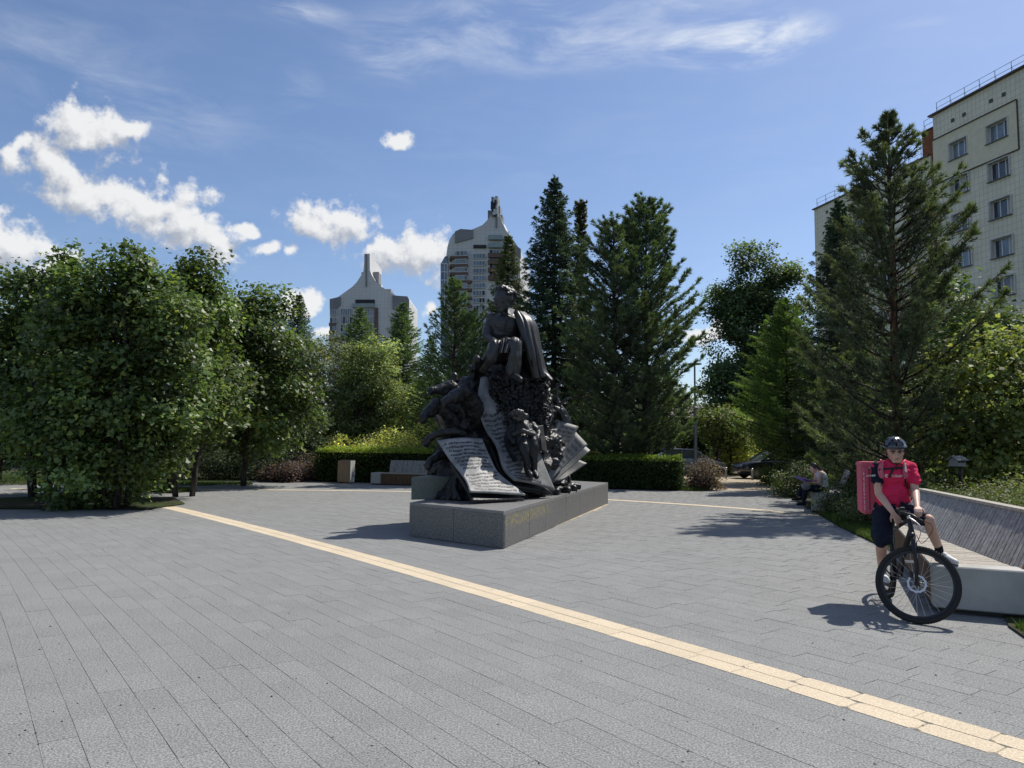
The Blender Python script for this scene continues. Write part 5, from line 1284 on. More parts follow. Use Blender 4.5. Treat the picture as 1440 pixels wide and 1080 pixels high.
f4 = surf([[(724, 600, 14.6), (712, 606, 14.75)], [(714, 614, 14.45), (706, 622, 14.75)], [(718, 630, 14.25), (708, 640, 14.6)], [(728, 645, 14.12), (716, 655, 14.4)]]); plate('coat_flap', f4, M_brz, .03)
f5 = surf([[(752, 600, 14.7), (762, 598, 15.1)], [(758, 616, 14.6), (766, 622, 15.1)], [(760, 632, 14.55), (768, 638, 15.0)]]); plate('coat_flap', f5, M_brzl, .03)
# ================================================================== BENCHES
M_conc = mat('pale_concrete', (.44, .43, .405), .85, spec=.25, var=(2.2, .22, (.33, .325, .30)), bump=(90, .35, .004))
def wood(name, col, dark, rough_=.8):
    def ex(b, co, c):
        r = b.n('ShaderNodeObjectInfo').outputs['Random']
        mp = b.n('ShaderNodeMapping'); b.link(co, mp.inputs[0]); mp.inputs['Scale'].default_value = (14, 14, 2.2)
        f = b.noise(mp.outputs[0], 2.0, 5, .7); c = b.mix(b.smooth(f, .3, .7), c, dark)
        return b.mix(b.m('MULTIPLY', r, .45), c, dark)
    return mat(name, col, rough_, spec=.2, extra=ex, bump=(60, .3, .003))
M_grey_wood = wood('weathered_grey_board', (.46, .45, .435), (.19, .185, .18))
M_seat_wood = wood('bleached_seat_board', (.46, .43, .375), (.27, .245, .205))
M_brown_wood = wood('brown_slat', (.20, .125, .075), (.10, .062, .038))
M_bin_wood = wood('tan_slat', (.46, .33, .21), (.30, .20, .12))
M_frame = mat('dark_bench_frame', (.05, .048, .045), .6, .4)

# long wedge bench beside the courier
LB = thing('bench', 'long wedge shaped bench with concrete end and tall grey slatted backrest beside the courier', 'bench', (4.26, 7.6, 0))
SH = .47
f0, f1 = Vector((4.27, 7.60, 0)), Vector((5.98, 11.65, 0))          # front edge, near and far
k0, k1 = Vector((5.06, 7.45, 0)), Vector((6.12, 11.85, 0))          # line of the backrest foot
e1 = Vector((5.62, 6.98, 0))                                         # concrete end, far corner to the right
up = Vector((0, 0, 1))
d01 = (f1 - f0).normalized()
# concrete end block
g0, g1, g2 = f0.copy(), e1, e1 + Vector((.10, .42, 0))
g3 = f0 + d01 * .20
mb = MB(); mb.hexa([g0 + up * .05, g1 + up * .05, g2 + up * .05, g3 + up * .05, g0 + up * SH, g1 + up * SH, g2 + up * SH, g3 + up * SH]); mb.build('concrete_end', M_conc, LB, bevel=.012)
mb = MB(); s0 = Vector((.08, .08, 0)); mb.hexa([g0 + s0 + up * .0, g1 + Vector((-.05, .08, 0)), g2 - s0, g3 + s0, g0 + s0 + up * .05, g1 + Vector((-.05, .08, .05)), g2 - s0 + up * .05, g3 + s0 + up * .05]); mb.build('foot', M_frame, LB)
# seat boards across
nb = 33; a0, a1 = f0 + d01 * .21, f1; r0 = k0 + (k1 - k0).normalized() * .05 + Vector((-.02, 0, 0)); r1 = k1
for i in range(nb):
    u0, u1 = i / nb, (i + .93) / nb
    P = [a0.lerp(a1, u0), r0.lerp(r1, u0), r0.lerp(r1, u1), a0.lerp(a1, u1)]; dz = random.uniform(-.002, .002)
    mb = MB(); mb.hexa([p + up * (SH - .035) for p in P] + [p + up * (SH - .004 + dz) for p in P]); mb.build('seat_board', M_seat_wood, LB)
# the boards go on to the right over the concrete, beside the backrest end
# front slats
nf_ = 46
for i in range(nf_):
    u0, u1 = (i + .06) / nf_, (i + .90) / nf_; out = Vector((-d01.y, d01.x, 0)); q0, q1 = a0.lerp(a1, u0), a0.lerp(a1, u1)
    P = [q0 + out * .0, q0 - out * .03, q1 - out * .03, q1 + out * .0]
    mb = MB(); mb.hexa([p + up * .05 for p in P] + [p + up * (SH - .038) for p in P]); mb.build('front_slat', M_brown_wood, LB)
mb = MB(); ins = Vector((.12, .0, 0)); mb.hexa([a0 + ins, r0 - ins * .5, r1 - ins * .4, a1 + ins * .3, a0 + ins + up * .42, r0 - ins * .5 + up * .42, r1 - ins * .4 + up * .42, a1 + ins * .3 + up * .42]); mb.build('inner_frame', M_frame, LB)
# backrest: leaning upright slats
t0, t1 = Vector((5.40, 7.55, .97)), Vector((6.52, 11.95, .97)); bd = (k1 - k0).normalized(); bo = Vector((-bd.y, bd.x, 0))
nsl = 48
for i in range(nsl):
    u0, u1 = i / nsl, (i + .84) / nsl
    P0 = [k0.lerp(k1, u0), k0.lerp(k1, u1)]; P1 = [t0.lerp(t1, u0), t0.lerp(t1, u1)]; th = Vector((.028, -.007, .01)) * random.uniform(.8, 1.2); jz = Vector((random.uniform(-.003, .003), 0, 0))
    B_ = [P0[0] + up * (SH - .01) + jz, P0[1] + up * (SH - .01) + jz, P0[1] + up * (SH - .01) + th + jz, P0[0] + up * (SH - .01) + th + jz]; T_ = [P1[0] + jz, P1[1] + jz, P1[1] + th + jz, P1[0] + th + jz]
    mb = MB(); mb.hexa(B_ + T_); mb.build('back_slat', M_grey_wood, LB)
mb = MB(); mb.hexa([k0 + up * SH + Vector((.045, 0, 0)), k1 + up * SH + Vector((.045, 0, 0)), k1 + up * SH + Vector((.09, 0, 0)), k0 + up * SH + Vector((.09, 0, 0)), t0 + Vector((.045, 0, -.02)), t1 + Vector((.045, 0, -.02)), t1 + Vector((.09, 0, -.02)), t0 + Vector((.09, 0, -.02))]); mb.build('back_board', M_frame, LB)
mb = MB(); cp = Vector((.012, -.02, 0)); mb.hexa([t0 - cp, t1 - cp, t1 + Vector((.12, 0, 0)), t0 + Vector((.12, 0, 0)), t0 - cp + up * .035, t1 - cp + up * .035, t1 + Vector((.12, 0, .035)), t0 + Vector((.12, 0, .035))]); mb.build('top_rail', M_seat_wood, LB)
mb = MB(); pe = k0 - bd * .06; te = t0 - bd * .06; w_ = Vector((.10, -.02, 0)); mb.hexa([pe + up * (SH + .001), pe + bd * .05 + up * (SH + .001), pe + bd * .05 + w_ + up * (SH + .001), pe + w_ + up * (SH + .001), te, te + bd * .05, te + bd * .05 + w_, te + w_]); mb.build('back_end_post', wood('tan_end_post', (.27, .20, .12), (.16, .11, .065)), LB)

def straight_bench(label, a, d, length, group=None, slats=None, endw=.42, back_from=.0, name='bench'):
    """a: front near corner of the concrete end, d: direction along the seat (seat depth is to the left of d... away from the front)"""
    a = Vector((a[0], a[1], 0)); d = Vector((*d, 0)).normalized(); n = Vector((-d.y, d.x, 0)); dep = .62; h = .47
    T = thing(name, label, 'bench', a, 0, group)
    P = [a, a + d * endw, a + d * endw + n * dep, a + n * dep]; mb = MB(); mb.hexa([p + up * .05 for p in P] + [p + up * h for p in P]); mb.build('concrete_end', M_conc, T, bevel=.012)
    P = [p + (sum(P, Vector()) / 4 - p) * .2 for p in P]; mb = MB(); mb.hexa(P + [p + up * .05 for p in P]); mb.build('foot', M_frame, T)
    s = a + d * (endw + .005); n_sl = slats or int((length - endw) / .075)
    w = (length - endw) / n_sl
    for i in range(n_sl):
        q = s + d * (w * i); P = [q, q + d * w * .82, q + d * w * .82 + n * .03, q + n * .03]; mb = MB(); mb.hexa([p + up * .05 for p in P] + [p + up * (h - .035) for p in P]); mb.build('front_slat', M_brown_wood, T)
    for i in range(6):
        q = s + n * (dep / 6 * i); P = [q, q + d * (length - endw), q + d * (length - endw) + n * (dep / 6 - .012), q + n * (dep / 6 - .012)]; mb = MB(); mb.hexa([p + up * (h - .034) for p in P] + [p + up * (h - .003) for p in P]); mb.build('seat_board', M_seat_wood, T)
    P = [s + n * .035, s + d * (length - endw) + n * .035, s + d * (length - endw) + n * dep, s + n * dep]; mb = MB(); mb.hexa(P + [p + up * (h - .036) for p in P]); mb.build('inner_frame', M_frame, T)
    b0 = a + d * back_from + n * (dep - .10); L = length - back_from; nsl = int(L / .06); w = L / nsl
    for i in range(nsl):
        q = b0 + d * (w * i); P = [q, q + d * w * .78, q + d * w * .78 + n * .025, q + n * .025]; mb = MB(); mb.hexa([p + up * (h + .001) for p in P] + [p + n * .13 + up * (h + .48) for p in P]); mb.build('back_slat', M_grey_wood, T)
    P = [b0 + n * .028, b0 + d * L + n * .028, b0 + d * L + n * .06, b0 + n * .06]; mb = MB(); mb.hexa([p + up * (h + .05) for p in P] + [p + n * .11 + up * (h + .46) for p in P]); mb.build('back_board', M_frame, T)
    return T
p = G(523, 681)
straight_bench('slatted bench with concrete end against the lime topped hedge', (p.x + .0, p.y - .3), (.965, -.26), 4.2, back_from=.55)
p = G(1141, 721)
straight_bench('concrete ended bench under the pine with a seated reader', (p.x - .02, p.y - .05), (.955, .30), 3.6, endw=1.0, back_from=.75) if False else None
# reader's bench: its end faces the viewer, seat runs away to the right
a = Vector((7.58, 19.05, 0)); dd = Vector((.80, .60, 0)); nn_ = Vector((.60, -.80, 0)); T = thing('bench', 'shaded concrete ended bench under the pine with a seated reader', 'bench', a)
PX = [Vector((7.62, 18.95, 0)), Vector((8.40, 18.62, 0)), Vector((8.72, 19.35, 0)), Vector((7.92, 19.68, 0))]
mb = MB(); mb.hexa([p + up * .04 for p in PX] + [p + up * .50 for p in PX]); mb.build('concrete_end', M_conc, T, bevel=.012)
PF = [p + (sum(PX, Vector()) / 4 - p) * .15 for p in PX]; mb = MB(); mb.hexa(PF + [p + up * .04 for p in PF]); mb.build('foot', M_frame, T)
dl = (PX[3] - PX[0]).normalized(); dw = (PX[1] - PX[0]).normalized(); Lb = 2.6
for i in range(34):
    q = PX[3] + dl * (.01 + Lb / 34 * i); P = [q, q + dw * .82, q + dw * .82 + dl * .068, q + dl * .068]; mb = MB(); mb.hexa([p + up * .465 for p in P] + [p + up * .498 for p in P]); mb.build('seat_board', M_seat_wood, T)
    P = [q, q + dl * .064, q + dl * .064 + dw * .03, q + dw * .03]; mb = MB(); mb.hexa([p + up * .05 for p in P[::-1]] + [p + up * .463 for p in P[::-1]]); mb.build('front_slat', M_brown_wood, T)
P = [PX[3] + dw * .06, PX[3] + dw * .78, PX[3] + dw * .78 + dl * Lb, PX[3] + dw * .06 + dl * Lb]; mb = MB(); mb.hexa(P + [p + up * .46 for p in P]); mb.build('inner_frame', M_frame, T)
for i in range(50):
    q = PX[0] + dl * (.30 + .06 * i) + dw * .72; P = [q, q + dl * .05, q + dl * .05 + dw * .028, q + dw * .028]; mb = MB(); mb.hexa([p + up * .505 for p in P[::-1]] + [p + dw * .2 + up * 1.02 for p in P[::-1]]); mb.build('back_slat', M_grey_wood, T)

# ================================================================== LITTER BIN
p = G(486, 676); p = Vector((-6.62, 29.9, 0))
bn_ = thing('litter_bin', 'square litter bin clad in tan vertical slats by the lime topped hedge', 'litter bin', p, rad(-12))
mb = MB(); mb.box((0, 0, .47), (.50, .40, .80)); mb.build('liner', mat('bin_metal', (.42, .42, .41), .5, .4), bn_, world=False, bevel=.01)
mb = MB(); mb.box((0, 0, .035), (.40, .32, .07)); mb.build('base', M_frame, bn_, world=False)
mb = MB(); mb.box((.265, 0, .47), (.025, .46, .86)); mb.build('side_panel', M_conc, bn_, world=False, bevel=.005)
for i in range(7): MB().box((-.235 + i * .075, -.215, .48), (.06, .028, .84)).build('slat', M_bin_wood, bn_, world=False)
for i in range(6): MB().box((-.265, -.17 + i * .068, .48), (.028, .055, .84)).build('slat', M_bin_wood, bn_, world=False)
mb = MB(); mb.box((0, 0, .905), (.54, .45, .03)); mb.build('rim', M_frame, bn_, world=False, bevel=.005)

# ================================================================== LAMP POST, BOLLARDS, FEEDER
M_galv = mat('galvanised_steel', (.34, .35, .36), .45, .6, var=(8, .25))
c = S(978, 640, 33); lp = thing('lamp_post', 'slim grey lamp post with flat disc head rising behind the dark hedge', 'lamp post', (c.x, 33, 0))
hL = S(978, 513, 33).z
mb = MB(); mb.lathe([(.085, 0), (.085, .9), (.075, .95), (.07, hL * .62), (.045, hL * .63), (.04, hL)], n=12); mb.build('pole', M_galv, lp, smooth=False, world=False)
mb = MB(); mb.lathe([(.02, hL - .02), (.30, hL + .01), (.32, hL + .05), (.12, hL + .09), (.02, hL + .1)], n=20); mb.build('lamp_head', M_galv, lp, world=False)
mb = MB(); mb.ball((0, -.06, hL * .63), (.11, .11, .08)); mb.cone((0, -.1, hL * .63), (.05, -.25, hL * .63 - .02), .045, .055); mb.build('camera_unit', M_conc, lp, world=False)
for px, py, lab in ((1021, 673, 'short grey bollard standing free at the end of the sandy path'), (1058, 675, 'short grey bollard in front of the dark car wheel')):
    q = G(px, py); bo_ = thing('bollard', lab, 'bollard', q, 0, 'path bollards')
    MB().lathe([(.055, 0), (.055, .52), (.05, .55), (.02, .57)], n=12).build('post', M_galv, bo_, world=False, smooth=False)
    MB().lathe([(.058, .44), (.058, .49)], n=12).build('band', mat('reflective_band', (.7, .7, .68), .4), bo_, world=False)
fd = S(1346, 652, 16.0); feeder = thing('bird_feeder', 'grey house shaped bird feeder on a post among the shrubs', 'bird feeder', (fd.x, 16.0, 0), rad(24))
zb = S(1346, 655, 16).z
FS = Matrix.Translation((0, 0, zb)) @ Matrix.Scale(.62, 4)
M_fw = wood('grey_feeder_board', (.30, .30, .285), (.20, .20, .19))
def fbuild(mb, name, m): mb.v = [FS @ v for v in mb.v]; return mb.build(name, m, feeder, world=False)
MB().box((.10, 0, zb / 2), (.07, .07, zb)).build('post', M_bark, feeder, world=False)
fbuild(MB().box((.02, 0, 0), (.50, .40, .03)), 'floor', M_fw)
for gx in (-.2, .2): fbuild(MB().prism([(-.16, .015), (.16, .015), (.16, .20), (0, .30), (-.16, .20)], .02, Matrix.Translation((gx, 0, 0)) @ Matrix.Rotation(rad(90), 4, 'Z') @ Matrix.Rotation(rad(90), 4, 'X')), 'gable_wall', M_fw)
fbuild(MB().box((0, -.165, .06), (.40, .015, .09)), 'side_wall', M_fw)
for sg in (-1, 1): fbuild(MB().box((0, sg * .11, .265), (.56, .30, .018), Matrix.Rotation(-sg * rad(31), 3, 'X')), 'roof_board', M_fw)
# ================================================================== CARS
def car(label, loc, rz, paint, name='parked_car'):
    T = thing(name, label, 'car', loc, rz); M_body = mat('car_paint_' + str(paint), paint, .25, .3, .6, coat=.8); M_cg = glass_mat('car_glass', (.10, .13, .14)); M_ty = mat('car_tyre', (.02, .02, .021), .85); M_rim = mat('alloy_rim', (.42, .43, .44), .35, .8)
    # body sections along x (front at -x): (x, half width, z low, z shoulder, z roof or None)
    sec = [(-2.05, .60, .30, .62), (-1.95, .78, .24, .74), (-1.5, .86, .22, .86), (-1.0, .88, .22, .93), (0, .89, .22, .95), (1.2, .88, .22, .98), (1.85, .84, .26, .98), (2.05, .72, .34, .85)]
    V = []; F = []
    for (x, w, z0, z1) in sec:
        V += [(x, -w * .92, z0), (x, -w, z0 + .22), (x, -w, z1 - .10), (x, -w * .90, z1), (x, w * .90, z1), (x, w, z1 - .10), (x, w, z0 + .22), (x, w * .92, z0)]
    for i in range(len(sec) - 1):
        for j in range(8): F.append((i * 8 + j, i * 8 + (j + 1) % 8, (i + 1) * 8 + (j + 1) % 8, (i + 1) * 8 + j))
    F += [tuple(range(7, -1, -1)), tuple(range(len(V) - 8, len(V)))]
    bd_ = link('body', mesh('body', V, [f[::-1] for f in F], True), M_body, T, False)
    cab = [(-.95, .78, .92), (-.25, .66, 1.40), (.35, .64, 1.48), (1.25, .64, 1.44), (1.90, .74, .97)]
    V = []; F = []
    for (x, w, z) in cab: V += [(x, -.80 if z < 1 else -w - .06, .9 if z > 1 else z - .02), (x, -w, z), (x, w, z), (x, .80 if z < 1 else w + .06, .9 if z > 1 else z - .02)]
    for i in range(len(cab) - 1):
        for j in range(4): F.append((i * 4 + j, i * 4 + (j + 1) % 4, (i + 1) * 4 + (j + 1) % 4, (i + 1) * 4 + j))
    F += [(3, 2, 1, 0), tuple(range(len(V) - 4, len(V)))]
    link('cabin', mesh('cabin', V, [f[::-1] for f in F]), M_cg, T, False)
    rf = MB(); rf.hexa([(-.28, -.68, 1.385), (1.32, -.66, 1.43), (1.32, .66, 1.43), (-.28, .68, 1.385), (-.2, -.58, 1.46), (1.2, -.58, 1.50), (1.2, .58, 1.50), (-.2, .58, 1.46)]); rf.build('roof', M_body, T, world=False, bevel=.03)
    for y in (-1, 1):
        pl = MB(); pl.tube([(-1.0, y * .80, .90), (-.27, y * .69, 1.42), (1.28, y * .67, 1.46), (1.95, y * .77, .94)], .04, 6); pl.tube([(.55, y * .82, .92), (.5, y * .70, 1.46)], .035, 6); pl.build('pillar', M_body, T, world=False)
        mr = MB(); mr.ball((-.75, y * .98, .98), (.09, .11, .08)); mr.build('mirror', M_body, T, world=False)
        for x in (-1.28, 1.28):
            R = Matrix.Translation((x, y * .80, .32)) @ Matrix.Rotation(rad(90), 4, 'X'); wh = MB().lathe([(.21, -.10), (.31, -.10), (.325, -.06), (.325, .06), (.31, .10), (.21, .10)], R, 24).build('wheel', M_ty, T, world=False)
            rm = MB(); rm.lathe([(.21, -.085), (.20, -.11), (.205, .11), (.21, .085)], R, 20); rm.build('rim', M_dark, wh, world=False)
            sp = MB()
            for k in range(10): sp.box((x + .11 * math.cos(k * .628), y * .915, .32 + .11 * math.sin(k * .628)), (.19, .02, .03), Matrix.Rotation(-k * .628, 3, 'Y'))
            sp.build('spokes', M_rim, wh, world=False)
        hl = MB(); hl.ball((-1.93, y * .58, .66), (.10, .18, .07)); hl.build('headlight', M_glass2, T, world=False)
    MB().box((-2.055, 0, .45), (.03, .8, .16)).build('grille', M_trim, T, world=False)
    return T
q = G(1064, 674); car('dark parked car nose out behind the yellow tipped shrub', (q.x + 1.25, q.y + 1.05, 0), rad(4), (.018, .018, .026))
q = S(972, 645, 42.5); car('silver grey parked car showing only its roof over the clipped hedge', (q.x - .2, 42.5, 0), rad(182), (.30, .31, .33))
# ================================================================== BICYCLE
M_black = mat('matte_black_tube', (.022, .022, .024), .42, .3, var=(9, .3))
M_rub = mat('tyre_rubber', (.017, .017, .017), .85, bump=(160, .6, .004))
M_alu = mat('bright_alloy', (.55, .55, .55), .3, .9)
M_spk = mat('spoke_steel', (.50, .50, .50), .35, .8)
M_cable = mat('brake_cable', (.10, .012, .016), .5)
V3 = Vector
RC, FC = V3((4.19, 8.34, 0)), V3((3.83, 7.10, 0)); WR = .365
hd = (FC - RC).normalized()
bike = thing('bicycle', 'black disc braked bicycle with its front wheel turned sideways under the courier', 'bicycle', (4.0, 7.7, 0))
axs = V3((.0, .33, .944)).normalized()                     # steering axis, upwards
nrm = V3((.50, .80, 0)); nrm = (nrm - axs * nrm.dot(axs)).normalized()   # front wheel axle direction (away from the viewer)
fwd = axs.cross(nrm).normalized()
down = -(V3((0, 0, 1)) - nrm * nrm.z).normalized()
hub = FC + V3((0, 0, .003)) - down * WR
rhub = RC + V3((0, 0, WR + .003)); rn = V3((-hd.y, hd.x, 0))
def wheel(label, h, n, rotor_side, knob=True):
    u = n.cross(V3((0, 0, 1))).normalized(); w = n.cross(u)
    R = Matrix((u, w, n)).transposed().to_4x4(); M = Matrix.Translation(h) @ R
    wo = MB().tube([M @ V3(((WR - .024) * math.cos(a), (WR - .024) * math.sin(a), 0)) for a in [2 * math.pi * i / 64 for i in range(64)]], .024, 10, closed=True).build('wheel', M_rub, bike, smooth=True)
    kn = MB()
    for i in range(88):
        a = 2 * math.pi * i / 88
        for k, off in enumerate((-.014, 0, .014)):
            aa = a + (k % 2) * .035; rr = WR - .0015 - abs(off) * .25
            kn.box(M @ V3((rr * math.cos(aa), rr * math.sin(aa), off)), (.006, .013, .010), R.to_3x3() @ Matrix.Rotation(aa, 3, 'Z'))
    tag(kn.build('tread', M_rub, wo), kind='stuff')
    prof = [(.296, -.011), (.318, -.013), (.318, .013), (.296, .011)]; rm = MB(); V = []; F = []; n_ = 64
    for i in range(n_):
        a = 2 * math.pi * i / n_
        V += [M @ V3((r * math.cos(a), r * math.sin(a), z)) for r, z in prof]
    for i in range(n_):
        for j in range(4): F.append((i * 4 + j, i * 4 + (j + 1) % 4, ((i + 1) % n_) * 4 + (j + 1) % 4, ((i + 1) % n_) * 4 + j))
    rm.add(V, F); rm.build('rim', M_black, wo, smooth=False)
    sp = MB()
    for i in range(28):
        a = 2 * math.pi * i / 28; sd = 1 if i % 2 else -1; a2 = a + (.9 if (i // 2) % 2 else -.9)
        sp.tube([M @ V3((.024 * math.cos(a2), .024 * math.sin(a2), sd * .028)), M @ V3((.298 * math.cos(a), .298 * math.sin(a), 0))], .0016, 4)
    tag(sp.build('spokes', M_spk, wo), kind='stuff')
    MB().lathe([(.012, -.055), (.016, -.05), (.027, -.034), (.018, -.026), (.018, .026), (.027, .034), (.016, .05), (.012, .055)], M, 14).build('hub', M_black, wo)
    z = rotor_side * .040; rt = MB(); V = []; F = []
    for i in range(72):
        a = 2 * math.pi * i / 72; wv = .003 * math.sin(a * 12)
        V += [M @ V3((r * math.cos(a), r * math.sin(a), zz)) for r, zz in ((.066, z - .001), (.084 + wv, z - .001), (.084 + wv, z + .001), (.066, z + .001))]
    for i in range(72):
        for j in range(4): F.append((i * 4 + j, i * 4 + (j + 1) % 4, ((i + 1) % 72) * 4 + (j + 1) % 4, ((i + 1) % 72) * 4 + j))
    rt.add(V, F)
    for i in range(6):
        a = i * math.pi / 3; rt.tube([M @ V3((.022 * math.cos(a), .022 * math.sin(a), z)), M @ V3((.068 * math.cos(a + .35), .068 * math.sin(a + .35), z))], .003, 4)
    rt.build('brake_disc', M_alu, wo); return wo
wf = wheel('front', hub, nrm, -1); wf['label'] = 'front wheel turned to face the viewer'
wheel('rear', rhub, rn, -1)
crown = hub + axs * .475 - fwd * -.0; crown = hub + axs * .455 + fwd * -.045
top = crown + axs * .235
fk = MB()
for s in (-1, 1):
    o = nrm * (.062 * s); fk.tube([crown + o * .55, crown + o - axs * .05, hub + o * .95 + axs * .2 - fwd * .03, hub + o * .9 + axs * .0], [.017, .021, .016, .013], 9)
fk.tube([crown - nrm * .075 - axs * .005, crown - nrm * .0 + axs * .02, crown + nrm * .075 - axs * .005], [.018, .028, .018], 9)
fk.build('fork', M_black, bike, smooth=True)
MB().box(hub - nrm * .066 + axs * .085 + fwd * .03, (.03, .03, .06)).build('brake_calliper', M_black, bike, bevel=.006)
BBp = RC + hd * .43 + V3((0, 0, .30)); st = RC + hd * .22 + V3((0, 0, .80)); sad = RC + hd * .17 + V3((0, 0, .95))
ht0, ht1 = crown + axs * .055, crown + axs * .185
fr = MB(); fr.tube([crown + axs * .03, ht0, ht1, crown + axs * .20], [.023, .024, .022, .024], 12); fr.tube([ht0 + axs * .015, BBp.lerp(ht0, .5), BBp], [.026, .027, .026], 10); fr.tube([ht1 - axs * .02, st - V3((0, 0, .06))], [.019, .017], 10); fr.tube([BBp, st], .018, 10)
for s in (-1, 1):
    dr = rhub + rn * (.065 * s); fr.tube([BBp + rn * (.03 * s), BBp.lerp(rhub, .45) + rn * (.058 * s), dr], [.013, .011, .010], 8); fr.tube([st - V3((0, 0, .05)) + rn * (.016 * s), st.lerp(rhub, .4) + rn * (.05 * s), dr], [.010, .009, .009], 8)
fr.ball(BBp, .034); fr.build('frame', M_black, bike, smooth=True)
MB().tube([st - V3((0, 0, .05)), sad - V3((0, 0, .03))], .0145, 9).build('seat_post', M_black, bike)
sd_ = MB(); sd_.ball(sad - hd * .06, (.07, .10, .035)); sd_.cone(sad - hd * .02, sad + hd * .16, .045, .022); link('saddle', sd_.remesh(.012, 3), M_black, bike)
stem_f = (fwd * .9 + axs * .1).normalized(); sc0 = crown + axs * .235; clamp = sc0 + stem_f * .055
MB().tube([crown + axs * .19, sc0 + axs * .012], .019, 10).build('headset_spacers', M_black, bike); MB().tube([sc0, clamp], [.019, .018], 10).build('stem', M_black, bike)
gl = S(1296, 733, 7.22); gr = S(1262, 716, 7.62)
hb = MB(); hb.tube([gl, gl.lerp(clamp, .45) + V3((0, 0, .02)), clamp, gr.lerp(clamp, .5) + V3((0, 0, .01)), gr], .0135, 9); hb.build('handlebar', M_black, bike, smooth=True)
for (e, i_) in ((gl, 0), (gr, 1)):
    dirn = (clamp - e).normalized(); MB().tube([e - dirn * .015, e, e + dirn * .11, e + dirn * .115], [.013, .0175, .0165, .012], 10).build('grip', M_rub, bike, smooth=True)
    lv = MB(); b_ = e + dirn * .14; lv.ball(b_ + V3((-.01, -.02, -.012)), .02); lv.tube([b_ + V3((-.015, -.035, -.015)), b_ + V3((-.02, -.07, -.03)) - dirn * .05, b_ + V3((-.02, -.06, -.05)) - dirn * .11], [.008, .006, .005], 6); lv.build('brake_lever', M_alu if i_ == 0 else M_black, bike)
MB().box(clamp + V3((-.01, -.03, .04)), (.05, .03, .035)).build('lamp', M_black, bike, bevel=.006)
cb = MB()
for sgn, ee in ((0, gl), (1, gr)):
    b_ = ee + (clamp - ee).normalized() * .14; pth = [b_ + V3((0, -.04, -.01)), S(1310 - sgn * 18, 738 + sgn * 4, 7.12), S(1308 - sgn * 14, 752, 7.1), S(1296 - sgn * 8, 764, 7.15), crown + V3((.02, -.03, .02))]
    cb.tube([V3(p) for p in catmull([tuple(q) for q in pth], 6)], .0032, 5)
cb.build('cable', M_cable, bike)
# cranks, ring and pedals
pr_ = S(1243, 818, 7.98); pr_.z = .165; cr = MB(); cdir = (pr_ - BBp); cdir = (cdir - rn * cdir.dot(rn)).normalized()
side = rn if (pr_ - BBp).dot(rn) > 0 else -rn
cr.tube([BBp + side * .05, BBp + side * .07 + cdir * .165], [.013, .010], 8); cr.tube([BBp - side * .05, BBp - side * .07 - cdir * .165], [.013, .010], 8); cr.tube([BBp - side * .06, BBp + side * .06], .012, 8); cr.build('cranks', M_black, bike)
Rr = Matrix((hd, V3((0, 0, 1)), side)).transposed().to_4x4(); MB().lathe([(.03, .036), (.098, .037), (.102, .040), (.098, .043), (.03, .044)], Matrix.Translation(BBp) @ Rr, 30).build('chainring', M_black, bike)
for s in (1, -1):
    pc = BBp + side * (.12 * s) + cdir * (.165 * s); pd = MB()
    for t in (-.042, -.014, .014, .042): pd.box(pc + hd * t, (.09, .008, .016), Matrix((side, hd, V3((0, 0, 1)))).transposed())
    for t in (-.04, .04): pd.box(pc + side * t, (.009, .1, .016), Matrix((side, hd, V3((0, 0, 1)))).transposed())
    pd.build('pedal', M_alu if s < 0 else M_black, bike)
ch = MB(); loop = [rhub + side * .042 + V3((0, 0, .04)), BBp + side * .042 + V3((0, 0, .098)), BBp + side * .042 + hd * .098, BBp + side * .042 - V3((0, 0, .098)), rhub + side * .042 - V3((0, 0, .045)), rhub + side * .042 - hd * .04]
ch.tube(loop, .005, 5, closed=True); ch.build('chain', M_black, bike)

# ================================================================== COURIER
def skin_mat(name, col):
    return mat(name, col, .5, 0, .35, var=(7, .12, (col[0] * .86, col[1] * .76, col[2] * .72)), bump=(90, .1, .002))
M_skin = skin_mat('skin', (.60, .39, .30))
M_hair = mat('dark_hair', (.018, .013, .010), .5)
M_eye = mat('eye_dark', (.02, .016, .014), .25); M_eyew = mat('eye_white', (.55, .53, .50), .3); M_lip = mat('lips', (.33, .15, .13), .45)
def fabric(name, col, rough_=.85):
    return mat(name, col, rough_, spec=.2, var=(5, .18), bump=(9, .5, .02))
M_red = fabric('crimson_shirt', (.74, .03, .105)); M_navy = fabric('navy_cloth', (.012, .015, .030)); M_short = fabric('dark_navy_shorts', (.014, .017, .032)); M_sock = fabric('black_sock', (.012, .012, .013)); M_shoe = mat('white_trainer', (.62, .62, .60), .6, var=(12, .2)); M_sole = mat('shoe_sole', (.10, .10, .10), .8)
M_strap = mat('black_webbing', (.012, .012, .013), .8); M_grey_s = mat('grey_reflective_strap', (.36, .35, .34), .5)
def wrinkle(a, sc_, sx=(1, 1, 1), seed=0):
    def fn(co, no): return co + no * (-np.abs(fbm(co * np.array(sx), sc_, 2, seed)) * a + fbm(co, sc_ * .6, 2, seed + 3) * a * .5)[:, None]
    return fn
cour = thing('person', 'courier in crimson and navy shirt and black helmet, one foot up on the bench', 'person', (4.05, 7.9, 0))
hip = RC + hd * .22 + V3((0, 0, 1.00))
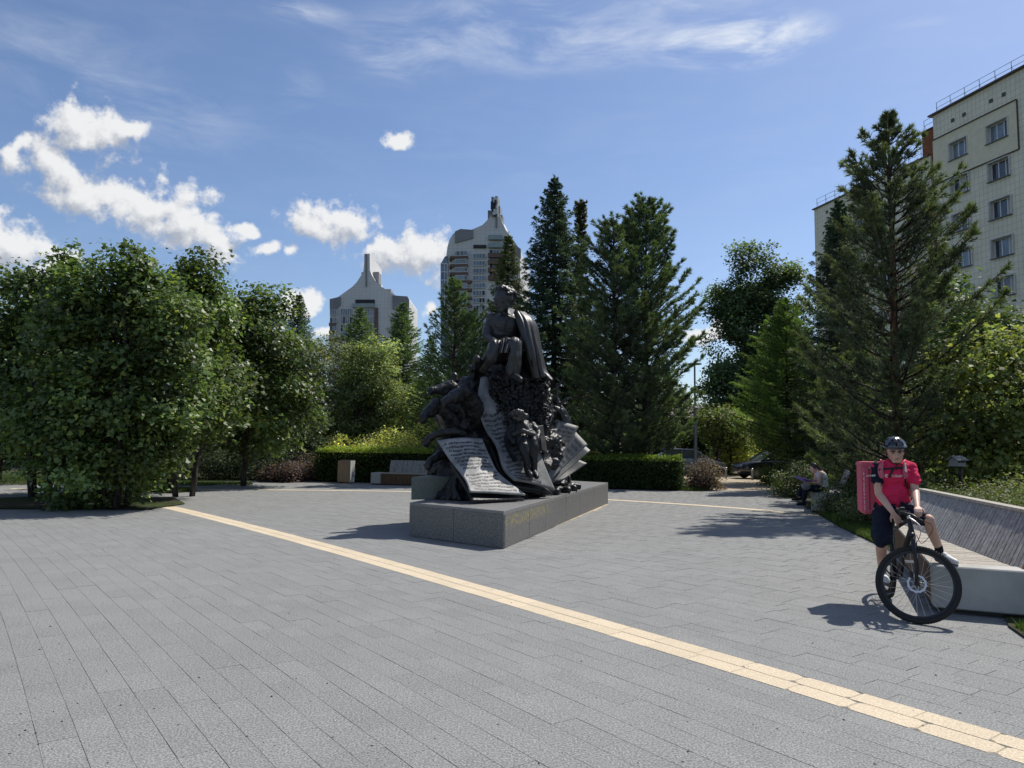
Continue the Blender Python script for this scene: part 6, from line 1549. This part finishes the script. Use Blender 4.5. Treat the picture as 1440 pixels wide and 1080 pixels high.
J = dict(pel=hip, waist=S(1255, 700, 8.0), chest=S(1256, 668, 7.98), neck=S(1258, 650, 7.96), head=S(1259, 634, 7.92),
         rs=S(1233, 656, 8.0), re=S(1235.5, 694, 7.96), rw=S(1255, 720, 7.74), ls=S(1280.5, 656, 7.98), le=S(1287, 690, 7.86), lw=S(1290, 713, 7.58),
         rh=hip + V3((-.10, .0, -.03)), rk=S(1241, 757, 7.74), ra=S(1240, 801, 8.0), lh=hip + V3((.10, -.02, -.03)), lk=S(1306, 731, 7.56), la=S(1321.5, 774, 7.74))
bd = MB(); HH = .235
yaw = math.atan2(-J['head'].x, -J['head'].y); 
MHd = Matrix.Translation(J['head']) @ Matrix.Rotation(rad(-20), 4, 'Z') @ Matrix.Rotation(rad(11), 4, 'X') @ Matrix.Rotation(rad(-3), 4, 'Y') @ Matrix.Scale(HH, 4)
put_head(head_mesh(1), MHd, bd)
bd.cone(J['head'] + V3((0, .02, -.06)), J['neck'] + V3((0, .0, -.02)), .055, .062)
bd.cone(J['neck'] + V3((0, .01, -.04)), J['chest'], .06, .08); bd.cone(J['chest'], J['waist'], .085, .08); bd.cone(J['waist'], J['pel'], .08, .09)
bd.cone(J['chest'] + V3((0, 0, .10)), J['rs'], .05, .045); bd.cone(J['chest'] + V3((0, 0, .10)), J['ls'], .05, .045)
for a in ('r', 'l'):
    bd.cone(J[a + 's'], J[a + 'e'], .048, .040); m = J[a + 'e'].lerp(J[a + 'w'], .3); bd.cone(J[a + 'e'], m, .039, .041); bd.cone(m, J[a + 'w'], .040, .026)
    bd.cone(J[a + 'h'], J[a + 'k'], .085, .056); m = J[a + 'k'].lerp(J[a + 'a'], .35) + V3((.0, .02, 0)); bd.cone(J[a + 'k'], m, .053, .056); bd.cone(m, J[a + 'a'], .055, .036)
def hand(mb, w, dirn, palm_n, curl, thumb_side, sz=1.0):
    """palm of four fingers and a thumb; dirn along the hand, palm_n out of the palm"""
    dirn = dirn.normalized(); pn = (palm_n - dirn * palm_n.dot(dirn)).normalized(); ac = dirn.cross(pn)
    for k in range(4): mb.cone(w, w + dirn * .085 * sz + ac * (.028 - .0185 * k) * sz, .021 * sz, .0135 * sz)
    for k, L in enumerate((.072, .082, .076, .058)):
        p0 = w + dirn * .088 * sz + ac * (.029 - .0195 * k) * sz; c1 = curl * .5; d1 = dirn * math.cos(c1) + pn * math.sin(c1); p1 = p0 + d1 * L * .45 * sz; d2 = dirn * math.cos(curl * 1.3) + pn * math.sin(curl * 1.3); p2 = p1 + d2 * L * .32 * sz; d3 = dirn * math.cos(curl * 2) + pn * math.sin(curl * 2); p3 = p2 + d3 * L * .25 * sz
        mb.cone(p0, p1, .0095 * sz, .0088 * sz); mb.cone(p1, p2, .0088 * sz, .008 * sz); mb.cone(p2, p3, .008 * sz, .0068 * sz)
    t0 = w + dirn * .025 * sz + ac * .024 * sz * thumb_side; t1 = t0 + (dirn * .6 + ac * .7 * thumb_side + pn * .3).normalized() * .042 * sz; t2 = t1 + (dirn * .9 + ac * .1 * thumb_side + pn * .45).normalized() * .034 * sz
    mb.cone(t0, t1, .014 * sz, .0105 * sz); mb.cone(t1, t2, .0105 * sz, .008 * sz)
hand(bd, J['rw'], V3((.30, -.25, -.62)), V3((-.1, .9, -.2)), .55, -1)
hand(bd, J['lw'], (gl - J['lw']) + V3((-.01, 0, 0)), V3((-.25, -.5, -.8)), 1.0, 1)
body = link('body', bd.remesh(.0072, 2), M_skin, cour)
# face details
for sx in (-1, 1):
    mb = MB(); mb.ball(MHd @ V3((sx * .145, -.402, -.018)), (.0135, .006, .0066)); mb.build('eye', M_eye, body)
    mb = MB(); mb.tube([MHd @ V3((sx * .055, -.465, .045)), MHd @ V3((sx * .15, -.438, .075)), MHd @ V3((sx * .25, -.372, .05))], [.0072, .008, .005], 6); mb.build('eyebrow', M_hair, body)
    mb = MB(); mb.cone(MHd @ V3((sx * .375, -.02, .10)), MHd @ V3((sx * .37, -.03, -.06)), .012, .008); mb.build('sideburn', M_hair, body)
mb = MB(); mb.tube([MHd @ V3((-.095, -.425, -.282)), MHd @ V3((0, -.446, -.278)), MHd @ V3((.095, -.425, -.285))], [.003, .0052, .003], 6); mb.build('mouth', M_lip, body)
mb = MB(); mb.ball(MHd @ V3((0, .09, .10)), (.097, .112, .10), 14, 10); mb.build('hair', M_hair, body)
# helmet: shell ribs with vents between
hel = MB(); hz = .175
def hp_(az_, el_, r=1.0):
    x, y, z = math.cos(el_) * math.sin(az_), -math.cos(el_) * math.cos(az_), math.sin(el_)
    return MHd @ V3((x * .465 * r, y * .56 * r + .04, hz + z * .49 * r))
V = []; F = []; nu_, nv_ = 72, 12
for j in range(nv_ + 1):
    e_ = rad(2 + 84 * j / nv_)
    for i in range(nu_):
        a_ = 2 * math.pi * i / nu_; V.append(hp_(a_, e_, 1 + .018 * math.cos(a_ * 9) * math.cos(e_)))
V.append(hp_(0, rad(90)))
for j in range(nv_):
    for i in range(nu_): F.append((j * nu_ + i, j * nu_ + (i + 1) % nu_, (j + 1) * nu_ + (i + 1) % nu_, (j + 1) * nu_ + i))
for i in range(nu_): F.append((nv_ * nu_ + i, nv_ * nu_ + (i + 1) % nu_, (nv_ + 1) * nu_))
M_hel = mat('glossy_black_helmet', (.016, .017, .021), .22, 0, .6, coat=.6)
hme = mesh('helmet', V, F, True); ho = link('helmet', hme, M_hel, cour); md = ho.modifiers.new('t', 'SOLIDIFY'); md.thickness = .012; md.offset = -1
M_vent = mat('helmet_vent', (.004, .004, .005), .9, spec=.1)
for e_, n_v, wv in ((26, 9, .034), (52, 7, .03), (74, 4, .022)):
    for k in range(n_v):
        a_ = 2 * math.pi * (k + (.5 if e_ == 52 else 0)) / n_v; c_ = hp_(a_, rad(e_), 1.0); up_ = (hp_(a_, rad(e_ + 9)) - hp_(a_, rad(e_ - 9))).normalized(); n_ = (c_ - (MHd @ V3((0, .03, hz)))).normalized(); rt_ = up_.cross(n_).normalized()
        MB().ball(c_, (.0095, wv * .62, .004), 10, 6, Matrix((rt_, up_, n_)).transposed()).build('vent', M_vent, ho)
mb = MB(); mb.tube([hp_(2 * math.pi * i / 28, rad(3), 1.0) for i in range(28)], .011, 7, closed=True); mb.build('helmet_rim', M_hel, ho)
mb = MB()
for sx in (-1, 1): mb.tube([MHd @ V3((sx * .42, -.20, .16)), MHd @ V3((sx * .38, -.20, -.20)), MHd @ V3((sx * .20, -.26, -.48)), MHd @ V3((0, -.30, -.545))], .0045, 5); mb.tube([MHd @ V3((sx * .42, .18, .16)), MHd @ V3((sx * .39, -.12, -.14))], .0045, 5)
mb.tube([MHd @ V3((0, -.30, -.54)), MHd @ V3((-.06, -.36, -.68)), MHd @ V3((-.04, -.40, -.80))], .005, 5); mb.build('chin_strap', M_strap, ho)
# shirt
sh = MB(); cst, wst = J['chest'], J['waist']
sh.cone(J['neck'] + V3((0, .01, -.035)), cst + V3((0, 0, .04)), .072, .15); sh.ball(cst + V3((0, 0, .02)), (.185, .135, .17), 16, 12); sh.ball(wst + V3((0, .0, .05)), (.185, .14, .16), 16, 12); sh.ball(wst + V3((0, 0, -.03)), (.185, .145, .10), 16, 12)
sh.cone(cst + V3((-.04, .01, .10)), J['rs'], .085, .060); sh.cone(cst + V3((.04, .01, .10)), J['ls'], .085, .060)
lsl = J['ls'].lerp(J['le'], .62) + V3((.008, 0, 0)); sh.cone(J['ls'], lsl, .062, .072)
so = link('shirt', sh.remesh(.011, 3, lambda co, no: wrinkle(.010, 22, (1, 1, 1.5), 6)(wrinkle(.020, 8, (1, 1, 1.8), 2)(co, no), no)), M_red, cour)
sl = MB(); sl.cone(J['rs'] + V3((.005, 0, .0)), J['rs'].lerp(J['re'], .50), .064, .068); ns = link('navy_sleeve', sl.remesh(.011, 3, wrinkle(.016, 14, (1, 1, 1), 5)), M_navy, cour)
# shorts
st_ = MB(); st_.ball(J['pel'] + V3((0, 0, .01)), (.19, .165, .13), 16, 12); st_.cone(J['pel'] + V3((-.07, 0, 0)), J['rk'] + V3((0, .01, -.01)), .125, .105); st_.cone(J['pel'] + V3((.07, -.02, 0)), J['lk'] + V3((-.03, .05, .005)), .12, .088); st_.ball(J['waist'] + V3((0, 0, -.07)), (.17, .14, .08), 14, 10)
link('shorts', st_.remesh(.011, 3, lambda co, no: wrinkle(.010, 20, (1, 1, 1), 6)(wrinkle(.024, 7, (1, 1, 1), 8)(co, no), no)), M_short, cour)
for a, toe in (('r', V3((-.03, -.20, -.03))), ('l', V3((.05, -.20, -.035)))):
    ank = J[a + 'a']; mb = MB(); mb.cone(ank + (J[a + 'k'] - ank).normalized() * (.055 if a == 'l' else .02), ank + V3((0, 0, -.03)), .042, .042); link('sock', mb.remesh(.008, 2), M_sock if a == 'l' else M_shoe, cour)
    sh_ = MB(); heel = ank + V3((0, .045, -.05)); sh_.cone(heel, heel + toe * .55 + V3((0, 0, .0)), .042, .044); sh_.cone(heel + toe * .55, heel + toe * 1.12 + V3((0, 0, -.002)), .044, .030); sh_.cone(heel + V3((0, -.01, .02)), heel + toe * .5 + V3((0, 0, .02)), .040, .036)
    s_o = link('shoe', sh_.remesh(.008, 2), M_shoe, cour)
    sb = MB(); h2 = heel + V3((0, 0, -.040)); sb.cone(h2, h2 + toe * .6, .034, .038); sb.cone(h2 + toe * .6, h2 + toe * 1.1 + V3((0, 0, .005)), .038, .028); sm = sb.remesh(.008, 2); link('sole', sm, M_sole, s_o)
# chest print and sleeve print
def decal(name, s, size, centre, xdir, ydir, target, m, parent):
    """flat lettering laid on a garment: each letter corner dropped onto the cloth"""
    me = text_mesh(s, size, align='CENTER', res=2); xd, yd = xdir.normalized(), ydir.normalized(); zd = xd.cross(yd).normalized()
    from mathutils.bvhtree import BVHTree
    bt = BVHTree.FromPolygons([v.co.copy() for v in target.data.vertices], [tuple(p.vertices) for p in target.data.polygons])
    for v in me.vertices:
        p = centre + xd * v.co.x + yd * v.co.y; hit = bt.ray_cast(p + zd * .3, -zd, .6); v.co = (hit[0] if hit[0] is not None else p) + zd * .004
    me.materials.clear(); me.update(); return link(name, me, m, parent)
M_print = mat('white_print', (.78, .78, .77), .6)
vx = V3((.93, -.35, 0)).normalized()
decal('chest_print', 'самокат', .046, S(1270, 671.5, 7.80), V3((1, -.08, -.02)), V3((0, 0, 1)), so, M_print, so)
decal('sleeve_print', 'самокат', .030, S(1226, 670, 7.90), V3((1, .0, .03)), V3((0, 0, 1)), ns, M_print, ns)
mb = MB(); cc_ = S(1252.5, 669.5, 7.80); me = None
dm = MB(); dm.tube([V3((.014 * math.cos(a), .014 * math.sin(a), 0)) for a in [2 * math.pi * i / 16 for i in range(16)]], .0045, 4, closed=True); dm.ball((0, 0, 0), .004)
from mathutils.bvhtree import BVHTree
bt = BVHTree.FromPolygons([v.co.copy() for v in so.data.vertices], [tuple(p.vertices) for p in so.data.polygons]); hit = bt.ray_cast(cc_ + V3((0, -.3, 0)), V3((0, 1, 0)), .8)
o_ = (hit[0] if hit[0] is not None else cc_) + V3((0, -.003, 0)); mm = MB(); mm.add([o_ + V3((v.x, v.z, v.y)) for v in dm.v], dm.f); mm.build('chest_emblem', M_print, so)

# ================================================================== DELIVERY BACKPACK
M_bag = mat('crimson_bag', (.60, .105, .165), .7, spec=.3, var=(3, .25, (.46, .12, .16)), bump=(25, .25, .01))
bc = S(1236, 685, 8.26); bag = thing('delivery_backpack', 'boxy crimson delivery backpack worn on the back of the courier', 'backpack', (bc.x, bc.y, bc.z - .29), rad(-14))
BW, BD_, BH = .40, .30, .57
mb = MB(); mb.box((0, 0, BH / 2), (BW, BD_, BH)); mb.build('box', M_bag, bag, world=False, bevel=.025, seg=3)
mb = MB(); mb.box((0, 0, BH - .03), (BW + .012, BD_ + .012, .05)); mb.build('lid', M_bag, bag, world=False, bevel=.012, seg=2)
mb = MB(); mb.box((-.08, -BD_ / 2 - .012, BH - .06), (.10, .006, .03)); mb.build('reflective_tab', M_grey_s, bag, world=False)
mb = MB(); mb.box((.02, -BD_ / 2 - .008, BH - .16), (.2, .02, .03)); mb.build('side_strap', M_strap, bag, world=False)
for zx in (-.13, .06): MB().tube([(zx, -BD_ / 2 - .002, .05), (zx, -BD_ / 2 - .002, BH - .08)], .006, 5).build('piping', mat('bag_piping', (.28, .03, .05), .6), bag, world=False)
me = text_mesh('САМОКАТ', .04, extrude=.001, align='CENTER', spacing=1.15); me.transform(Matrix.Translation((-BW / 2 + .026, -BD_ / 2 - .004, BH / 2 - .03)) @ Matrix.Rotation(rad(90), 4, 'X') @ Matrix.Rotation(rad(90), 4, 'Z') @ Matrix.Scale(1.9, 4, (1, 0, 0)) @ Matrix.Scale(.5, 4, (0, 1, 0))); me.materials.clear(); link('bag_lettering', me, M_print, bag, False)
def strap(name, pts, w, m, parent, th=.006):
    P = [V3(p) for p in catmull([tuple(p) for p in pts], 6)]; V = []; F = []
    for i, p in enumerate(P):
        t = (P[min(i + 1, len(P) - 1)] - P[max(i - 1, 0)]).normalized(); n = V3((p.x - J['chest'].x, p.y - J['chest'].y - .02, 0)).normalized(); s = t.cross(n).normalized(); n = s.cross(t)
        V += [p - s * w / 2, p + s * w / 2, p + s * w / 2 + n * th, p - s * w / 2 + n * th]
    for i in range(len(P) - 1):
        for j in range(4): F.append((i * 4 + j, i * 4 + (j + 1) % 4, (i + 1) * 4 + (j + 1) % 4, (i + 1) * 4 + j))
    F += [(3, 2, 1, 0), tuple(range(len(V) - 4, len(V)))]
    return link(name, mesh(name, V, F), m, parent)
def onshirt(px, py, lift=.006):
    r = ray(px, py); h = bt.ray_cast(V3((0, 0, CAM_H)), r.normalized(), 20); p = h[0] if h[0] is not None else S(px, py, 7.85); return p - r.normalized() * lift
for xs, lab in (((1240, 1239, 1239, 1240, 1237), 'r'), ((1271, 1272, 1272, 1273, 1277), 'l')):
    ys = (652, 657, 664, 672, 688); pts = [S(xs[0] - (1 if lab == 'r' else -1), 649.5, 8.08), *[onshirt(x, y, .008) for x, y in zip(xs, ys)]]
    strap('shoulder_strap', pts[:5], .058, M_bag, bag, .012); strap('grey_strap', [p + V3((0, -.016, .004)) for p in pts[1:4]], .030, M_grey_s, bag, .004)
    strap('lower_strap', [pts[4], *[onshirt(x, y, .006) for x, y in ((xs[3], 676), (xs[4], 688), (xs[4] + (-4 if lab == 'r' else 2), 697))]], .022, M_strap, bag)
strap('chest_strap', [onshirt(x, y, .016) for x, y in ((1236, 661), (1246, 659.5), (1256, 658.5), (1266, 658), (1274, 657))], .022, M_strap, bag)
strap('strap_end', [onshirt(x, y, .010) for x, y in ((1256, 660), (1253, 666), (1250.5, 672))], .020, M_strap, bag)

# ================================================================== SEATED READER
rd = thing('person', 'reader with dark ponytail in white sleeveless top bent over a folder on the bench', 'person', (7.7, 18.9, 0))
Dd = 18.9; Q = lambda x, y, d=Dd: S(1040 + x / 7.2, 630 + y / 7.2, d)
bd = MB(); hr = Q(755, 205); MHr = Matrix.Translation(hr) @ Matrix.Rotation(rad(-82), 4, 'Z') @ Matrix.Rotation(rad(38), 4, 'X') @ Matrix.Scale(.225, 4); put_head(head_mesh(1), MHr, bd)
nk, ch_, pv = Q(785, 235), Q(835, 285), Q(835, 405, 19.05)
bd.cone(hr, nk, .055, .05); bd.cone(nk, ch_, .06, .12); bd.cone(ch_, pv, .12, .13)
for dy in (-.16, .14):
    s0 = Q(800, 262) + V3((0, dy, 0)); e0 = Q(782, 345) + V3((0, dy * .9, 0)); w0 = Q(712, 348) + V3((0, dy * .35, 0)); bd.cone(s0, e0, .048, .038); bd.cone(e0, w0, .037, .025); hand(bd, w0, V3((-1, -dy * .6, -.15)), V3((0, -dy, .7)), .5, 1 if dy > 0 else -1, .95); bd.cone(ch_ + V3((0, 0, .08)), s0, .07, .05)
    k0_ = Q(650, 405) + V3((0, dy * .7, 0)); bd.cone(pv + V3((0, dy * .5, -.03)), k0_, .085, .06); an_ = Q(640 if dy < 0 else 615, 545 if dy < 0 else 500) + V3((0, dy * .5, 0)); bd.cone(k0_, an_, .055, .038)
rb = link('body', bd.remesh(.010, 2), M_skin, rd)
tp_ = MB(); tp_.cone(Q(795, 250), Q(838, 295), .09, .135); tp_.cone(Q(838, 295), Q(842, 385, 19.0), .135, .135); tp_.ball(Q(830, 280), (.12, .19, .12)); link('top', tp_.remesh(.014, 3, wrinkle(.02, 9)), fabric('white_top', (.66, .65, .62)), rd)
pt = MB(); pt.ball(pv, (.16, .19, .12))
for dy in (-.16, .14):
    k0_ = Q(650, 405) + V3((0, dy * .7, 0)); an_ = Q(640 if dy < 0 else 615, 540 if dy < 0 else 478) + V3((0, dy * .5, 0)); pt.cone(pv + V3((0, dy * .5, -.01)), k0_, .11, .085); pt.cone(k0_, an_, .08, .06)
link('trousers', pt.remesh(.014, 3, wrinkle(.02, 8)), M_navy, rd)
for dy, (x, y) in ((-.16, (640, 560)), (.14, (612, 515))):
    c0 = Q(x, y) + V3((0, dy * .5, 0)); c0.z = max(c0.z, .06); mb = MB(); mb.cone(c0 + V3((.05, 0, 0)), c0 + V3((-.17, -.02, -.02)), .042, .032); link('shoe', mb.remesh(.010, 2), M_sock, rd)
hr_ = MB(); hr_.ball(MHr @ V3((0, .10, .14)), (.10, .10, .105), 12, 9); hr_.cone(Q(785, 195), Q(830, 230), .05, .04); hr_.cone(Q(830, 230), Q(875, 285), .042, .028); hr_.cone(Q(875, 285), Q(888, 300), .026, .012); link('hair', hr_.remesh(.012, 1), M_hair, rb)
fo = thing('folder', 'open purple folder with white pages on the reader lap', 'folder', Q(670, 315))
f0_ = Q(670, 322); Rf = Matrix.Rotation(rad(12), 3, 'Z') @ Matrix.Rotation(rad(14), 3, 'Y')
MB().box(f0_ + V3((-.10, 0, .02)), (.30, .34, .008), Rf @ Matrix.Rotation(rad(10), 3, 'Y')).build('cover', mat('purple_plastic', (.16, .075, .52), .4), fo)
MB().box(f0_ + V3((.10, 0, -.005)), (.24, .32, .006), Rf @ Matrix.Rotation(rad(-8), 3, 'Y')).build('back_cover', mat('purple_plastic', (.16, .075, .52), .4), fo)
MB().box(f0_ + V3((.0, -.0, .016)), (.27, .30, .008), Rf).build('paper', mat('white_paper', (.68, .67, .64), .8), fo)
hb_ = thing('handbag', 'dark patterned bag on the knees of the reader', 'bag', Q(665, 385, 18.7)); mb = MB(); mb.ball(Q(672, 390, 18.68), (.12, .09, .10)); mb.cone(Q(650, 380, 18.68), Q(690, 400, 18.68), .07, .06); link('pouch', mb.remesh(.016, 2, wrinkle(.02, 10)), mat('patterned_bag', (.03, .03, .034), .7, var=(30, 1, (.28, .27, .26))), hb_)
mb = MB(); mb.tube([Q(650, 372, 18.66), Q(668, 352, 18.66), Q(692, 376, 18.66)], .007, 6); mb.build('handle', M_strap, hb_)
